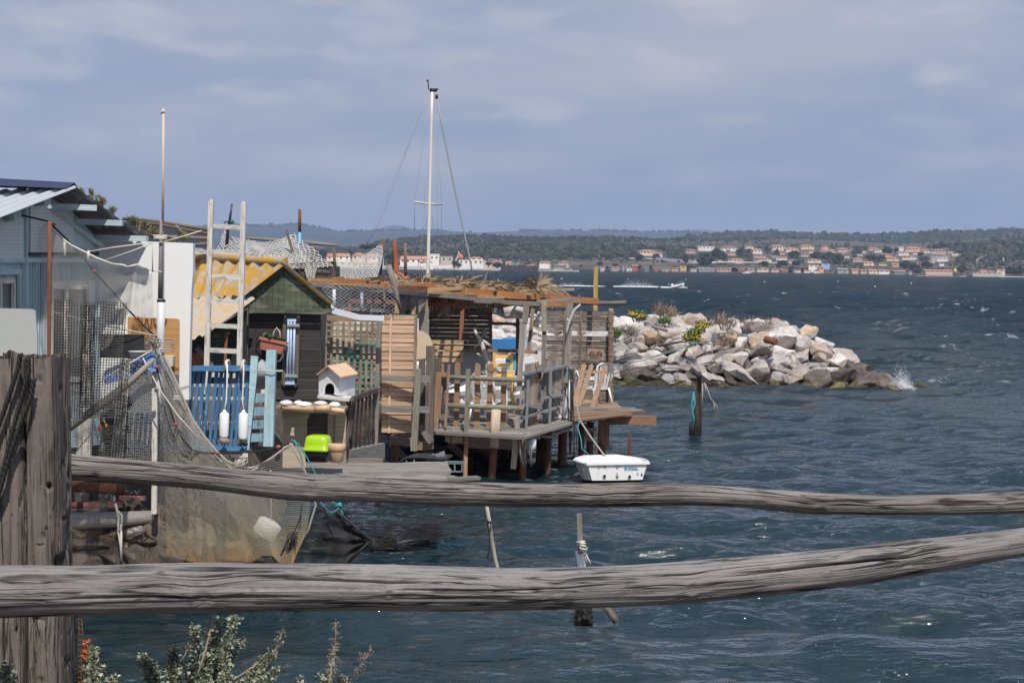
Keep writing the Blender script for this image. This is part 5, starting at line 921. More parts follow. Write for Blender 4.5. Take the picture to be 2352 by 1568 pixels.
V1 = bil(HH(1590, 320, 29.6), HH(1780, 265, 29.6), HH(1790, 470, 29.4), HH(1600, 470, 29.4), 0, .05, 5); tag(net('wire_basket', V1, 14, 16, .008, M_WIRE, True), 'crumpled galvanised wire basket behind the oyster tray', 'basket')
# ---------------------------------------------------------------- trellis wall and slat screens left of the terrace
def slatscreen(name, label, zf, x0, x1, y0, y1, n, YL, YR, mat, tl0=0, tl1=0, stiles=(), gap=.08, back=None, skip=(), dep=.03):
    t = T(name, label, 'screen', zf((x0 + x1) / 2, y1, (YL + YR) / 2)); q = MB()
    for k in range(n):
        if k in skip: continue
        a = (k + .5) / n; h = (y1 - y0) / n * (1 - gap); L0 = zf(x0, y0 + (y1 - y0) * a + R.uniform(-1, 1), YL - .02 * (k % 2)); R0 = zf(x1, y0 + (y1 + tl1 - y0 - tl0) * a + tl0 + R.uniform(-1, 1), YR - .02 * (k % 2)); q.beam(L0, R0, wpx(zf, h, (YL + YR) / 2), dep)
    q.build('slats', mat, t)
    for x in stiles:
        s = MB(); a = (x - x0) / (x1 - x0); Y = YL + (YR - YL) * a; s.beam(zf(x + 4, y0 + tl0 * a - 4, Y - .05), zf(x - 12, y1 + tl1 * a + 3, Y - .05), wpx(zf, 17, Y), .03); s.build('stile', mat, t)
    if back: s = MB(); poly(s, zf, [(x0, y0, YL + .06), (x1, y0 + tl0, YR + .06), (x1, y1 + tl1, YR + .06), (x0, y1, YL + .06)], YL, .02, tint=.4); s.build('backing', back, t)
    return t
scr = slatscreen('slat_screen', 'tan slatted fence panel left of the terrace', E, 640, 912, 350, 1272, 26, 32.3, 32.8, W_SLAT, 5, 5, (708, 905), .09, W_BROWN)
solo('screen_frame', W_BROWN, 'brown timber edge closing the tan slatted panel on its right', 'frame', lambda q: bar(q, E, 912, 350, 880, 1285, 20, 32.75, dep=.07))
lat = T('lattice_screen', 'grey green square lattice trellis hung with green tarpaulin scraps', 'screen', E(390, 990, 31)); q = MB()
for x in (205, 250, 297, 342, 388, 434, 480, 525, 568): q.beam(E(x, 408, 30.9), E(x - 10, 985, 30.9), wpx(E, 20, 31), .02)
for k in range(13): q.beam(E(160, 428 + 45 * k, 30.93), E(600, 436 + 45 * k, 31.0), wpx(E, 15, 31), .02)
q.build('laths', W_GREYG, lat)
q = MB(); bar(q, E, 165, 372, 612, 388, 44, 31.0, dep=.06); q.build('top_board', W_BROWN, lat)
solo('tall_post', W_GREY, 'grey post between the lattice and the tan slatted panel', 'post', lambda q: bar(q, E, 622, 398, 590, 1420, 36, 30.95, 31.1, dep=.12))
q = MB()
for k in range(26): q.beam(E(150, 400 + 24 * k + R.uniform(-4, 4), 32.4), E(640, 405 + 24 * k + R.uniform(-10, 10), 32.6), wpx(E, R.uniform(12, 24), 32), .03, wob=.02)
S(q, 'brushwood_stack', W_SLAT, 'rough stack of bark edged slats behind the lattice', 'boards')
q = MB()
for x0, y0, x1, y1 in ((330, 610, 480, 700), (200, 640, 330, 680), (160, 720, 400, 790), (390, 690, 590, 760), (400, 790, 590, 830), (430, 540, 600, 610), (300, 880, 600, 930), (480, 820, 590, 900)):
    f_ = bil(E(x0, y0, 32.1), E(x1, y0 + 10, 32.2), E(x1 - 10, y1 + 10, 32.1), E(x0 + 8, y1, 32.1), .02, .04, int(x0)); vs = [f_(i / 6, j / 4) for j in range(5) for i in range(7)]
    q.add(vs, [(j * 7 + i, j * 7 + i + 1, (j + 1) * 7 + i + 1, (j + 1) * 7 + i) for j in range(4) for i in range(6)], None, .5, True)
S(q, 'green_tarpaulin', M_TARPG, 'torn dark green tarpaulin hanging behind the lattice', 'tarpaulin')
for y, lab in ((848, 'upper grey rail crossing the tan slatted panel'), (1088, 'lower grey rail crossing the tan slatted panel')): solo('fence_rail', W_GREY, lab, 'rail', lambda q: bar(q, E, 632, y - 4, 1008, y + 6, 48, 32.1, 32.6, dep=.09))
solo('mossy_post', W_GREYG, 'slim mossy post with rust holes before the big dark post', 'post', lambda q: bar(q, E, 930, 775, 892, 1415, 50, 32.4, dep=.12))
solo('big_post', W_OLD, 'thick dark weathered post at the left corner of the terrace', 'post', lambda q: bar(q, E, 1024, 595, 1014, 1330, 66, 33.2, dep=.25, wob=.006))
solo('dark_planks', W_OLD, 'dark upright planks beside the thick corner post', 'planks', lambda q: (bar(q, E, 958, 705, 945, 1340, 52, 34.0, dep=.05), bar(q, E, 985, 900, 975, 1320, 30, 33.9, dep=.04)))
solo('brace_board', W_GREY, 'short board braced against the foot of the mossy post', 'board', lambda q: bar(q, E, 935, 1215, 1030, 1350, 48, 32.8, dep=.05))
solo('sill_timber', W_BROWN, 'broken timber sill under the mossy post', 'timber', lambda q: (bar(q, E, 700, 1330, 900, 1350, 60, 33.8, dep=.25), bar(q, E, 895, 1378, 1045, 1370, 58, 33.5, dep=.25), bar(q, E, 780, 1300, 880, 1300, 20, 33.4, dep=.2)))
solo('upright_board', W_GREY, 'bare grey board standing above the tan slatted panel', 'board', lambda q: poly(q, E, [(928, 230), (1000, 228), (1010, 500), (932, 480)], 34.2, .05, tint=.5))
solo('round_board', plain('cream_board', (.58, .46, .32), .8, .06), 'cream board with a rounded corner beside the dark post', 'board', lambda q: poly(q, E, [(922, 476), (960, 478), (1005, 505), (1028, 545), (1040, 590), (1000, 600), (985, 690), (915, 700)], 34.0, .04, tint=.5))
solo('gutter', plain('gutter_white', (.62, .65, .70), .4, .06, bump=0), 'bent pale gutter hooked above the lattice', 'gutter', lambda q: (poly(q, E, [(248, 292), (462, 350), (462, 392), (250, 340)], 30.4, .12, tint=.5), poly(q, E, [(462, 350), (658, 358), (658, 398), (462, 392)], 30.4, .12, tint=.6), bar(q, E, 235, 262, 262, 300, 20, 30.4)))
for x, y0, y1, mt, lab in ((268, 150, 300, M_PVC, 'short white pipe post rising behind the gutter'), (485, 172, 350, M_GALV, 'galvanised pipe post behind the chicken wire')): solo('pipe_post', mt, lab, 'post', lambda q: lines(q, E, [(x, y0), (x - 2, y1)], wpx(E, 14, 31.8), 31.8, 10))
tag(net('chicken_wire', bil(E(150, 130, 31.0), E(770, 120, 32.6), E(745, 350, 32.4), E(250, 300, 30.9), .0, .05, 4), 27, 15, .0045, M_WIRE), 'sagging white chicken wire above the gutter', 'netting')
tag(net('diamond_netting', bil(E(745, 120, 33), E(1005, 130, 34), E(990, 250, 34), E(775, 345, 33), 0, .03, 6), 18, 24, .008, M_NETB), 'black diamond netting stretched under the orange beams', 'netting')
for x, y0, y1, w_, lab in ((762, 252, 340, 36, 'left ochre stub post under the black netting'), (890, 235, 345, 40, 'right ochre stub post under the black netting')): solo('stub_post', W_PINE, lab, 'post', lambda q: bar(q, E, x, y0, x - 3, y1, w_, 34.4, dep=.1))
def frame(label, pts, Y0, Y1, w_=30):
    q = MB()
    for (a, b_) in zip(pts, pts[1:]): bar(q, E, a[0], a[1], b_[0], b_[1], w_, Y0, Y0, dep=.08)
    S(q, 'door_frame', W_RED, label, 'frame')
frame('red brown open frame behind the chicken wire', [(388, 330), (388, 242), (745, 250)], 35, 35); frame('red brown frame around the dark slatted wall', [(1000, 265), (1275, 275), (1262, 552)], 37.6, 37.6)
# ---------------------------------------------------------------- pergola
per = T('pergola', 'sagging pergola of orange boards, pale battens and grey timbers', 'pergola', E(900, 1250, 35)); 
def pb(name, mat, segs):
    q = MB()
    for s in segs: zf, x0, y0, x1, y1, w_, Ya, Yb, dp = s; bar(q, zf, x0, y0, x1, y1, w_, Ya, Yb, dep=dp)
    q.build(name, mat, per)
pb('front_beam', W_GREY, [(E, 100, 112, 1000, 190, 30, 31.5, 34.6, .1)]); pb('front_beam', W_GREY, [(E, 990, 188, 1590, 245, 30, 34.6, 36.4, .1), (F, 0, 240, 525, 266, 32, 36.3, 37.4, .1)])
pb('orange_board', W_ORANGE, [(E, 70, 84, 545, 92, 46, 32.3, 34.2, .05)]); pb('orange_board', W_ORANGE, [(E, 275, 112, 720, 142, 40, 32.1, 34, .05)]); pb('orange_board', W_ORANGE, [(E, 640, 124, 1060, 132, 60, 33.8, 35.5, .05)]); pb('orange_board', W_ORANGE, [(E, 985, 154, 1420, 182, 60, 35.0, 36.6, .05)]); pb('orange_board', W_ORANGE, [(E, 1300, 168, 1590, 186, 54, 36.0, 37.5, .05)]); pb('orange_board', W_ORANGE, [(F, -20, 178, 400, 204, 54, 36.8, 37.6, .05)]); pb('orange_board', W_ORANGE, [(F, 390, 200, 965, 244, 46, 38.4, 41, .05)]); pb('orange_board', W_ORANGE, [(F, 555, 266, 712, 270, 38, 37.6, 38.2, .05)])
for s in ((E, 75, 76, 282, 82, 12, 31.9, 32.6, .07), (E, 272, 112, 745, 122, 13, 31.9, 33.6, .07), (E, 760, 122, 870, 112, 13, 33.6, 34.4, .07), (E, 965, 158, 1268, 143, 15, 34.5, 36, .07), (E, 1010, 178, 1358, 184, 14, 34.5, 36, .07), (E, 1395, 208, 1590, 216, 16, 36, 36.6, .07), (F, 30, 208, 442, 186, 15, 36.4, 38.5, .07)): pb('batten', W_BATTEN, [s])
for x, y in ((205, 96), (520, 98), (585, 132), (875, 132), (1245, 168), (1530, 182), (140, 0)): pb('rafter', W_OLD, [(E, x + 8, y - 22, x - 12, y + 14, 24, 33.2 + (x - 200) * .0026, 34.6 + (x - 200) * .0026, .04)]) if y else None
for k in range(9): q = MB(); a = k / 8; q.beam(E(160 + 1330 * a, 85 + 110 * a, 33.0 + 4.2 * a), E(330 + 1250 * a, 62 + 90 * a, 37.5 + 3.6 * a), .09, .05); q.build('rafter', W_ORANGE, per)
pb('grey_cap_board', W_GREY, [(F, 500, 246, 805, 228, 22, 37.6, 39, .12)]); pb('round_pole', W_GREY, [(F, 440, 195, 735, 202, 18, 39, 40, .08)])
solo('driftwood_branch', W_OLD, 'dark crooked branch laid over the right end of the pergola', 'branch', lambda q: lines(q, F, [(760, 262), (900, 258), (1060, 260), (1185, 255)], [.04, .05, .05, .06], 41.5, 8))
solo('long_pole', W_GREY, 'grey pole lying beyond the palm thatch', 'pole', lambda q: lines(q, F, [(560, 160), (650, 158), (780, 160)], .06, 44, 8))
def post2(label, tops, bots):
    t = T('pergola_post', label, 'post', bots[0](bots[1], bots[2], bots[3])); zf, x, y, Y, w_ = tops[:5]
    q = MB(); bar(q, zf, tops[1], tops[2], tops[5], tops[6], w_, Y, dep=.13); q.build('mossy_cap', W_GREYG, t); q = MB(); bar(q, zf, tops[5] + 2, tops[6] - 30, bots[1], bots[2], bots[4], Y + .05, bots[3], dep=.12); q.build('shaft', W_GREY, t)
post2('left pergola post with a mossy doubled top', (F, 405, 255, 36.6, 46, 390, 412), (F, 352, 805, 36.3, 40)); post2('middle pergola post standing clear of the picket gate', (F, 538, 232, 37.2, 42, 542, 480), (F, 526, 1248, 37.2, 34))
solo('pergola_post', W_GREY, 'right pergola post with a branch lashed to it', 'post', lambda q: bar(q, F, 742, 255, 712, 1010, 50, 38.3, dep=.13))
solo('forked_branch', M_DRIFT, 'bleached forked branch lashed to the right pergola post', 'branch', lambda q: (lines(q, F, [(828, 268), (780, 310), (745, 390), (722, 460), (715, 520)], [.02, .03, .035, .035, .02], 38.1, 7), lines(q, F, [(740, 400), (720, 380)], .02, 38.1, 6)))
solo('slanting_prop', W_BROWN, 'slanting brown prop behind the left pergola post', 'prop', lambda q: bar(q, F, 455, 300, 420, 640, 28, 37.8, dep=.06))
solo('top_post', M_YPOST, 'yellow lichened square post at the end of the terrace', 'post', lambda q: bar(q, F, 948, -25, 943, 320, 34, 43.0, dep=.14)); solo('tie_cord', M_ROPEW, 'pale cord tied to the yellow post', 'rope', lambda q: lines(q, F, [(935, 262, 42.8), (940, 290, 42.8), (950, 320, 42.8)], .012, 42.8, 5))
# palm thatch: many dry fronds lying on the roof and hanging from its edge
def blades(name, label, mat, fn, n, parent=None):
    V = []; Fc = []; tt = []
    for k in range(n):
        p0, d, L, w_, droop = fn(k); d = Vector(d).normalized(); s = d.cross(Vector((0, 1, .3))); s = s.normalized() * w_ if s.length > 1e-4 else Vector((w_, 0, 0)); b0 = len(V)
        for i, (a, ww) in enumerate(((0, .7), (.35, 1), (.7, .7), (1, .08))): c = Vector(p0) + d * L * a + Vector((0, 0, -droop * a * a)); V += [c - s * ww, c + s * ww + Vector((0, .01, 0))]
        Fc += [(b0 + 2 * i, b0 + 2 * i + 1, b0 + 2 * i + 3, b0 + 2 * i + 2) for i in range(3)]; tt += [R.random()] * 3
    V = np.array(V); o = arr(name, V, Fc, mat, parent, tuple(V.mean(0)) if parent is None else (0, 0, 0), tint=tt)
    return tag(o, label, 'thatch') if label else o
thr = T('palm_thatch', 'shaggy dry palm frond thatch over the terrace', 'thatch', E(1250, 250, 38))
def topb(k):
    a = R.random(); px = 872 + a * 388; base = 651 + 16 * a - (9 * math.exp(-((px - 1010) / 26) ** 2) + 7 * math.exp(-((px - 1090) / 18) ** 2) + 14 * math.exp(-((px - 1235) / 14) ** 2)) * R.random(); Y = 36.9 + 3 * a + R.uniform(0, 2.2)
    cl = math.sin(px * .21) + math.sin(px * .083 + 2); an = .25 + .55 * cl + R.gauss(0, .45)
    return P(px, base - 3 + R.uniform(-2, 5), Y), (math.cos(an) * (1 if R.random() < .6 else -1), R.uniform(-.7, .1), .15 + .28 * math.sin(an)), R.uniform(.25, .65), R.uniform(.008, .02), R.uniform(.12, .45)
blades('roof_fronds', None, M_THATCH, topb, 3000, thr)
def spk(k): c = R.choice(((1234, 648), (1232, 656), (1000, 660), (1015, 660), (955, 662), (985, 664), (1090, 664), (1180, 668))); an = R.uniform(.25, 2.9); return P(c[0], c[1] + 8, 38.0 + R.random()), (math.cos(an), -.2, math.sin(an) * .6), R.uniform(.22, .48), R.uniform(.006, .014), R.uniform(0, .14)
blades('spiky_fronds', None, M_THATCH, spk, 420, thr)
q = MB(); poly(q, O, [(880, 668, 36.2), (1075, 680, 37.4), (1255, 686, 39.0), (1262, 668, 41.5), (1080, 655, 41), (880, 650, 40)], 37, .02, tint=.5); q.add([P(872, 666, 36.1), P(1256, 684, 39.0), P(1262, 670, 41.5), P(876, 652, 40)], [(0, 1, 2, 3)], None, .3); q.build('thatch_bed', M_THATCH, thr)
def hang(k):
    px = R.uniform(905, 1245); L = R.uniform(.1, .28) * (1 + .9 * math.exp(-((px - 1022) / 16) ** 2) + .5 * math.exp(-((px - 996) / 9) ** 2) + .4 * math.exp(-((px - 1165) / 25) ** 2)); a = (px - 872) / 388
    return P(px, 676 + 12 * a + R.uniform(0, 6), 37.0 + 2.3 * a + R.uniform(-.1, .5)), (R.uniform(-.25, .25), R.uniform(-.15, .05), -1), L, R.uniform(.007, .018), 0
blades('hanging_fringe', None, M_THATCH, hang, 900, thr)
# ---------------------------------------------------------------- terrace deck on piles
ZD = 1.04
deck = T('terrace_deck', 'grey boarded terrace on rusty piles over the water', 'deck', G(1100, 990, ZD))
def quadboards(mb, a, b_, c, d, n, th=.05, gap=.06, wob=.01):       # a,b front left/right, c,d back right/left
    for k in range(n):
        f0, f1 = k / n, (k + 1 - gap) / n; l0, l1, r0, r1 = a.lerp(d, f0), a.lerp(d, f1), b_.lerp(c, f0), b_.lerp(c, f1); dz = Vector((0, 0, R.uniform(-wob, wob))); dn = Vector((0, 0, -th)); ex = (r0 - l0).normalized() * R.uniform(-.05, .09)
        v = [l0 + dz, r0 + dz + ex, r1 + dz + ex, l1 + dz]; mb.add(v + [x + dn for x in v], [(0, 1, 2, 3), (7, 6, 5, 4), (0, 4, 5, 1), (1, 5, 6, 2), (2, 6, 7, 3), (3, 7, 4, 0)], [[(u, w) for u, w in ((0, f0 * 9), (3, f0 * 9), (3, f1 * 9), (0, f1 * 9))]] * 6)
a, b_, c, d = G(985, 990, ZD), G(1202, 1003, ZD), G(1230, 925, ZD), G(985, 925, ZD)
q = MB(); quadboards(q, a, b_, c, d, 20); q.build('boards', W_GREY, deck)
q = MB(); quadboards(q, b_, G(1312, 970, ZD), G(1345, 926, ZD), c, 18); q.build('boards', W_GREY, deck)
q = MB(); quadboards(q, G(1309, 966, ZD), G(1440, 950, ZD), G(1415, 921, ZD), G(1309, 921, ZD), 12, wob=.02); q.build('platform_boards', W_PICK, deck)
q = MB(); quadboards(q, G(870, 925, ZD), G(1230, 925, ZD), G(1225, 898, ZD), G(880, 898, ZD), 16); quadboards(q, G(880, 985, ZD), G(985, 985, ZD), G(985, 925, ZD), G(880, 925, ZD), 12); q.build('rear_boards', W_GREY, deck)
q = MB()
for k in range(40): x = 780 + 11 * k; tp = P(x, 920, 45.5); q.beam((tp.x, tp.y, -.3), (tp.x, tp.y, ZD - .05), .118, .03)
q.build('shade_screen', W_OLD, deck)  # dark wall added at the back, stands in for the shade under the deck
q = MB(); bar(q, F, 760, 1072, 1252, 1086, 18, 40.6, 41.5, dep=.1); bar(q, F, 750, 1112, 1302, 1096, 16, 40.1, 41.2, dep=.08); q.build('edge_poles', W_GREY, deck)
q = MB(); bar(q, F, 760, 1190, 1225, 1128, 28, 38.6, 40.2, dep=.06); bar(q, F, 745, 1150, 1300, 1100, 14, 38.6, 40.8, dep=.3); q.build('edge_board', W_PICK, deck)
q = MB(); bar(q, F, 1020, 1172, 1418, 1178, 72, 40.5, 40.0, dep=.08); q.build('fascia_beam', W_ORANGE if 0 else wood('wood_fresh_brown', (.40, .22, .14), (.26, .13, .08)), deck)
q = MB(); bar(q, E, 1160, 1320, 1310, 1322, 70, 36.2, dep=.2); bar(q, E, 1290, 1345, 1565, 1362, 85, 36.1, dep=.12); bar(q, F, -20, 1345, 300, 1362, 88, 36.1, dep=.12); q.build('bearer', W_PALEP if 0 else wood('wood_bearer', (.40, .31, .25), (.22, .16, .13)), deck)
q = MB(); bar(q, E, 1010, 1262, 1240, 1250, 30, 35.6, dep=.2, wob=.02); bar(q, E, 1040, 1236, 1290, 1240, 16, 35.8, dep=.3, wob=.015); bar(q, E, 1310, 1250, 1565, 1262, 26, 35.9, dep=.12); bar(q, F, 0, 1240, 290, 1268, 28, 35.9, dep=.12); bar(q, E, 1115, 1285, 1290, 1280, 24, 35.8, dep=.3); q.build('edge_timber', W_GREY, deck)
q = MB(); bar(q, F, 400, 1300, 600, 1292, 20, 36.4, 37.2, dep=.25, wob=.02); bar(q, F, 560, 1288, 745, 1245, 22, 37.0, 38.0, dep=.25, wob=.02); bar(q, F, 410, 1278, 720, 1225, 18, 36.5, 38, dep=.3, wob=.02); bar(q, F, 620, 1262, 760, 1210, 16, 37.4, 38.4, dep=.2, wob=.02); q.build('splintered_edge', W_GREY, deck)
for x, y, Y in ((1215, 1332, 36.0), (1237, 1335, 36.0)): q = MB(); q.blob(E(x, y, Y - .04), .05, .03, .05, 8, 6, .05); q.build('bolt', M_RUST, deck)
q = MB(); poly(q, E, [(1140, 1290), (1180, 1290), (1185, 1350), (1135, 1345)], 35.95, .12, tint=.6); poly(q, E, [(1190, 1272), (1275, 1270), (1270, 1355), (1192, 1358)], 35.9, .12, tint=.8); q.build('end_block', W_PALEP, deck)
for x0, y0, x1, w_, Y, lab in ((1215, 1290, 1220, 30, 37.5, 0), (540, 1300, 530, 62, 37.4, 0), (690, 1225, 680, 76, 38.4, 0), (838, 1205, 828, 52, 39.3, 0), (1000, 1180, 995, 60, 40.6, 0), (385, 1272, 372, 56, 36.2, 0), (905, 1190, 902, 60, 39.8, 0), (1470 - 1372, 1300, 96, 60, 38.6, 0), (240, 1300, 238, 60, 39.5, 0)):
    zf = F; tp = zf(x0, y0, Y); q = MB(); bt = Vector((tp.x - .02, tp.y, -.9)); q.tube([tp, tp.lerp(bt, .3), tp.lerp(bt, .6), bt], [wpx(zf, w_ / 2, Y), wpx(zf, w_ / 2, Y) * .92, wpx(zf, w_ / 2, Y) * 1.05, wpx(zf, w_ / 2, Y) * 1.15], 10); q.build('pile', M_PILE, deck)
q = MB(); bar(q, F, 1010, 1180, 1005, 1395, 85, 40.4, dep=.25); q.build('block_pile', wood('wood_wet_block', (.30, .17, .09), (.12, .06, .03), stain=(.06, .05, .03)), deck)
q = MB(); bar(q, F, 860, 1250, 955, 1250, 30, 39.6, dep=.1); bar(q, F, 885, 1270, 890, 1340, 50, 39.7, dep=.1); bar(q, F, 845, 1218, 885, 1218, 28, 39.7, dep=.1); q.build('packing_block', W_PICK, deck)
for x, y0, x1, y1, w_, Y, mt, lab in ((1318, 775, 1296, 1568, 34, 35.1, 'a', 'slim mossy stake with a rusted foot before the picket fence'), ):
    t = T('stake', lab, 'stake', E(x1, y1, Y)); q = MB(); bar(q, E, x, y0, 1303, 1290, w_, Y, dep=.1); q.build('shaft', W_GREYG, t); q = MB(); bar(q, E, 1303, 1290, x1, 1640, w_ - 2, Y, dep=.1); q.build('rusty_foot', wood('wood_rusty', (.42, .30, .20), (.22, .10, .05), stain=(.30, .10, .03)), t)
t = T('ribbed_post', 'thick ribbed post, pale above and rusty below, in front of the terrace', 'post', F(132, 1640, 35.0))
q = MB(); q.beam(F(166, 1092, 35.1), F(150, 1390, 35.1), wpx(F, 56, 35.6), .16); 
for k in range(3): q.tube([F(150 + 16 * k, 1094, 35.02), F(134 + 16 * k, 1390, 35.02)], .055, 8)
q.build('pale_top', W_PALEP, t); q = MB(); q.tube([F(150, 1380, 35.1), F(140, 1500, 35.1), F(128, 1700, 35.1)], [wpx(F, 30, 35.6)] * 3, 12); q.build('rusty_foot', M_RUST, t)
solo('corner_post', W_GREY, 'grey corner post where the two terrace fences meet', 'post', lambda q: bar(q, F, 372, 420, 330, 1260, 42, 36.0, dep=.14)); solo('white_stained_pile', wood('wood_guano', (.60, .54, .46), (.30, .24, .19)), 'pale stained timber hanging below the corner post', 'timber', lambda q: bar(q, F, 325, 1270, 300, 1555, 44, 35.3, dep=.12))
q = MB(); lines(q, F, [(385, 1275), (380, 1400), (368, 1660)], [wpx(F, 24, 35.8)] * 3, 35.2, 10); S(q, 'rusty_pile', M_RUST, 'rust streaked pile lashed beside the corner post', 'pile')
solo('fender_stub', M_PVC, 'short stained white float hanging beside the rust streaked pile', 'float', lambda q: q.lathe(F(438, 1410, 35.2), F(434, 1318, 35.2), [(0, .05), (.1, .11), (.9, .12), (1, .06)], 10))
q = MB()
for k in range(9): x = 340 + 12 * k; lines(q, F, [(x, 1280 + R.uniform(-15, 15)), (x + R.uniform(-10, 10), 1400), (x + R.uniform(-12, 14), 1480 + R.uniform(-60, 80))], .01, 35.0, 5)
S(q, 'frayed_rope', M_ROPEG, 'frayed cords dangling round the corner pile', 'rope')
q = MB()
for k in range(6): x = 735 + 7 * k; lines(q, F, [(x, 760 + R.uniform(0, 60), 38.0), (x + R.uniform(-12, 12), 1000, 37.9), (x + R.uniform(-8, 8), 1250, 37.8), (x + R.uniform(-10, 10), 1400 + R.uniform(-60, 90), 37.8)], .012, 38, 5)
S(q, 'cord_bundle', M_ROPEB, 'bundle of dark cords hanging down from the right pergola post', 'rope')
wraps('black_lashing', F, 330, 1268, .15, 35.95, 4, M_ROPEB, 'black cord lashed round the corner post below the deck', 9); wraps('black_lashing', F, 360, 800, .12, 36.2, 3, M_ROPEB, 'black cord lashed round the corner post at the upper rail', 9)
solo('white_tube', M_PVC, 'short white tube tied to the corner post', 'tube', lambda q: lines(q, F, [(305, 980), (355, 962)], .045, 35.8, 10))
# fences round the terrace
pk = T('picket_fence', 'front picket fence of round topped brown pickets on round rails', 'fence', J(900, 1600, 36))
def picket(mb, zf, x, y0, x1, y1, w_, Y): 
    h = w_ / 2; pts = [(x - h, y0 + h * .8)] + [(x - h * math.cos(a), y0 + h * .8 - h * .8 * math.sin(a)) for a in (.5, 1.0, 1.57, 2.14, 2.64)] + [(x + h, y0 + h * .8), (x1 + h, y1), (x1 - h, y1)]; return poly(mb, zf, pts, Y, .035)
for x, y0, x1, y1 in ((598, 775, 578, 1580), (852, 785, 835, 1590), (1012, 795, 990, 1610), (1182, 808, 1165, 1620)): q = MB(); picket(q, J, x, y0, x1, y1, 70, 36.05); q.build('picket', W_PICK, pk)
for y0, y1, w_ in ((968, 1005, 62), (1322, 1360, 68)): q = MB(); lines(q, J, [(475, y0 - 2), (800, y0 + 10), (1100, y0 + 22), (1430, y1)], wpx(J, w_ / 2, 35.9), 35.9, 12); q.build('rail', W_GREYG, pk)
q = MB(); bar(q, J, 735, 865, 715, 1600, 58, 35.95, dep=.1); q.build('mossy_picket', W_GREYG, pk)
q = MB(); bar(q, J, 490, 810, 445, 1600, 26, 35.95, dep=.04); q.build('thin_batten', W_PICK, pk)
solo('short_fence', W_PICK, 'narrow panel of pale boards left of the front picket fence', 'fence', lambda q: ([picket(q, J, x, y0, x - 62, 1590, 52, 35.6) for x, y0 in ((322, 830), (365, 800), (405, 795))], bar(q, J, 320, 930, 470, 935, 60, 35.5, dep=.06), bar(q, J, 290, 1470, 430, 1460, 56, 35.5, dep=.06)))
rf = T('board_fence', 'grey board fence turning the corner of the terrace', 'fence', F(450, 1240, 36.6))
for k in range(7): x = 398 + 16 * k; q = MB(); picket(q, F, x, 735 - 3 * k, x - 18, 1235 - 6 * k, 15, 36.2 + .12 * k); q.build('board', W_GREY if k < 5 else W_PICK, rf)
for k in range(8): x = 558 + 17 * k; q = MB(); picket(q, F, x, 710 - 3 * k, x - 20, 1210 - 10 * k, 15, 37.2 + .12 * k); q.build('board', W_GREY, rf)
for s in ((385, 815, 512, 786, 36.0, 37.0), (540, 794, 708, 752, 36.9, 38.2), (372, 1058, 512, 1082, 36.0, 37.0), (545, 1000, 690, 978, 36.9, 38.1), (362, 1160, 520, 1110, 36.0, 37.0), (545, 1110, 650, 1070, 36.9, 37.8)): q = MB(); bar(q, F, s[0], s[1], s[2], s[3], 38, s[4], s[5], dep=.05); q.build('rail', plain('bluegrey_rail', (.20, .21, .23), .8, .2) if 'bluegrey_rail' not in MATS else MATS['bluegrey_rail'], rf)
q = MB(); bar(q, F, 418, 860, 400, 1270, 22, 36.1, dep=.06); q.build('upright', MATS['bluegrey_rail'], rf); q = MB(); bar(q, F, 595, 740, 585, 1210, 22, 37.1, dep=.06); q.build('upright', MATS['bluegrey_rail'], rf)
# ---------------------------------------------------------------- inside the terrace
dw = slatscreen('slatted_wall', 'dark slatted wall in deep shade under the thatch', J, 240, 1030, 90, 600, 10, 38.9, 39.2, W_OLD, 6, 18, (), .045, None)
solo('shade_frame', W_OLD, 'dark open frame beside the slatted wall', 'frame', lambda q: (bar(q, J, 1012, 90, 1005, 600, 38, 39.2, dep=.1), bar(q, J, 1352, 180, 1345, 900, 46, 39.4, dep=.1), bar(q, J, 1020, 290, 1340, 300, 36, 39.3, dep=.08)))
solo('terrace_sill', W_BROWN, 'long brown sill below the dark slatted wall', 'sill', lambda q: (bar(q, J, 640, 618, 1420, 640, 40, 38.7, 39, dep=.2), bar(q, J, 1390, 640, 1600, 655, 40, 38.8, dep=.2)))
solo('leaning_board', M_GREYB, 'light grey panel under the brown sill', 'panel', lambda q: poly(q, J, [(330, 640), (1060, 640), (1060, 1290), (330, 1290)], 38.9, .04, tint=.5)); solo('turquoise_panel', M_TURQ, 'turquoise board beside the yellow chair', 'board', lambda q: (poly(q, J, [(1285, 668), (1332, 668), (1332, 875), (1285, 875)], 38.8, .04, tint=.5), poly(q, J, [(1200, 735), (1260, 735), (1260, 870), (1200, 870)], 38.85, .04, tint=.5)))
pa = T('pallet', 'pale pine pallet of four boards hung under the dark wall', 'pallet', J(480, 790, 37.2))
for k, (y0, y1) in enumerate(((500, 550), (572, 628), (645, 700), (720, 775))): q = MB(); poly(q, J, [(275 + 14 * k, y0 - 4), (670, y0 + 8), (670, y1 + 6), (280 + 14 * k, y1 - 4)], 37.2, .03); q.build('board', W_PINE, pa)
q = MB(); bar(q, J, 615, 560, 600, 860, 46, 37.3, dep=.05); bar(q, J, 320, 500, 330, 860, 40, 37.3, dep=.05); q.build('batten', W_BROWN, pa)
yc = T('yellow_chair', 'yellow wooden ladder back chair inside the terrace', 'chair', J(1165, 1290, 37.9))
for x, x2 in ((1056, 1050), (1275, 1272)): q = MB(); bar(q, J, x, 655, x2, 1300, 34, 37.9, dep=.06); q.build('back_post', M_YEL, yc)
for y in (708, 812, 920): q = MB(); bar(q, J, 1070, y, 1262, y + 4, 40, 37.9, dep=.04); q.build('slat', M_YEL, yc)
q = MB(); bar(q, J, 1040, 950, 1290, 955, 40, 37.6, dep=.45); q.build('seat', M_YEL, yc)
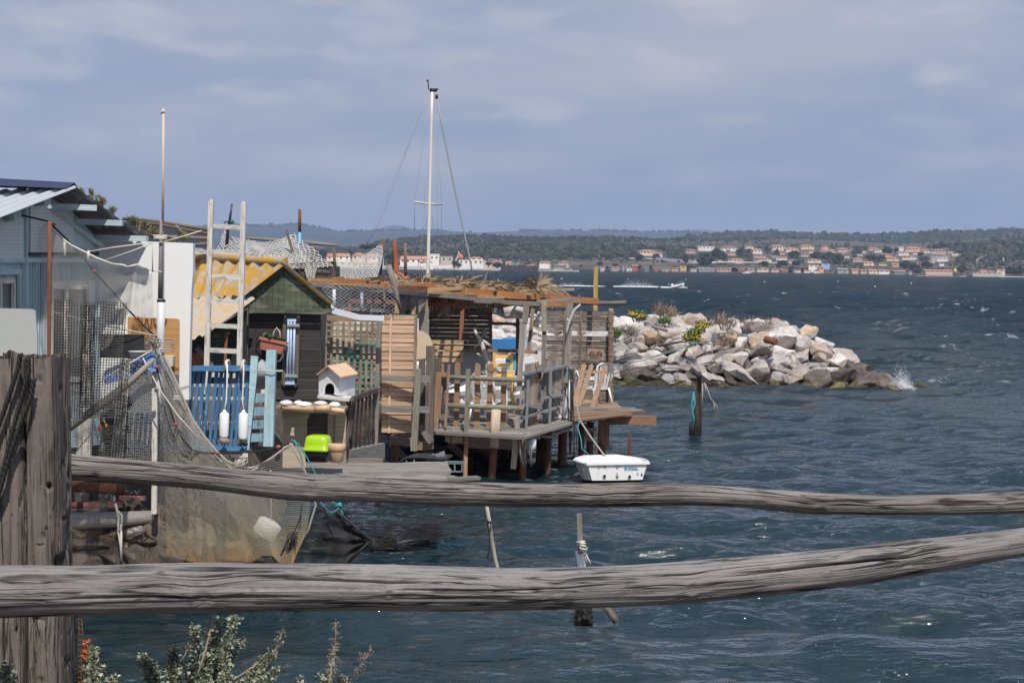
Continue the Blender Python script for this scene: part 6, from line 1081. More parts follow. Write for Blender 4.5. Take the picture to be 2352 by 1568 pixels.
for x in (1045, 1290): q = MB(); bar(q, J, x, 960, x + 4, 1300, 30, 37.35, dep=.06); q.build('front_leg', M_YEL, yc)
def plastic_chair(label, base, rz, s=1.0, group='white plastic chairs on the terrace', high=False):
    t = T('plastic_chair', label, 'chair', base, group); m = Matrix.Rotation(rz, 3, 'Z'); L = lambda x, y, z: base + m @ Vector((x * s, y * s, z * s)); hb = .92 if not high else 1.02
    q = MB(); vs = [L(x, y, z) for x, y, z in ((-.24, -.24, .43), (.24, -.24, .43), (.22, .22, .40), (-.22, .22, .40), (-.24, -.24, .40), (.24, -.24, .40), (.22, .22, .37), (-.22, .22, .37))]; q.add(vs, [(0, 1, 2, 3), (7, 6, 5, 4), (0, 4, 5, 1), (1, 5, 6, 2), (2, 6, 7, 3), (3, 7, 4, 0)], None, .5); q.build('seat', M_WPL, t)
    for k in range(5): x = -.17 + .085 * k; q = MB(); q.beam(L(x * .9, .22, .4), L(x * 1.15, .36, hb - .06 - abs(x) * .25), .055 * s, .015, .5, ax=m @ Vector((0, 1, -.2))); q.build('back_slat', M_WPL, t)
    q = MB(); q.tube([L(-.22, .21, .38), L(-.25, .33, .7), L(-.2, .37, hb - .06), L(-.08, .385, hb), L(.08, .385, hb), L(.2, .37, hb - .06), L(.25, .33, .7), L(.22, .21, .38)], .022 * s, 7); q.build('back_frame', M_WPL, t)
    for sx in (-1, 1):
        q = MB(); q.tube([L(sx * .26, -.26, .0), L(sx * .25, -.25, .42), L(sx * .27, -.24, .63), L(sx * .28, -.12, .66), L(sx * .27, .12, .65), L(sx * .25, .32, .68)], [.022 * s, .025 * s, .02 * s, .024 * s, .024 * s, .018 * s], 7); q.build('front_leg', M_WPL, t)
        q = MB(); q.tube([L(sx * .26, .36, 0), L(sx * .22, .24, .4)], [.02 * s, .028 * s], 7); q.build('rear_leg', M_WPL, t)
    return t
plastic_chair('white plastic chair left behind the pickets, turned sideways', G(1090, 966, ZD), -1.9, 1.15); plastic_chair('white plastic chair behind the right pickets by the yellow chair', G(1146, 968, ZD), 1.2, 1.15); plastic_chair('white plastic chair with a slotted back near the bamboo edge', G(1368, 927, ZD), -2.6, 1.0, high=True); plastic_chair('white round backed plastic chair next to the right pergola post', G(1332, 932, ZD), 2.4, 1.0); plastic_chair('white plastic chair in the middle behind the mossy picket', G(1116, 970, ZD), 2.9, 1.1)
t = T('folded_parasol', 'white cloth and table heaped behind the narrow picket panel', 'table', J(540, 1300, 36.9)); q = MB(); f_ = bil(J(395, 1000, 37), J(700, 1010, 37), J(700, 1140, 36.6), J(400, 1130, 36.6), .08, .05, 8); vs = [f_(i / 8, j / 5) for j in range(6) for i in range(9)]; q.add(vs, [(j * 9 + i, j * 9 + i + 1, (j + 1) * 9 + i + 1, (j + 1) * 9 + i) for j in range(5) for i in range(8)], None, .5, True); q.build('cloth', M_WPL, t)
q = MB(); bar(q, J, 380, 1180, 560, 1180, 34, 37, dep=.3); bar(q, J, 380, 1268, 560, 1268, 20, 37, dep=.3); q.build('tabletop', W_PINE, t); q = MB(); bar(q, J, 380, 1215, 700, 1220, 40, 37.1, dep=.3); bar(q, J, 640, 1250, 700, 1260, 60, 36.9, dep=.2); q.build('base', M_WPL, t)
dr = T('driftwood_figure', 'bleached branching driftwood trunk standing inside the terrace', 'driftwood', J(1000, 1290, 37.4))
for pts, rr in (([(795, 345), (850, 450), (895, 520), (920, 610), (945, 680), (985, 790), (1010, 1000)], [.05, .06, .075, .08, .085, .08, .06]), ([(900, 490), (960, 540), (1030, 585)], [.04, .05, .045]), ([(890, 500), (850, 570), (800, 600)], [.05, .04, .02]), ([(945, 690), (900, 700), (860, 680), (830, 660), (825, 685)], [.03, .035, .03, .025, .02]), ([(940, 640), (970, 630), (960, 660), (1000, 680), (1005, 730)], [.03, .035, .03, .03, .02])): q = MB(); lines(q, J, pts, [r_ * .6 for r_ in rr], 37.4, 9); q.build('branch', M_DRIFT, dr)
solo('bottle', plain('bottle_grey', (.30, .31, .30), .3, .1), 'grey bottle hanging on the dark slatted wall', 'bottle', lambda q: q.lathe(J(925, 460, 38.7), J(938, 352, 38.7), [(0, .05), (.05, .06), (.6, .06), (.75, .03), (.95, .025), (1, .03)], 10)); solo('wooden_plaque', W_OLD, 'dark square plaque high on the slatted wall', 'plaque', lambda q: poly(q, J, [(880, 100), (985, 105), (985, 185), (878, 180)], 38.7, .03, tint=.9))
solo('log_bundle', M_DRIFT, 'bleached logs lashed under the thatch beside the left pergola post', 'logs', lambda q: (lines(q, J, [(1180, 150), (1300, 128), (1420, 140)], .1, 38.2, 8), lines(q, J, [(1190, 185), (1310, 175), (1420, 190)], .09, 38.2, 8), lines(q, J, [(1300, 95), (1420, 140)], .07, 38.1, 8)))
q = MB()
for k in range(34): q.blob(F(R.gauss(495, 22), R.uniform(340, 520), 38.0), R.uniform(.03, .07), .04, R.uniform(.03, .06), 7, 5, .3)
S(q, 'shell_garland', M_STONE, 'garland of pale shells hanging between the pergola posts', 'garland')
# ---------------------------------------------------------------- brown screen with the wooden sign
sb = slatscreen('slat_screen', 'weathered brown slat screen behind the plastic chairs', F, 560, 1056, 318, 1050, 19, 43.6, 43.6, wood('wood_screen', (.21, .165, .135), (.09, .07, .058), stain=(.30, .27, .24)), 8, 8, (825, 700), .07, None, (4,))
bb = T('bamboo_edge', 'stack of bark covered ends edging the brown slat screen', 'edging', F(1070, 1060, 43.5)); q = MB()
for k in range(40): y = 326 + 18.4 * k; q.tube([F(1046 + R.uniform(-3, 3), y, 43.4), F(1084 + R.uniform(-6, 4), y + R.uniform(-3, 3), 43.4)], .085, 7)
q.build('canes', W_BROWN, bb)
def text(body, size, loc, rot, mat, par, name, ext=.004):
    cu = bpy.data.curves.new(name, 'FONT'); cu.body = body; cu.size = size; cu.align_x = 'CENTER'; cu.align_y = 'CENTER'; cu.extrude = ext; ob = bpy.data.objects.new(name, cu); COL.objects.link(ob)
    dg = bpy.context.evaluated_depsgraph_get(); me = bpy.data.meshes.new_from_object(ob.evaluated_get(dg)); bpy.data.objects.remove(ob)
    o = bpy.data.objects.new(name, me); COL.objects.link(o); me.materials.clear(); me.materials.append(mat); o.parent = par; o.location = Vector(loc) - ORG[par.name]; o.rotation_euler = rot; return o
sg = T('wooden_sign', 'small wooden sign with a curved inscription on the brown screen', 'sign', F(945, 700, 43.3)); q = MB(); poly(q, F, [(882, 615), (1012, 622), (1008, 700), (880, 692)], 43.3, .03, tint=.4); q.build('board', wood('wood_sign', (.36, .26, .19), (.26, .18, .13), .4), sg)
M_INK = plain('burnt_ink', (.10, .065, .045), .8, bump=0); rx = (math.pi / 2, 0, 0); u = wpx(F, 1, 43.2)
for i, ch in enumerate('CLOS RENE'):
    a = (i - 4) / 4; lo = F(946 + 47 * a, 647 + 9 * a * a, 43.27); text(ch, 24 * u, lo, (math.pi / 2, .22 * a - .03, 0), M_INK, sg, 'letter')
q = MB(); q.beam(F(968, 631, 43.28), F(975, 626, 43.28), 3 * u, .004); text('POMEROL', 19 * u, F(945, 680, 43.27), (math.pi / 2, .03, 0), M_INK, sg, 'lettering')
q = MB(); lines(q, F, [(905, 672), (900, 655), (908, 640), (925, 628)], 2 * u, 43.28, 4); lines(q, F, [(988, 680), (996, 660), (990, 645), (972, 630)], 2 * u, 43.28, 4); lines(q, F, [(918, 668), (945, 663), (972, 670)], 1.6 * u, 43.28, 4); q.build('scroll', M_INK, sg)
lp = T('leaning_gate', 'pale picket gate leaning in front of the white plastic chairs', 'gate', F(900, 1060, 41.6))
for x, y0, x1, y1 in ((856, 733, 776, 1062), (912, 736, 812, 1062), (1022, 738, 922, 1066)): q = MB(); h = 21; poly(q, F, [(x - 17, y0 + 12), (x - 6, y0), (x + 10, y0), (x + 19, y0 + 14), (x1 + 20, y1), (x1 - 20, y1)], 41.6, .04); q.build('picket', wood('wood_new_picket', (.52, .36, .25), (.34, .20, .12), tl=.9, th=1.05) if 'wood_new_picket' not in MATS else MATS['wood_new_picket'], lp)
for y, x0, x1 in ((795, 748, 1040), (1028, 770, 965)): q = MB(); bar(q, F, x0, y, x1, y + 4, 26, 41.7, dep=.04); q.build('rail', MATS['wood_new_picket'], lp)
solo('white_box_tube', M_WPL, 'white plastic sheet leaning at the foot of the right pergola post', 'sheet', lambda q: (poly(q, F, [(700, 1000), (745, 995), (735, 1160), (690, 1155)], 38.4, .05, tint=.5), poly(q, F, [(632, 1130), (740, 1110), (735, 1160), (640, 1155)], 38.2, .05, tint=.5))); solo('grey_tube', M_PVC, 'long grey pipe leaning against the right pergola post', 'pipe', lambda q: lines(q, F, [(752, 860), (722, 1020), (692, 1145)], .05, 38.0, 10))
q = MB(); lines(q, F, [(715, 770), (740, 790), (700, 840), (745, 870), (715, 800)], .012, 38.0, 5); lines(q, F, [(735, 780), (760, 850), (765, 920)], .012, 38.0, 5); S(q, 'teal_rope', M_ROPET, 'pale teal rope knotted on the right pergola post', 'rope')
bt = T('beached_boat', 'blue boat with a white cabin seen through the terrace', 'boat', J(1200, 640, 55)); q = MB(); poly(q, J, [(960, 488), (1500, 485), (1500, 600), (1400, 640), (960, 620)], 55, 1.6, tint=.5); q.build('hull', M_BLUEB, bt)
q = MB(); 
for s in ((960, 372, 1155, 380, 30), (1150, 380, 1190, 480, 34), (960, 478, 1200, 482, 26), (960, 375, 960, 480, 60)): bar(q, J, s[0], s[1], s[2], s[3], s[4], 55.2, dep=.3)
q.build('cabin_frame', M_WPL, bt)
# ---------------------------------------------------------------- skiff, mooring line and water posts
b0 = P(1418, 1102, 35.6); sk = T('skiff', 'small white plastic skiff moored stern first below the terrace', 'boat', b0); dv = Vector((-.24, .971, 0)); sv = Vector((.971, .24, 0)); bz = b0.z
TF = lambda x, y, z: b0 + dv * x + sv * y + Vector((0, 0, z))
st = [(0, .645, .54, .345, .0, -.005), (.3, .72, .62, .34, -.02, -.04), (.62, .74, .6, .335, -.02, -.05), (.95, .60, .42, .34, .0, -.03), (1.2, .34, .2, .36, .12, .1)]
hull(st, TF, .05).build('hull', plain('scuffed_white', (.74, .74, .73), .45, .08, (.50, .48, .43), 3.2, df=(.56, .80), bump=.03), sk)
q = MB(); rim = [(s[0], s[1] + .015, s[3] + .005) for s in st]; q.tube([TF(x, -y, z) for x, y, z in rim][::-1] + [TF(x, y, z) for x, y, z in rim] + [TF(1.2, -.34, .36)], .03, 7); q.beam(TF(-.01, -.68, .345), TF(-.01, .68, .345), .05, .07, .5); q.build('gunwale', M_WPL, sk)
q = MB(); q.add([TF(.4, -.70, .325), TF(.4, .70, .325), TF(.65, .70, .345), TF(.95, .56, .37), TF(1.18, .32, .385), TF(1.18, -.32, .385), TF(.95, -.56, .37), TF(.65, -.70, .345)], [(0, 1, 2, 7), (7, 2, 3, 6), (6, 3, 4, 5)], None, .5, True); q.beam(TF(.3, -.68, .2), TF(.3, .68, .2), .04, .2, .5); q.build('thwart', M_WPL, sk)
ang = math.atan2(sv.y, sv.x); M_LOGO = plain('logo_blue', (.06, .33, .62), .5, bump=0)
def onT(x, y, off=-.012): a = (x - 970) / (1465 - 970) * 1.29 - .645; z = .345 - (y - 295) / 133 * .345; return b0 + sv * a + Vector((0, 0, z)) + dv * (off - 0.0)
u = 1.29 / 495
o = text('Erplast', 38 * u, onT(1325, 336), (math.pi / 2, 0, ang), M_LOGO, sk, 'lettering'); o.data.transform(Matrix.Shear('XZ', 4, (.25, 0))) if 0 else None
text('6', 34 * u, onT(1417, 386), (math.pi / 2, 0, ang), M_BLACKP, sk, 'number'); text('0', 26 * u, onT(1383, 382), (math.pi / 2, 0, ang), MATS['far_grey'], sk, 'number'); text('C:\u00b7 VX', 28 * u, onT(1090, 322), (math.pi / 2, 0, ang), MATS['far_grey'], sk, 'faded_lettering')
q = MB(); q.beam(onT(1272, 330), onT(1290, 328), 4 * u, .004); q.beam(onT(1365, 343), onT(1392, 345), 4 * u, .004); q.build('logo_stroke', M_LOGO, sk)
for x, y in ((1108, 393), (1315, 400)): q = MB(); c = onT(x, y, -.01); q.tube([c, c - dv * .02], 15 * u, 14); f_ = q.build('drain_ring', M_PVC, sk); q = MB(); q.tube([c - dv * .005, c - dv * .03], 11 * u, 12); g_ = q.build('drain_hole', M_BLACKP, sk)
q = MB(); q.prism([onT(1202, 302), onT(1228, 302), onT(1226, 318), onT(1215, 334), onT(1204, 318)], -dv * .012); q.build('emblem', MATS['far_grey'], sk); q = MB(); q.beam(onT(1214, 368), onT(1214, 395), 7 * u, .03); q.beam(onT(1203, 397), onT(1225, 397), 8 * u, .04); q.prism([onT(1203, 395), onT(1225, 395), onT(1214, 416)], -dv * .012); q.build('cleat', MATS['far_grey'], sk)
q = MB(); rope(q, F(788, 1010, 38.3), F(822, 1175, 37.9), .014, .02); rope(q, F(822, 1175, 37.9), TF(1.05, .05, .38), .022, .03); S(q, 'mooring_rope', M_ROPEG, 'mooring rope running from the terrace down to the white skiff', 'rope'); q = MB(); lines(q, F, [(820, 1180, 37.8), (805, 1230, 37.7), (830, 1320, 37.5), (838, 1400, 37.4), (890, 1445, 37.3)], .014, 37.6, 5); S(q, 'teal_line', M_ROPET, 'slack teal line beside the mooring rope', 'rope')
p = II(285, 1180, 23.6); t = T('leaning_stake', 'thin pale stake leaning in the water between the two fence rails', 'stake', p); q = MB(); lines(q, II, [(178, 560), (215, 780), (255, 1040), (283, 1150), (292, 1240)], wpx(II, 15, 23.6), 23.6, 9); q.build('shaft', wood('wood_stake', (.44, .40, .35), (.26, .22, .18), stain=(.12, .10, .05)), t); q = MB(); q.tube([II(212 + 16 * math.cos(a), 758 + 5 * math.sin(a * 1.3), 23.5 + .1 * math.sin(a)) for a in np.linspace(0, 12, 26)], .012, 5); lines(q, II, [(172, 650, 23.5), (178, 720, 23.5), (195, 760, 23.5), (212, 860, 23.5), (208, 980, 23.5), (195, 1045, 23.5)], .009, 23.5, 5); q.build('cord', M_ROPEB, t)
p = II(955, 1510, 21.6); t = T('mooring_post', 'broken white pipe post with a grey stick and rope, mussels at its foot', 'post', p); q = MB(); bar(q, II, 914, 692, 925, 1000, 40, 21.6, dep=.05); q.build('stick', W_GREY, t); q = MB(); lines(q, II, [(915, 985), (935, 1110), (945, 1300), (955, 1440)], wpx(II, 32, 21.65), 21.65, 14); q.build('pipe', M_PVC, t)
q = MB(); 
for k in range(5): q.tube([II(922 + 30 * math.cos(a) + 6 * k, 905 + 16 * k + 12 * math.sin(a * .5 + k), 21.5 + .1 * math.sin(a)) for a in np.linspace(0, 6.3, 12)], .011, 6)
lines(q, II, [(945, 940, 21.5), (965, 1000, 21.5), (985, 1050, 21.5), (1005, 1085, 21.5)], .011, 21.5, 6); lines(q, II, [(930, 940, 21.5), (955, 1010, 21.5), (975, 1080, 21.5)], .011, 21.5, 6); q.build('rope', M_ROPEW, t)
q = MB(); 
for k in range(150): a = R.uniform(0, 6.3); y = R.uniform(1400, 1545); q.blob(II(953 + (R.uniform(22, 40) + (y - 1400) * .16) * math.cos(a), y, 21.65 + .15 * math.sin(a)), .03, .025, .035, 6, 5, .3)
lines(q, II, [(945, 1380), (955, 1560)], .10, 21.7, 10); q.build('mussels', M_MUSSEL, t)
solo('sunken_stick', W_OLD, 'short dark stick poking from the water right of the mooring post', 'stick', lambda q: lines(q, II, [(1100, 1412), (1140, 1440), (1175, 1490), (1210, 1540)], [.04, .04, .05, .05], 21.4, 8))
p = P(1603, 1003, 45.5); t = T('rusty_pile', 'rusty pile in the water with a black beam nailed on top', 'pile', p); q = MB(); bar(q, O, 1606, 860, 1603, 1010, 9, 45.5, dep=.1); q.build('upper_shaft', W_RED if 0 else wood('wood_rust_pile', (.13, .052, .036), (.045, .022, .018)), t); q = MB(); q.tube([P(1604, 930, 45.5), P(1601, 965, 45.5), P(1598, 1012, 45.5)], [.1, .13, .15], 9); q.tube([P(1589, 970, 45.4), P(1588, 1000, 45.4)], .07, 7); q.build('mussel_foot', M_MUSSEL, t)
q = MB(); q.beam(P(1586, 848, 45.4), P(1634, 882, 45.2), .15, .13, .3, w1=.09); q.tube([P(1594, 852, 45.3), P(1608, 866, 45.2)], .06, 7); q.build('black_beam', plain('tarred_beam', (.03, .03, .034), .7, .2), t)
q = MB(); 
for pts in ([(1620, 880), (1632, 915), (1645, 930), (1652, 950)], [(1618, 878), (1622, 905)], [(1640, 925), (1641, 948)], [(1614, 880), (1613, 935)]): lines(q, O, pts, .016, 45.2, 5)
q.build('cords', M_ROPEG, t); q = MB(); lines(q, O, [(1592, 905), (1596, 925), (1590, 945), (1592, 970)], .03, 45.3, 6); lines(q, O, [(1594, 900), (1588, 930), (1594, 960), (1590, 985)], .022, 45.3, 6); q.build('teal_rope', M_ROPET, t)
# ---------------------------------------------------------------- sailing boat whose mast rises behind the hut
p = P(982, 660, 58); bx = Vector((p.x, 58, .0)); t = T('sailing_boat', 'moored sailing boat with a tall cream mast rising behind the thatch', 'boat', bx); s_ = 3.298e-1
hull([(-3, 1.0, .9, 1.1, .2, -.2), (-1, 1.3, 1.1, 1.1, .1, -.3), (1.5, 1.1, .8, 1.2, .2, -.2), (3.6, .1, .05, 1.4, .9, .5)], lambda x, y, z: bx + Vector((x, y, z)), .06).build('hull', MGEL, t)
q = MB(); q.lathe(Vector((p.x - .03, 58, 1.2)), Z0(572, 152, 58), [(0, .062), (.3, .06), (.9, .045), (1, .042)], 12); q.build('mast', M_MAST, t)
q = MB(); lines(q, Z0, [(448, 917, 57.6), (545, 934, 58), (640, 935, 58.4)], .035, 58, 6); q.build('spreader', M_MAST, t)
q = MB(); lines(q, Z0, [(555, 141), (605, 141)], .06, 58, 6); lines(q, Z0, [(547, 138), (544, 70), (536, 68), (538, 85)], .018, 58, 5); lines(q, Z0, [(594, 185), (612, 187)], .07, 58, 6); lines(q, Z0, [(603, 190), (603, 200)], .05, 58, 6); lines(q, Z0, [(603, 130), (605, 141)], .05, 58, 6); q.build('masthead_gear', M_BLACKP, t)
MST = plain('stay_wire', (.30, .32, .35), .5, .1, bump=0)
for nm, pts, r_ in (('backstay', [(606, 200), (640, 390), (700, 690), (780, 1070), (830, 1300), (866, 1480)], .05), ('forestay', [(553, 168), (500, 290), (420, 490), (330, 740), (210, 1050), (100, 1240)], .018), ('forestay', [(553, 170), (400, 530), (250, 900), (155, 1110), (95, 1245)], .010), ('shroud', [(560, 165), (500, 560), (450, 915), (448, 1110)], .014), ('shroud', [(588, 165), (618, 640), (638, 935), (636, 1110)], .010), ('shroud', [(586, 180), (604, 700), (609, 1000), (606, 1290)], .011), ('shroud', [(545, 970), (524, 1100)], .012), ('shroud', [(566, 970), (580, 1095)], .012), ('halyard', [(556, 230), (530, 800), (505, 1150), (488, 1420)], .010), ('halyard', [(610, 1360), (592, 1430)], .02)):
    q = MB(); lines(q, Z0, pts, r_ * .62, 58, 5); q.build(nm, MST, t)
# ---------------------------------------------------------------- net covered huts behind the shed
tag(net('draped_net', bil(B(130, 400, 36), B(920, 300, 38), B(1240, 560, 37), B(140, 480, 35), .28, .12, 9), 56, 17, .0085, M_NETW, jit=.3), 'pale fishing net draped like a tent behind the lichen roof', 'net')
tag(net('draped_net', bil(B(390, 275, 37), B(900, 310, 38), B(1100, 520, 36.6), B(330, 505, 36), .2, .10, 10), 42, 19, .0085, M_NETW, jit=.3), 'second layer of pale net peaked on the leaning board', 'net')
tag(net('hanging_net', bil(B(1010, 520, 36.5), B(1120, 510, 36.5), B(1085, 660, 36.4), B(1040, 650, 36.4), 0, .05, 11), 7, 14, .016, M_NETW), 'torn rope netting dangling from the dark hut beams', 'net')
tag(net('spread_net', bil(Z1(255, 300, 44), Z1(648, 170, 45), Z1(615, 440, 44), Z1(285, 460, 43.6), .18, .12, 12), 36, 19, .010, M_NETW, jit=.25), 'white fishing net spread like a sail right of the huts', 'net')
solo('edge_rope', plain('blue_cord_paint', (.10, .40, .55), .8), 'blue rope edging the spread white net', 'rope', lambda q: lines(q, Z1, [(640, 235), (630, 300), (620, 380), (608, 425)], .04, 44.9, 6))
solo('rusty_stake', M_RUST, 'dark rusty stake holding the spread white net', 'stake', lambda q: lines(q, Z1, [(648, 150), (640, 240), (624, 430)], .06, 45, 7))
on = net('orange_net', bil(Z1(728, 155, 42), Z1(748, 155, 42), Z1(778, 462, 42), Z1(735, 462, 42), 0, .06, 13), 8, 44, .016, M_NETO); tag(on, 'orange net bundle hanging from a stake beside the spread net', 'net')
solo('orange_heap', M_NETO, 'heap of orange netting at the foot of the hanging orange net', 'net', lambda q: [q.blob(Z1(735 + 12 * k, 448 - abs(k - 3) * -3, 41.9), .14, .12, .1, 7, 5, .3) for k in range(7)]); solo('net_stake', W_OLD, 'dark stake inside the orange net', 'stake', lambda q: lines(q, Z1, [(738, 158), (745, 460)], .06, 42.2, 7))
solo('wooden_post', W_BROWN, 'brown post standing alone left of the mast', 'post', lambda q: lines(q, Z1, [(826, 180), (828, 440)], wpx(Z1, 13, 41), 41, 9)); solo('crooked_stick', W_GREY, 'crooked grey stick rising over the orange beams', 'stick', lambda q: lines(q, E, [(695, -40), (720, 60), (750, 170), (790, 320)], [.05, .06, .05, .03], 33.0, 8))
for x, y0, y1, w_, Y, mt, lab in ((1103, 395, 460, 26, 40, W_BROWN, 'stub of brown post under the driftwood beam'), (1246, 410, 640, 22, 38, W_BROWN, 'pointed brown stake between the two nets')): solo('stub_stake', mt, lab, 'stake', lambda q: q.lathe(B(x + 8, y1, Y), B(x, y0, Y), [(0, wpx(B, w_ / 2, Y)), (.8, wpx(B, w_ / 2, Y)), (1, wpx(B, w_ / 2, Y) * (.2 if x > 1200 else .9))], 9))
solo('leaning_board', W_BROWN, 'narrow board leaning up through the tented net', 'board', lambda q: bar(q, B, 872, 272, 958, 568, 20, 37.2, dep=.03)); solo('driftwood_beam', W_GREY, 'long driftwood beam laid across the huts', 'beam', lambda q: lines(q, B, [(560, 338), (720, 348), (900, 362), (1100, 380), (1240, 392), (1300, 393)], [.035, .04, .04, .042, .035, .012], 38.6, 9))
t = T('stove_pipe', 'rust topped pale blue pipe standing above the nets', 'pipe', B(977, 500, 37.8)); q = MB(); lines(q, B, [(978, 112), (977, 290)], wpx(B, 12, 37.8), 37.8, 10); q.build('rusty_top', M_RUST, t); q = MB(); lines(q, B, [(977, 290), (976, 500)], wpx(B, 11, 37.8), 37.8, 10); q.build('blue_shaft', plain('sky_blue_paint', (.18, .42, .66), .6, .1), t)
t = T('aerial_rod', 'thin black aerial rod lashed over the tented net', 'rod', B(402, 470, 36.6)); q = MB(); lines(q, B, [(446, 70), (430, 190), (412, 300), (398, 470)], [.02, .03, .035, .04], 36.6, 6); q.build('rod', M_BLACKP, t); q = MB(); lines(q, B, [(385, 215), (440, 200)], .018, 36.6, 5); q.blob(B(445, 212, 36.6), .05, .05, .05, 6, 5); q.build('crossbar', M_TARPG, t)
hut = T('netted_hut', 'low dark hut of rough beams under the pale nets', 'hut', B(1000, 700, 37.5)); q = MB()
for s in ((960, 520, 1260, 545, 40), (1050, 645, 1250, 640, 22), (980, 590, 1240, 600, 22), (1000, 520, 1010, 680, 26), (1240, 520, 1245, 690, 24), (1100, 560, 1100, 690, 24)): bar(q, B, s[0], s[1], s[2], s[3], s[4], 37.3, dep=.3)
q.build('beams', W_OLD, hut); q = MB(); poly(q, B, [(150, 500), (960, 540), (1240, 560), (1240, 760), (150, 760)], 38.5, 1.5, tint=.3); q.build('wall', M_TARPK, hut)
q = MB(); bar(q, B, 540, 380, 545, 480, 60, 38.3, dep=.05); bar(q, B, 620, 440, 680, 470, 50, 38.2, dep=.05); q.build('faded_board', plain('faded_blue_board', (.30, .42, .55), .8), hut)
cn = T('old_canopy', 'old black tarpaulin canopy on driftwood poles behind the white wall', 'canopy', A(1350, 650, 31)); q = MB()
f_ = bil(A(960, 400, 31), A(1620, 470, 33), A(1620, 620, 31.5), A(1000, 560, 30), 0, .05, 15); vs = [f_(i / 16, j / 8) for j in range(9) for i in range(17)]; q.add(vs, [(j * 17 + i, j * 17 + i + 1, (j + 1) * 17 + i + 1, (j + 1) * 17 + i) for j in range(8) for i in range(16)], None, .5, True); q.build('tarpaulin', M_TARPK, cn)
for pts, mt in (([(960, 382), (1200, 400), (1400, 430), (1640, 470)], W_OLD), ([(1000, 395), (1250, 425), (1640, 500)], W_BROWN), ([(1240, 520), (1400, 525), (1640, 535)], W_GREY), ([(1500, 590), (1640, 575)], W_OLD), ([(1380, 430), (1450, 510)], W_GREY)): q = MB(); lines(q, A, pts, .03, 30.6, 8); q.build('pole', mt, cn)
def leafy(name, label, cat, zf, cs, Y, n, mat, L0, L1, stem=None, up=.8):
    t = T(name, label, cat, zf(cs[0][0], cs[0][1] + cs[0][3], Y))
    def fn(k):
        x, y, rx_, ry = R.choice(cs); a = R.uniform(0, 6.3); rd = R.random() ** .6; return zf(x + rx_ * rd * math.cos(a), y + ry * rd * math.sin(a), Y + R.uniform(-.3, .3)), (R.gauss(0, .6), R.gauss(0, .6), R.gauss(up, .5)), R.uniform(L0, L1), L1 * (.02 if mat is M_TWIG else .06), R.uniform(0, L0 * .3)
    blades('foliage', None, mat, fn, int(n * 1.8), t); q = MB()
    for x, y, rx_, ry in cs: lines(q, zf, [(cs[0][0] + (x - cs[0][0]) * .4, cs[0][1] + cs[0][3] + 30), (x, y + ry * .5), (x + R.uniform(-.3, .3) * rx_, y - ry * .8)], [.03, .02, .008], Y, 5)
    q.build('stem', M_TWIG, t); return t
leafy('tamarisk_bush', 'wispy tamarisk rising behind the cabin roof', 'bush', A, [(770, 250, 42, 42), (640, 180, 18, 26), (715, 185, 12, 34), (805, 255, 20, 30), (740, 280, 40, 26)], 27.5, 330, M_TAMAR, .03, .09)
leafy('tamarisk_bush', 'small tamarisk sprig right of the cabin roof ridge', 'bush', A, [(885, 320, 26, 22)], 27.5, 60, M_TAMAR, .03, .09); leafy('tamarisk_bush', 'ochre green bush between the cabin eaves and the canopy', 'bush', A, [(1090, 430, 70, 40), (1180, 490, 60, 40), (1040, 400, 40, 25), (1240, 520, 30, 30), (1430, 530, 40, 30), (1320, 560, 40, 20)], 29.6, 650, M_TAMAR, .03, .1)
# plants on the breakwater
FZ = ZM(1378.1, 620.2, .3174)
def scrub(label, cs, n, mat, Y, L0, L1, name='shrub', flowers=0):
    t = leafy(name, label, 'plant', lambda x, y, Yq: FZ(x, y, Yq), cs, Y, n, mat, L0, L1)
    if flowers:
        q = MB()
        for k in range(flowers): x, y, rx_, ry = R.choice(cs); a = R.uniform(0, 6.3); rd = R.random() ** .5; q.blob(FZ(x + rx_ * rd * math.cos(a), y + ry * rd * math.sin(a) - 4, Y - .35), .024, .024, .022, 5, 3, 0)
        tag(q.build('flowers', M_YFL, t), kind='stuff')
scrub('yellow flowering bush on the crest of the breakwater left of the dry bush', [(262, 322, 50, 24), (225, 318, 30, 14), (305, 342, 30, 14)], 190, M_GREENL, 66.5, .08, .22, 'flowering_bush', 34)
scrub('larger yellow flowering bush in the middle of the breakwater rocks', [(670, 475, 56, 42), (715, 445, 40, 30), (640, 500, 40, 22), (700, 505, 34, 20)], 420, M_GREENL, 65.2, .08, .22, 'flowering_bush', 46)
scrub('yellow sprigs above the larger flowering bush', [(760, 400, 60, 24)], 90, M_TAMAR, 66.2, .1, .25, 'flowering_bush', 34)
scrub('grey twiggy bush at the left crest of the breakwater', [(460, 312, 80, 30), (430, 302, 40, 24), (510, 330, 44, 14)], 170, M_TWIG, 67.5, .2, .5)
scrub('grey twigs in the middle crest of the breakwater', [(890, 385, 64, 20), (940, 405, 46, 36), (860, 370, 30, 14)], 120, M_TWIG, 66.6, .2, .5); scrub('sparse grey twigs at the right crest of the breakwater', [(1080, 400, 44, 16), (1220, 404, 46, 18)], 60, M_TWIG, 67.5, .2, .5); scrub('small green plant at the terrace end of the breakwater', [(110, 470, 40, 28)], 150, M_GREENL, 65, .12, .3); scrub('dry twigs caught low in the breakwater rocks', [(225, 460, 36, 26), (900, 520, 30, 40)], 130, M_TWIG, 64.6, .2, .45); scrub('little green plant below the grey twiggy bush', [(470, 375, 40, 14)], 90, M_GREENL, 66.3, .1, .25)
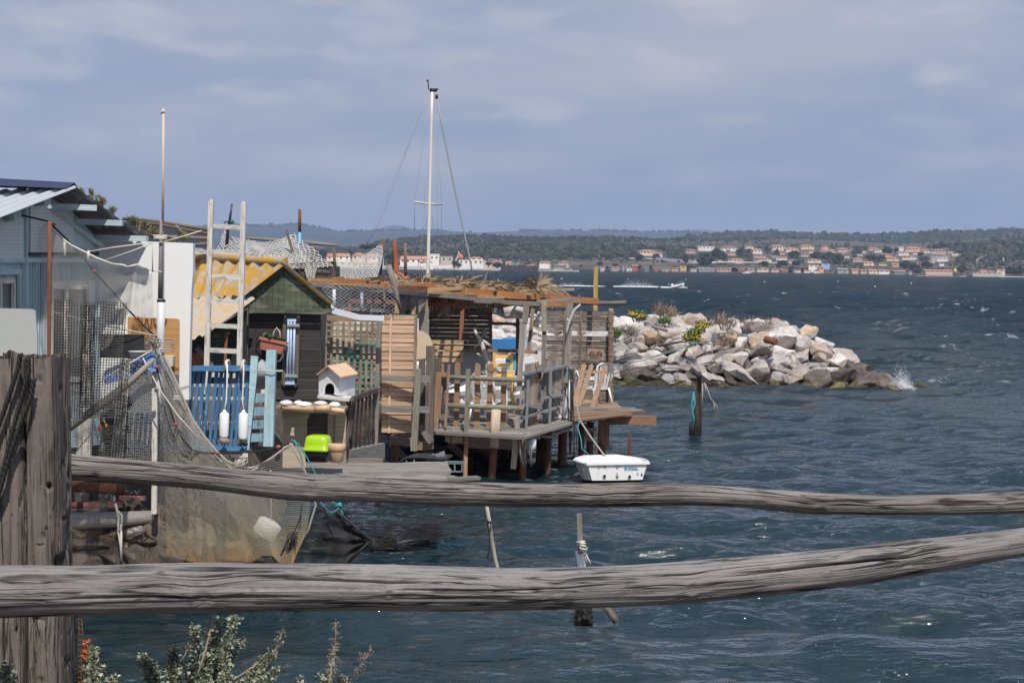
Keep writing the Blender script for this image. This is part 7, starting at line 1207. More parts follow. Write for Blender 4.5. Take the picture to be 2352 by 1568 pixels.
solo('driftwood_plank', W_GREY, 'grey driftwood plank among the middle rocks', 'plank', lambda q: (poly(q, FZ, [(815, 640), (860, 585), (955, 588), (880, 618), (825, 655)], 64.1, .1, tint=.5))); solo('washed_up_stick', W_GREY, 'thin grey stick lying near the crest of the breakwater', 'stick', lambda q: lines(q, FZ, [(375, 405), (490, 440)], .06, 66, 6))
for pts, mt, lab in (([(90, 640), (250, 600), (420, 545), (600, 520), (700, 500)], M_ROPEB, 'dark rope slung over the left rocks'), ([(90, 690), (300, 655), (520, 590), (650, 545), (740, 490)], M_ROPET, 'teal rope slung over the left rocks'), ([(150, 660), (400, 620), (560, 565), (640, 520)], M_ROPEG, 'grey rope slung over the left rocks'), ([(90, 755), (200, 720), (320, 700), (430, 680)], M_ROPEB, 'dark rope low over the left rocks'), ([(90, 560), (240, 480)], M_ROPEG, 'thin grey line to the left crest')):
    q = MB(); lines(q, FZ, pts, .016, 63.6, 5); S(q, 'rope', mt, lab, 'rope')
solo('rusty_drum', M_RUST, 'crumpled rusty drum on the right crest rocks', 'drum', lambda q: q.lathe(FZ(1195, 500, 65.6), FZ(1275, 520, 65.2), [(0, .12), (.1, .15), (.5, .13), (.9, .15), (1, .12)], 10)); solo('dead_branch', W_OLD, 'black branch wedged between the left rocks', 'branch', lambda q: (lines(q, FZ, [(360, 720), (400, 700), (440, 680)], .07, 63.7, 6), lines(q, FZ, [(410, 515), (430, 545), (600, 515)], .05, 64, 6)))

solo('dark_backdrop', M_TARPK, 'black backdrop sheet standing in for the dark interior behind the chicken wire', 'backdrop', lambda q: poly(q, E, [(180, 150), (560, 150), (1000, 190), (1000, 345), (180, 345)], 36.6, .1, tint=.6))  # black sheet added as backdrop, the shade of the interior is its colour
for x0, y0, x1, y1, w_, Y, mt, lab in ((560, 165, 548, 345, 26, 36.2, W_GREY, 'grey upright before the black backdrop behind the wire'), (660, 170, 668, 345, 18, 36.1, W_BROWN, 'thin brown upright before the black backdrop behind the wire'), (330, 300, 700, 322, 22, 36.0, W_GREY, 'grey board lying before the black backdrop behind the wire')): solo('inner_board', mt, lab, 'board', lambda q: bar(q, E, x0, y0, x1, y1, w_, Y, dep=.05))
for x0, y0, x1, y1, w_, Y, lab in ((1168, 740, 1140, 1235, 20, 35.4, 'thin leaning batten at the left of the front rails'), (1082, 690, 1070, 905, 44, 34.6, 'short dark plank behind the thick corner post'), (1130, 790, 1155, 1180, 34, 36.6, 'grey plank standing between the picket panel and the gate'), (1090, 800, 1060, 1245, 46, 34.4, 'wide pale plank right of the thick corner post')): solo('odd_plank', W_PICK if w_ in (20, 46) else W_OLD, lab, 'plank', lambda q: bar(q, E, x0, y0, x1, y1, w_, Y, dep=.04))
q = MB()
for k in range(26): x = R.uniform(1060, 1560); bar(q, E, x, R.uniform(1228, 1262), x + R.uniform(30, 130), R.uniform(1228, 1268), R.uniform(7, 16), 35.5 + R.uniform(0, .5), dep=.06)
S(q, 'loose_slats', W_GREY, 'loose splintered slats scattered along the terrace edge', 'slats')
for k, (x0, y0, x1, y1, w_, Y, mt) in enumerate(((575, 1300, 560, 1600, 60, 37.0, M_PILE), (1010 - 500, 1330, 500, 1600, 54, 38.5, M_PILE), (-30, 1330, -60, 1620, 50, 38.0, M_PILE), (60, 1330, 50, 1620, 46, 39.0, M_PILE))): q = MB(); tp = F(x0, y0, Y); q.tube([tp, Vector((tp.x - .05, Y, -.9))], wpx(F, w_ / 2, Y), 10); q.build('pile', mt, deck)
for k in range(5): q = MB(); q.beam(P(900 + 66 * k, 1020, 36.6 + .3 * k), P(930 + 70 * k, 1052, 36.8 + .3 * k), .14, .1); q.build('cross_brace', W_OLD, deck)
for pts, lab in (([(700, 900), (740, 1110), (790, 1240), (800, 1420)], 'sagging dark cable along the fence return'), ([(470, 735), (520, 905), (610, 1010), (700, 1180)], 'loose dark cord crossing the board fence'), ([(-60, 560), (20, 720), (120, 800), (250, 800)], 'thin dark cable from the corner post to the upper rail')): q = MB(); lines(q, F, pts, .009, 35.6, 5); S(q, 'cable', M_ROPEB, lab, 'cable')
# ---------------------------------------------------------------- nets and lines hung round the yard
def polyl(pts): 
    xs_ = np.array(pts, float); d = np.r_[0, np.cumsum(np.hypot(np.diff(xs_[:, 0]), np.diff(xs_[:, 1])))]; d /= d[-1]
    return lambda u: (np.interp(u, d, xs_[:, 0]), np.interp(u, d, xs_[:, 1]))
def surf(zf, top, bot, Y, wav, seed, lean=0.0, bulge=0):
    tp, bo = polyl(top), polyl(bot); rg = random.Random(seed); p = [rg.uniform(0, 6) for _ in range(4)]; q = [rg.uniform(9, 26) for _ in range(3)]
    def f(u, v):
        a, b_ = tp(u), bo(u); x, y = a[0] + (b_[0] - a[0]) * v, a[1] + (b_[1] - a[1]) * v; x += bulge * u ** 5 * math.sin(math.pi * v) ** .8
        return zf(x, y, Y + lean * v + wav * (math.sin(q[0] * u + p[0] + 1.5 * v) + .6 * math.sin(q[1] * u + p[1] - 3 * v) + .4 * math.sin(q[2] * v + p[2] + 4 * u)))
    return f
top = [(85, 40), (130, 130), (180, 230), (255, 400), (340, 590), (430, 720), (520, 830), (600, 905), (690, 955), (800, 962), (890, 925), (960, 880), (1040, 820), (1110, 770)]
bot = [(130, 1640), (300, 1690), (450, 1735), (560, 1700), (680, 1690), (800, 1700), (880, 1650), (960, 1650), (1030, 1720), (1100, 1760), (1165, 1600)]
fn = surf(D, top, bot, 22.4, .07, 31, -.25, 115); V, Fc = net_arrays(fn, 150, 116, .0021, True, .15)
nq = len(Fc) // 3; hv = V.reshape(-1, 6, 3)[:, 0, 2]; zt = (hv.max() - hv) / (hv.max() - hv.min()); tt = np.clip(zt ** 1.7 * 1.05 - .06 + NR.normal(0, .06, nq) + .18 * vnoise(V.reshape(-1, 6, 3)[:, 0, 0], hv, 4, 3, 2.2), 0, 1)
fnet = T('fishing_net', 'large brown fishing net hung from the net pole, ochre at its foot', 'net', tuple(V.mean(0))); arr('mesh', V, Fc, M_NETF, fnet, tint=np.tile(tt, 3))
V, Fc = net_arrays(surf(D, top[:8], [(60, 1640), (120, 1660), (200, 1670), (300, 1690), (400, 1700), (480, 1700), (540, 1690), (590, 1690)], 22.25, .06, 33, -.15), 58, 92, .0016, True, .2); nq = len(Fc) // 3; hv = V.reshape(-1, 6, 3)[:, 0, 2]; arr('second_layer', V, Fc, M_NETF, fnet, tint=np.tile(np.clip((hv.max() - hv) / (hv.max() - hv.min()) * .8 + NR.normal(0, .05, nq), 0, 1) ** 1.6, 3))
q = MB(); tpf = polyl(top); q.tube([D(*tpf(k / 60), 22.38) for k in range(61)], .017, 6); q.tube([D(tpf(k / 60)[0] - 18, tpf(k / 60)[1] + 26, 22.36) for k in range(50)], .013, 6); q.tube([D(*p_, 22.35) for p_ in ((1110, 770), (1170, 900), (1220, 1000), (1260, 1120), (1300, 1250), (1240, 1450), (1165, 1570))], .015, 6); q.build('head_rope', M_ROPEG, fnet)
solo('net_float', M_STONE, 'white cylindrical float caught in the foot of the brown net', 'float', lambda q: (q.lathe(D(880, 1500, 22.6), D(955, 1375, 22.6), [(0, .08), (.08, .15), (.15, .165), (.85, .165), (.95, .13), (1, .05)], 14), q.tube([D(952, 1378, 22.6), D(948, 1200, 22.6), D(946, 980, 22.6)], .01, 5)))
for x, y, zf, lab in ((200, 622, D, 'red float on the dark cord at the left of the brown net'), (528, 848, D, 'red float where the dark cord meets the head rope'), (1006, 800, D, 'red float near the right peak of the brown net'), (52, 176, D, 'red float beside the white pipe at railing height'), (60, 330, A, 'red float on the line left of the cabin post'), (415, 432, A, 'red float at the top of the rusty pole'), (740, 797, A, 'red float on the line before the cabin corner'), (1074, 1162, A, 'red float on the line over the tan board')):
    Y = 22.2; q = MB(); c = zf(x, y, Y); q.lathe(c - Vector((.032, 0, 0)), c + Vector((.032, 0, .01)), [(0, .008), (.15, .02), (.5, .025), (.85, .02), (1, .008)], 10); S(q, 'red_float', M_REDF, lab, 'float', 'red floats on the net lines')
q = MB(); lines(q, A, [(-20, 308), (60, 330), (220, 365), (380, 402)], .012, 21.4, 5); S(q, 'float_line', M_ROPEB, 'short dark cord from the cabin to the top of the rusty pole', 'rope'); q = MB(); lines(q, A, [(385, 408), (480, 500), (600, 620), (740, 797), (900, 970), (1000, 1090), (1160, 1250), (1230, 1310)], .012, 22.2, 5); lines(q, D, [(52, 176), (90, 330), (200, 622), (250, 730), (330, 820), (430, 845), (528, 848), (640, 838), (760, 838), (880, 830), (1006, 800), (1090, 772)], .012, 22.25, 5); S(q, 'float_line', M_ROPEB, 'dark cord strung with red floats from the cabin to the net', 'rope')
q = MB(); lines(q, A, [(-20, 432), (120, 448), (180, 455), (300, 438), (375, 420), (480, 530), (560, 590), (640, 630), (700, 660), (760, 690), (880, 735), (970, 745), (1000, 760), (1080, 740)], .013, 22.0, 5); lines(q, A, [(1060, 745), (1200, 785), (1270, 800)], .009, 22.3, 5); lines(q, A, [(505, 560), (510, 700)], .016, 21.9, 5); lines(q, A, [(694, 630), (690, 720)], .018, 21.9, 5); S(q, 'net_rope', M_ROPEW, 'knotted pale head rope running from the cabin past the rusty pole', 'rope')
q = MB()
for pts in ([(-20, 945), (180, 1030), (370, 1100), (600, 1160), (900, 1235), (1240, 1300)], [(-20, 1040), (200, 1050), (370, 1100)], [(690, 640), (900, 605), (1200, 565)], [(830, 705), (1020, 640), (1200, 570)], [(1195, 560), (1195, 800)], [(1240, 575), (1400, 530), (1580, 475)]): lines(q, A, pts, .008, 22.1, 5)
S(q, 'thin_line', M_ROPEW, 'thin pale lines strung from the cabin to the net pole', 'rope')
q = MB()
for pts in ([(490, 478), (600, 400), (900, 210), (1190, 40)], [(1120, 100), (1240, 330), (1400, 560), (1568, 740)], [(740, 660), (600, 830)]): lines(q, C, pts, .009, 22.0, 5)
S(q, 'guy_line', M_ROPEW, 'pale guy lines crossing the yard to the net pole', 'rope')
tag(net('fine_net', surf(A, [(-30, 435), (180, 455), (370, 430), (480, 535), (640, 640), (780, 700), (980, 750), (1060, 750)], [(-30, 1500), (200, 1500), (400, 1500), (560, 1480), (700, 1440), (840, 1400), (960, 1180), (1010, 1120)], 21.8, .05, 41, .2), 100, 96, .0018, M_NETP), 'fine pale net veiling the front of the blue cabin', 'net')
tag(net('fine_net', surf(A, [(1040, 790), (1090, 822), (1150, 825), (1195, 805)], [(1010, 1160), (1080, 1160), (1150, 1165), (1205, 1160)], 22.9, .05, 43), 24, 40, .0022, M_NETW), 'small white net pocket hung against the bright wall', 'net')
tag(net('plastic_mesh', surf(A, [(432, 1020), (600, 1025), (800, 1032), (990, 1045)], [(415, 1940), (560, 1945), (760, 1940), (935, 1935)], 21.2, .025, 45), 25, 42, .0055, M_NETD, diamond=False, jit=.08), 'stiff black square plastic mesh standing behind the split post', 'mesh')
tag(net('plastic_mesh', surf(A, [(640, 1060), (690, 1064), (745, 1060)], [(620, 1860), (680, 1860), (735, 1850)], 21.1, .03, 46), 8, 34, .0055, M_NETD, diamond=False, jit=.15), 'folded doubled strip of the black plastic mesh', 'mesh')
tag(net('square_net', surf(C, [(500, 330), (700, 300), (950, 100), (1190, 130)], [(505, 870), (700, 880), (950, 900), (1190, 910)], 22.1, .06, 47), 44, 38, .0022, M_NETP, diamond=False, jit=.3), 'tattered square net hanging before the left part of the railing', 'net')
tag(net('square_net', surf(C, [(945, 100), (985, 110), (1020, 120)], [(870, 890), (910, 900), (960, 900)], 21.9, .05, 48), 12, 60, .0045, M_NETP, diamond=False, jit=.3), 'bunched pale net edge crossing the black mesh and railing', 'net')
tag(net('low_net', surf(C, [(480, 1130), (900, 1150), (1150, 1120)], [(480, 1230), (900, 1240), (1160, 1290)], 22.3, .05, 49), 50, 14, .004, M_NETB, diamond=True, jit=.3), 'scrap of dark net under the rusty pipe', 'net')
bn = T('black_net', 'wet glistening black net spread to a point over the water', 'net', HH(600, 1200, 24)); V, Fc = net_arrays(surf(HH, [(430, 800), (560, 860), (640, 900), (800, 1050), (990, 1208)], [(60, 1560), (250, 1560), (450, 1580), (700, 1560), (985, 1216)], 24.0, .05, 51), 70, 80, .0040, False, .25); arr('mesh', V, Fc, plain('net_wet_black', (.012, .012, .013), .75, .3, bump=0), bn); q = MB(); lines(q, HH, [(640, 895), (720, 960), (850, 1070), (990, 1205)], .022, 23.95, 6); lines(q, HH, [(990, 1210), (870, 1330), (760, 1450)], .012, 23.95, 6); lines(q, HH, [(430, 810), (520, 860), (560, 940), (610, 1040)], .012, 23.9, 5); q.build('border_rope', plain('rope_wet_black', (.02, .02, .022), .6, .2), bn)
q = MB(); lines(q, HH, [(990, 1210), (1090, 1195), (1280, 1130), (1420, 1080), (1930, 860)], .008, 24.2, 5); lines(q, HH, [(1030, 1200), (1030, 1260), (1010, 1320)], .03, 24.1, 6); lines(q, HH, [(1270, 1135), (1240, 1240), (1255, 1310)], .007, 24.1, 5); lines(q, HH, [(1090, 1195), (1180, 1205), (1230, 1180), (1280, 1130)], .01, 24.1, 5); S(q, 'tether_line', M_ROPEB, 'thin dark tether from the tip of the black net across the water', 'rope')
q = MB(); lines(q, HH, [(165, 150), (240, 190), (330, 330), (440, 540), (600, 800), (700, 850)], .009, 22.6, 5); lines(q, HH, [(200, 150), (265, 300), (310, 480), (480, 810), (590, 930)], .009, 22.5, 5); lines(q, HH, [(540, 905), (620, 905), (660, 870), (700, 900), (710, 960)], .01, 23.4, 5); q.blob(HH(665, 840, 23.3), .05, .04, .04, 7, 5, .3); S(q, 'teal_rope', M_ROPET, 'turquoise ropes tied from the bench leg down to the black net', 'rope')
q = MB(); lines(q, HH, [(285, 800), (260, 980), (200, 1120), (130, 1200), (60, 1360)], .009, 22.1, 5)
for k in range(12): lines(q, HH, [(190 + R.uniform(-10, 20), 1110, 22.1), (180 + R.uniform(-60, 60), 1180 + R.uniform(-20, 30), 22.1), (170 + R.uniform(-60, 60), 1260 + R.uniform(-40, 60), 22.1)], .007, 22.1, 5)
S(q, 'black_cord_knot', M_ROPEB, 'knot of black cords on the right flank of the brown net', 'rope')
q = MB()
for pts in ([(865, 1170), (910, 1270), (930, 1350), (925, 1450), (945, 1568), (950, 1680)], [(890, 1170), (915, 1290), (955, 1330), (955, 1450), (930, 1440), (925, 1380)], [(950, 1400), (952, 1690)]): lines(q, C, pts, .014, 22.3, 5)
S(q, 'hanging_rope', M_ROPEW, 'pale rope hanging over the grey log onto the rubble', 'rope')
q = MB()
for k in range(26): lines(q, D, [(745 + R.uniform(-20, 20), 850 + R.uniform(-10, 20), 22.35), (720 + R.uniform(-50, 50), 900 + R.uniform(-20, 20), 22.3), (660 + R.uniform(-60, 90), 960 + R.uniform(-30, 20), 22.3)], .004, 22.3, 4)
S(q, 'frayed_line', M_ROPEW, 'frayed white line tangled in the sag of the brown net', 'rope')
# ---------------------------------------------------------------- the fence in front
def logmat(name, c, k):
    m, t, b = newmat(name)
    g = uvnoise(t, 3.2, 130, 6, .66, .35); g2 = uvnoise(t, 1.3, 7, 6, .62, .5); g4 = uvnoise(t, 2.2, 4.2, 7, .68, .3); g5 = uvnoise(t, 30, 60, 4, .6)
    col = mixc(t, tuple(x * .42 for x in c), c, ramp(t, [(.30, 0.), (.50, .85), (.7, 1.)], g).outputs[0]); col = mixc(t, col, tuple(x * .5 for x in c), ramp(t, [(.50, 0.), (.66, .7)], g2).outputs[0])
    col = mixc(t, col, tuple(min(1, x * 1.32) for x in c), ramp(t, [(.52, 0.), (.68, .75)], g4).outputs[0]); col = mixc(t, col, tuple(x * .4 for x in c), ramp(t, [(.58, 0.), (.70, .6)], g5).outputs[0])
    h1 = uvnoise(t, .9, 26, 3, .5, .25); h2 = uvnoise(t, 2.0, 60, 3, .5, .2); hm = uvnoise(t, 1.6, 5, 3, .5); hm2 = uvnoise(t, 2.7, 9, 3, .5)
    ck1 = mth(t, 'MULTIPLY', ramp(t, [(0., 1.), (.012, .8), (.022, 0.)], mth(t, 'ABSOLUTE', mth(t, 'SUBTRACT', h1, .5))).outputs[0], ramp(t, [(.45, 0.), (.52, 1.)], hm).outputs[0])
    ck2 = mth(t, 'MULTIPLY', ramp(t, [(0., .9), (.012, .6), (.024, 0.)], mth(t, 'ABSOLUTE', mth(t, 'SUBTRACT', h2, .5))).outputs[0], ramp(t, [(.48, 0.), (.56, 1.)], hm2).outputs[0])
    ck = mth(t, 'MAXIMUM', ck1, ck2); col = mixc(t, col, tuple(x * .10 for x in c), ck); g = mth(t, 'SUBTRACT', g, mth(t, 'MULTIPLY', ck, 1.6))
    t.links.new(scale_col(t, col, k), b.inputs['Base Color']); b.inputs['Roughness'].default_value = .92; b.inputs['Specular IOR Level'].default_value = .2; bumpit(t, b, mth(t, 'ADD', g, mth(t, 'MULTIPLY', g5, .4)), .8, .006); return m
M_LOG = logmat('weathered_log', (.250, .234, .224), 1.0); M_LOG2 = logmat('weathered_log_brown', (.215, .192, .178), 1.0); M_POST = logmat('weathered_post', (.185, .158, .137), 1.0)
def logmesh(name, keys, label, cat, mat, knots=(), nl=1050, ns=220, seed=1, cracks=1.0, sq=0.0, asp=1.0):
    keys = sorted(keys); kx = [k[0] for k in keys]; rg = np.random.default_rng(seed); px = np.linspace(kx[0], kx[-1], nl)
    sm = lambda v: np.convolve(np.r_[[v[0]] * 12, v, [v[-1]] * 12], np.ones(25) / 25, 'valid')
    tpy, bty, Yq = (sm(np.interp(px, kx, [k[i] for k in keys])) for i in (1, 2, 3))
    C0 = np.array([P(x, (a + b_) / 2, y) for x, a, b_, y in zip(px, tpy, bty, Yq)]); rad = (bty - tpy) / 2 * Yq / FPX
    d = np.gradient(C0, axis=0); L = np.r_[0, np.cumsum(np.linalg.norm(np.diff(C0, axis=0), axis=1))]; d /= np.linalg.norm(d, axis=1, keepdims=True)
    up = np.array([0, 0, 1.]); e1 = np.cross(d, up); e1 /= np.linalg.norm(e1, axis=1, keepdims=True); e2 = np.cross(e1, d); th = np.linspace(0, 2 * np.pi, ns, endpoint=False)
    TH, LL = np.meshgrid(th, L); v_ = TH * rad.mean(); U = LL.copy(); W = v_.copy(); disp = .035 * vnoise(LL, 2 * np.sin(TH) + 3 * np.cos(TH), seed, 4, 3.0) + .02 * vnoise(LL * 2, 3 * np.sin(TH), seed + 5, 3, 5.0)
    for x0, fr, sz in knots:
        l0 = np.interp(x0, px, L); t0 = -math.asin(max(-.95, min(.95, fr))); r0 = np.interp(x0, px, rad); dl = (LL - l0) / sz; dt = ((TH - t0 + np.pi) % (2 * np.pi) - np.pi) * r0 / sz; rr = np.hypot(dl, dt)
        disp += .07 * np.exp(-(rr / 1.1) ** 2) * np.minimum(1, sz / .03) - .10 * np.exp(-(rr / .42) ** 2) + .03 * np.cos(rr * 9) * np.exp(-(rr / .9) ** 2); W = W + sz * .3 * np.exp(-(rr / 1.6) ** 2) * np.sign(dt) * (1 - np.exp(-np.abs(dt) * 3))
    wave = vnoise(LL, W * 0, seed + 7, 3, 2.0) * .02
    for k in range(int(48 * cracks)):
        w0 = rg.uniform(0, 2 * np.pi * rad.mean()); l0 = rg.uniform(L[0], L[-1]); ln = rg.uniform(.06, .34); c = np.abs((W - w0 + wave * .5 + .003 * np.sin(LL * 7 + k) + .05 * (LL - l0) * rg.uniform(-.3, .3))); disp -= rg.uniform(.10, .30) * np.exp(-(c / rg.uniform(.0016, .0036)) ** 2) * np.exp(-((LL - l0) / ln) ** 4)
    Rr = rad[:, None] * (1 + disp); Vt = C0[:, None] + (e1[:, None] * (np.cos(TH) * Rr)[..., None] + e2[:, None] * (np.sin(TH) * Rr)[..., None])
    i = np.arange(nl - 1)[:, None] * ns + np.arange(ns)[None]; j = np.arange(nl - 1)[:, None] * ns + (np.arange(ns)[None] + 1) % ns; Fq = np.stack([i, j, j + ns, i + ns], -1).reshape(-1, 4)
    uv = np.stack([U + seed * 3.3, W + seed * 1.7], -1).reshape(-1, 2); return tag(arr(name, Vt.reshape(-1, 3), Fq, mat, None, tuple(C0.mean(0)), True, uv=uv), label, cat)
logmesh('fence_rail', [(40, 1030, 1090, 6.0), (150, 1042, 1102, 6.0), (300, 1054, 1110, 6.0), (480, 1070, 1124, 6.05), (640, 1084, 1146, 6.05), (700, 1087, 1152, 6.1), (800, 1093, 1150, 6.1), (1000, 1102, 1160, 6.1), (1180, 1110, 1164, 6.15), (1330, 1110, 1164, 6.2), (1480, 1106, 1162, 6.2), (1600, 1112, 1160, 6.25), (1750, 1122, 1168, 6.3), (1860, 1130, 1182, 6.3), (1900, 1134, 1180, 6.3), (2050, 1138, 1182, 6.35), (2200, 1136, 1182, 6.4), (2352, 1128, 1178, 6.4), (2900, 1122, 1172, 6.5), (5200, 1150, 1196, 6.9)], 'upper rail of the fence, a thin bent weathered log behind the post', 'rail', M_LOG2, ((710, -.1, .05), (622, -.1, .012), (1370, .55, .05), (1455, .4, .04), (1880, .7, .04), (1990, .3, .03), (2290, .5, .03)), seed=3)
logmesh('fence_rail', [(-700, 1310, 1440, 4.8), (-100, 1300, 1423, 4.9), (0, 1297, 1419, 4.9), (200, 1297, 1412, 4.95), (400, 1293, 1408, 5.0), (480, 1291, 1407, 5.0), (780, 1294, 1401, 5.15), (1000, 1299, 1402, 5.25), (1180, 1304, 1402, 5.35), (1380, 1299, 1396, 5.45), (1560, 1290, 1388, 5.55), (1750, 1276, 1370, 5.65), (1950, 1258, 1346, 5.75), (2050, 1244, 1330, 5.8), (2200, 1230, 1304, 5.9), (2352, 1212, 1276, 6.0), (2900, 1140, 1200, 6.3), (5200, 1020, 1076, 6.8)], 'lower rail of the fence, a thick grey log rising to the right', 'rail', M_LOG, ((467, .25, .045), (1265, -.15, .04), (1570, .15, .035), (2060, -.1, .04), (880, .1, .02)), seed=5, cracks=2.2)
# split post
def postmesh(name, label):
    t = T(name, label, 'post', P(76, 1700, 5.45))
    for (x0, x1, x0b, x1b, y0, seed, nm) in ((-6, 78, -14, 76, 816, 11, 'left_half'), (80, 145, 78, 157, 818, 12, 'right_half')):
        nl, ns = 420, 200; yy = np.linspace(y0, 1900, nl); rg = np.random.default_rng(seed); rows = []; UV = []
        th = np.linspace(0, 2 * np.pi, ns, endpoint=False); ct, st_ = np.cos(th), np.sin(th); sx = np.sign(ct) * np.abs(ct) ** .38; sy = np.sign(st_) * np.abs(st_) ** .38
        for k, y in enumerate(yy):
            f = (y - y0) / (1568 - y0); l, r_ = x0 + (x0b - x0) * f, x1 + (x1b - x1) * f; c = P((l + r_) / 2, y, 5.43); hw = pw((r_ - l) / 2, 5.3); rows.append([(c.x + hw * a, c.y + .12 * b_, c.z) for a, b_ in zip(sx, sy)])
        Vt = np.array(rows); zz = Vt[:, :, 2]; per = np.cumsum(np.r_[0, np.hypot(np.diff(Vt[0, :, 0]), np.diff(Vt[0, :, 1]))]); PW = np.tile(per, (nl, 1)); wav = .012 * np.sin(zz * 3.1 + seed) + .006 * np.sin(zz * 9 + seed); dsp = .006 * vnoise(PW * 6, zz * 1.2, seed, 4, 4.0)
        g_ = vnoise(PW + wav * .4, zz * .05, seed + 3, 3, 160.0); dsp -= .013 * np.exp(-(g_ / .07) ** 2) * (vnoise(PW * 3, zz, seed + 4, 2, 4.0) > -.1)
        for k in range(46):
            w0 = rg.uniform(0, per[-1]); z0 = rg.uniform(zz.min(), zz.max()); ln = rg.uniform(.06, .3); dsp -= rg.uniform(.010, .030) * np.exp(-((PW - w0 + wav) / rg.uniform(.002, .006)) ** 2) * np.exp(-((zz - z0) / ln) ** 4)
        for hx, hy, sz in ((75, 1118, .012), (140, 1120, .008), (120, 1230, .02)) if seed == 11 else ((112, 1118, .009), (130, 1300, .02)):
            hp = P(hx * .9 if seed == 11 else hx, hy, 5.31); dd = np.hypot((Vt[:, :, 0] - hp.x) / (sz * .7), (zz - hp.z) / sz); dsp -= np.where(Vt[:, :, 1] < 5.42, .035 * np.exp(-dd ** 2), 0)
        cen = Vt.mean(1, keepdims=True); nrm = Vt - cen; nrm[:, :, 2] = 0; nrm /= np.linalg.norm(nrm, axis=2, keepdims=True); Vt = Vt + nrm * dsp[..., None]
        Vt[0, :, 2] += .014 * vnoise(Vt[0, :, 0] * 30, Vt[0, :, 1] * 30, seed, 2, 1.5)
        i = np.arange(nl - 1)[:, None] * ns + np.arange(ns)[None]; j = np.arange(nl - 1)[:, None] * ns + (np.arange(ns)[None] + 1) % ns; Fq = np.stack([i, i + ns, j + ns, j], -1).reshape(-1, 4)
        Vf = np.concatenate([Vt.reshape(-1, 3), Vt[0].mean(0, keepdims=True) - np.array([[0, 0, .012]])]); cc_ = len(Vf) - 1; cap = np.array([[k, (k + 1) % ns, cc_, cc_] for k in range(ns)]); 
        uv = np.concatenate([np.stack([-zz + seed, PW + seed * 2.1], -1).reshape(-1, 2), [[seed, seed]]])
        arr(nm, Vf, np.concatenate([Fq, cap]), M_POST, t, smooth=True, uv=uv)
postmesh('fence_post', 'massive split weathered timber post of the fence')
def ropetw(q, pts, r_, Y):
    c = [P(x, y, Y) for x, y in pts]; d = [0]
    for a, b_ in zip(c, c[1:]): d.append(d[-1] + (b_ - a).length)
    n = int(d[-1] / .006)
    for ph in (0, 2.09, 4.19):
        o = []
        for k in range(n + 1):
            s = d[-1] * k / n; p_ = Vector([float(np.interp(s, d, [v[i] for v in c])) for i in range(3)]); a = s / .018 * 2 + ph; o.append(p_ + Vector((math.cos(a), math.sin(a), .3 * math.cos(a))) * r_ * .55)
        q.tube(o, r_ * .62, 5)
q = MB(); ropetw(q, [(47, 812), (40, 850), (22, 905), (0, 968), (-20, 1030)], .0075, 5.27); S(q, 'black_rope', M_ROPEB, 'single strand of black rope over the left half of the split post', 'rope')
q = MB(); ropetw(q, [(63, 822), (66, 850), (52, 905), (30, 985), (8, 1075), (-12, 1140)], .0075, 5.26); ropetw(q, [(78, 870), (72, 910), (48, 970), (24, 1040), (4, 1110), (-15, 1170)], .0075, 5.26); S(q, 'black_rope', M_ROPEB, 'doubled strands of black rope crossing the split post', 'rope')
q = MB(); lines(q, O, [(-10, 1150), (4, 1165), (12, 1190), (-4, 1175), (8, 1200), (-10, 1180)], .006, 5.35, 6); S(q, 'light_blue_rope', M_ROPET, 'loop of light blue rope at the left of the split post', 'rope')
tag(net('wire_fence', surf(O, [(120, 1415), (160, 1418), (188, 1420)], [(120, 1640), (165, 1640), (206, 1640)], 5.9, .01, 61), 8, 18, .0018, M_RUST, diamond=False, jit=.12), 'rusty square wire mesh behind the foot of the split post', 'mesh')
tag(net('wire_fence', surf(O, [(-40, 1180), (-10, 1182), (12, 1184)], [(-40, 1310), (-10, 1310), (12, 1310)], 5.8, .01, 62), 6, 12, .0018, M_ROPEB, diamond=False, jit=.1), 'scrap of dark wire mesh left of the split post', 'mesh')
q = MB(); q.tube([P(196 + 9 * math.sin(k * 1.9) + R.uniform(-3, 3), 1470 + k * 1.3 + 6 * math.cos(k * 2.3), 5.84 + .01 * math.sin(k)) for k in range(34)], .0022, 5); S(q, 'orange_twine', plain('orange_twine', (.55, .14, .03), .8), 'scrap of frayed orange twine on the rusty wire mesh', 'twine')
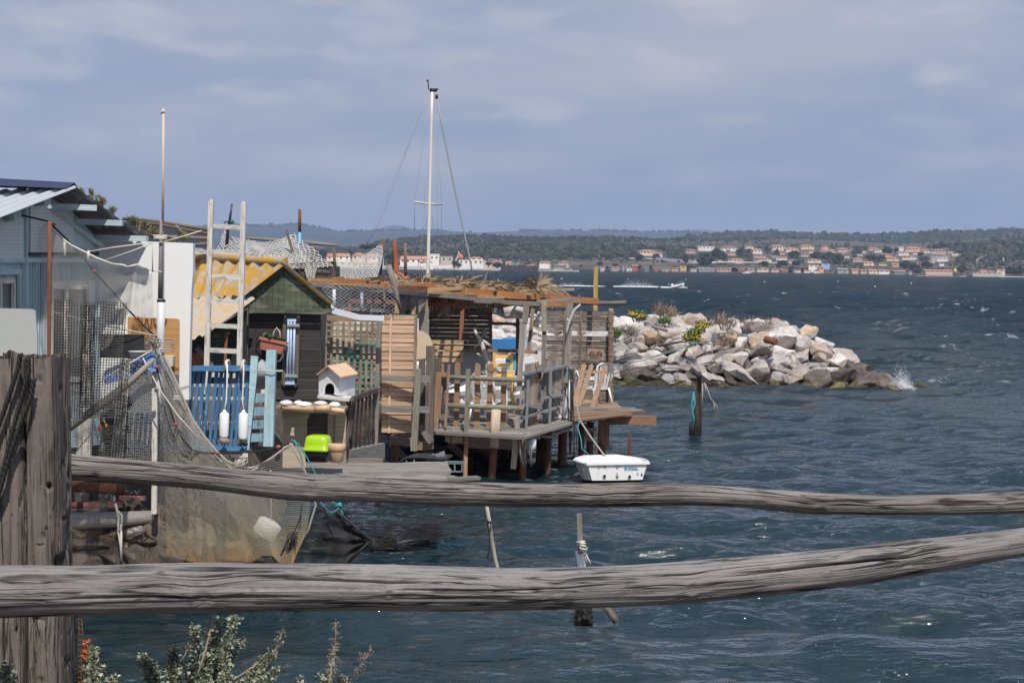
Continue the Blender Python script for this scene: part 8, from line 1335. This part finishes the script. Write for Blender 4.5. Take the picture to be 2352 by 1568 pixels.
# saltbush
def saltbush(label, sprigs, Y0, name='saltbush'):
    t = T(name, label, 'shrub', P(sprigs[0][0], 1600, Y0)); st = MB(); V = []; Fc = []; tt = []
    for (x0, y0, x1, y1, n, dry) in sprigs:
        Y = Y0 + R.uniform(-.25, .25); pts = []; bx_, by_ = R.uniform(-14, 14), R.uniform(-8, 8)
        for k in range(9): a = k / 8; pts.append(P(x0 + (x1 - x0) * a + bx_ * math.sin(a * 3), y0 + (y1 - y0) * a + by_ * math.sin(a * 4), Y + .06 * math.sin(a * 3 + x0)))
        st.tube(pts, [.0035 * (1 - .7 * k / 8) + .0008 for k in range(9)], 5)
        for k in range(int(n * 3.4)):
            a = R.random() ** .8; i = min(7, int(a * 8)); p_ = pts[i].lerp(pts[i + 1], a * 8 - i); d_ = Vector((R.gauss(0, 1), R.gauss(0, .8), R.gauss(.55, .7))).normalized(); L_ = R.uniform(.012, .027) * (1.1 - .4 * a); s_ = d_.cross(Vector((R.gauss(0, 1), R.gauss(0, 1), R.gauss(0, 1)))); s_ = s_.normalized() * L_ * .42 if s_.length > .01 else Vector((L_ * .4, 0, 0)); nn = d_.cross(s_).normalized() * L_ * .18
            p_ = p_ + d_ * R.uniform(.001, .02); b0 = len(V); V += [p_, p_ + d_ * L_ * .5 + s_ + nn, p_ + d_ * L_, p_ + d_ * L_ * .5 - s_ + nn, p_ + d_ * L_ * .5]; Fc += [(b0, b0 + 1, b0 + 2, b0 + 4), (b0, b0 + 4, b0 + 2, b0 + 3)]; c = R.random(); tt += [c, c * .8]
        if dry:
            for k in range(dry):
                a = 1 - .45 * R.random(); i = min(7, int(a * 8)); p_ = pts[i].lerp(pts[i + 1], a * 8 - i); e_ = p_ + Vector((R.gauss(0, .012), R.gauss(0, .01), R.gauss(.004, .01))); st.tube([p_, e_], .0008, 4); st.blob(e_, .0026, .0026, .0026, 5, 3, .2)
    st.build('stem', M_TWIG, t)
    if V: arr('foliage', np.array(V), Fc, M_SALT, t, tint=tt)
saltbush('grey green saltbush growing below the lower rail', [(455, 1640, 505, 1420, 170, 0), (450, 1640, 540, 1420, 150, 0), (440, 1620, 445, 1440, 120, 10), (420, 1640, 400, 1490, 150, 0), (470, 1640, 560, 1470, 150, 0), (500, 1640, 630, 1500, 140, 8), (530, 1640, 640, 1540, 120, 0), (380, 1640, 330, 1505, 150, 0), (350, 1640, 350, 1530, 130, 0), (470, 1640, 480, 1500, 150, 0), (420, 1650, 440, 1540, 200, 0), (500, 1650, 520, 1530, 200, 0), (560, 1650, 600, 1560, 160, 0), (600, 1660, 640, 1590, 120, 0), (380, 1650, 400, 1560, 180, 0), (640, 1660, 655, 1600, 100, 0), (450, 1560, 490, 1415, 10, 26), (600, 1560, 650, 1450, 8, 14), (520, 1570, 655, 1455, 4, 12), (430, 1560, 440, 1475, 6, 14), (540, 1620, 600, 1510, 150, 0), (470, 1660, 430, 1570, 200, 0), (530, 1660, 560, 1580, 200, 0), (700, 1650, 690, 1560, 60, 0)], 6.6)
saltbush('small pale saltbush sprig beside the rusty wire mesh', [(205, 1640, 212, 1485, 150, 0), (200, 1640, 190, 1540, 110, 0), (225, 1640, 230, 1530, 120, 0), (240, 1640, 262, 1560, 50, 0), (175, 1650, 170, 1570, 80, 0)], 6.3)
saltbush('pale saltbush tip at the left corner beside the split post', [(5, 1640, 12, 1535, 90, 0), (20, 1640, 22, 1545, 70, 0)], 5.1)
saltbush('dry seed stalk standing right of the saltbush', [(735, 1650, 770, 1435, 0, 70), (745, 1620, 765, 1480, 0, 40), (720, 1660, 745, 1560, 0, 16), (700, 1650, 760, 1540, 60, 0), (760, 1660, 790, 1560, 70, 0)], 6.6, 'dry_stalk')
saltbush('slanting dry seed stalk at the right of the pair', [(800, 1640, 855, 1485, 0, 70), (790, 1640, 800, 1560, 0, 16), (780, 1640, 730, 1545, 40, 0)], 6.65, 'dry_stalk')
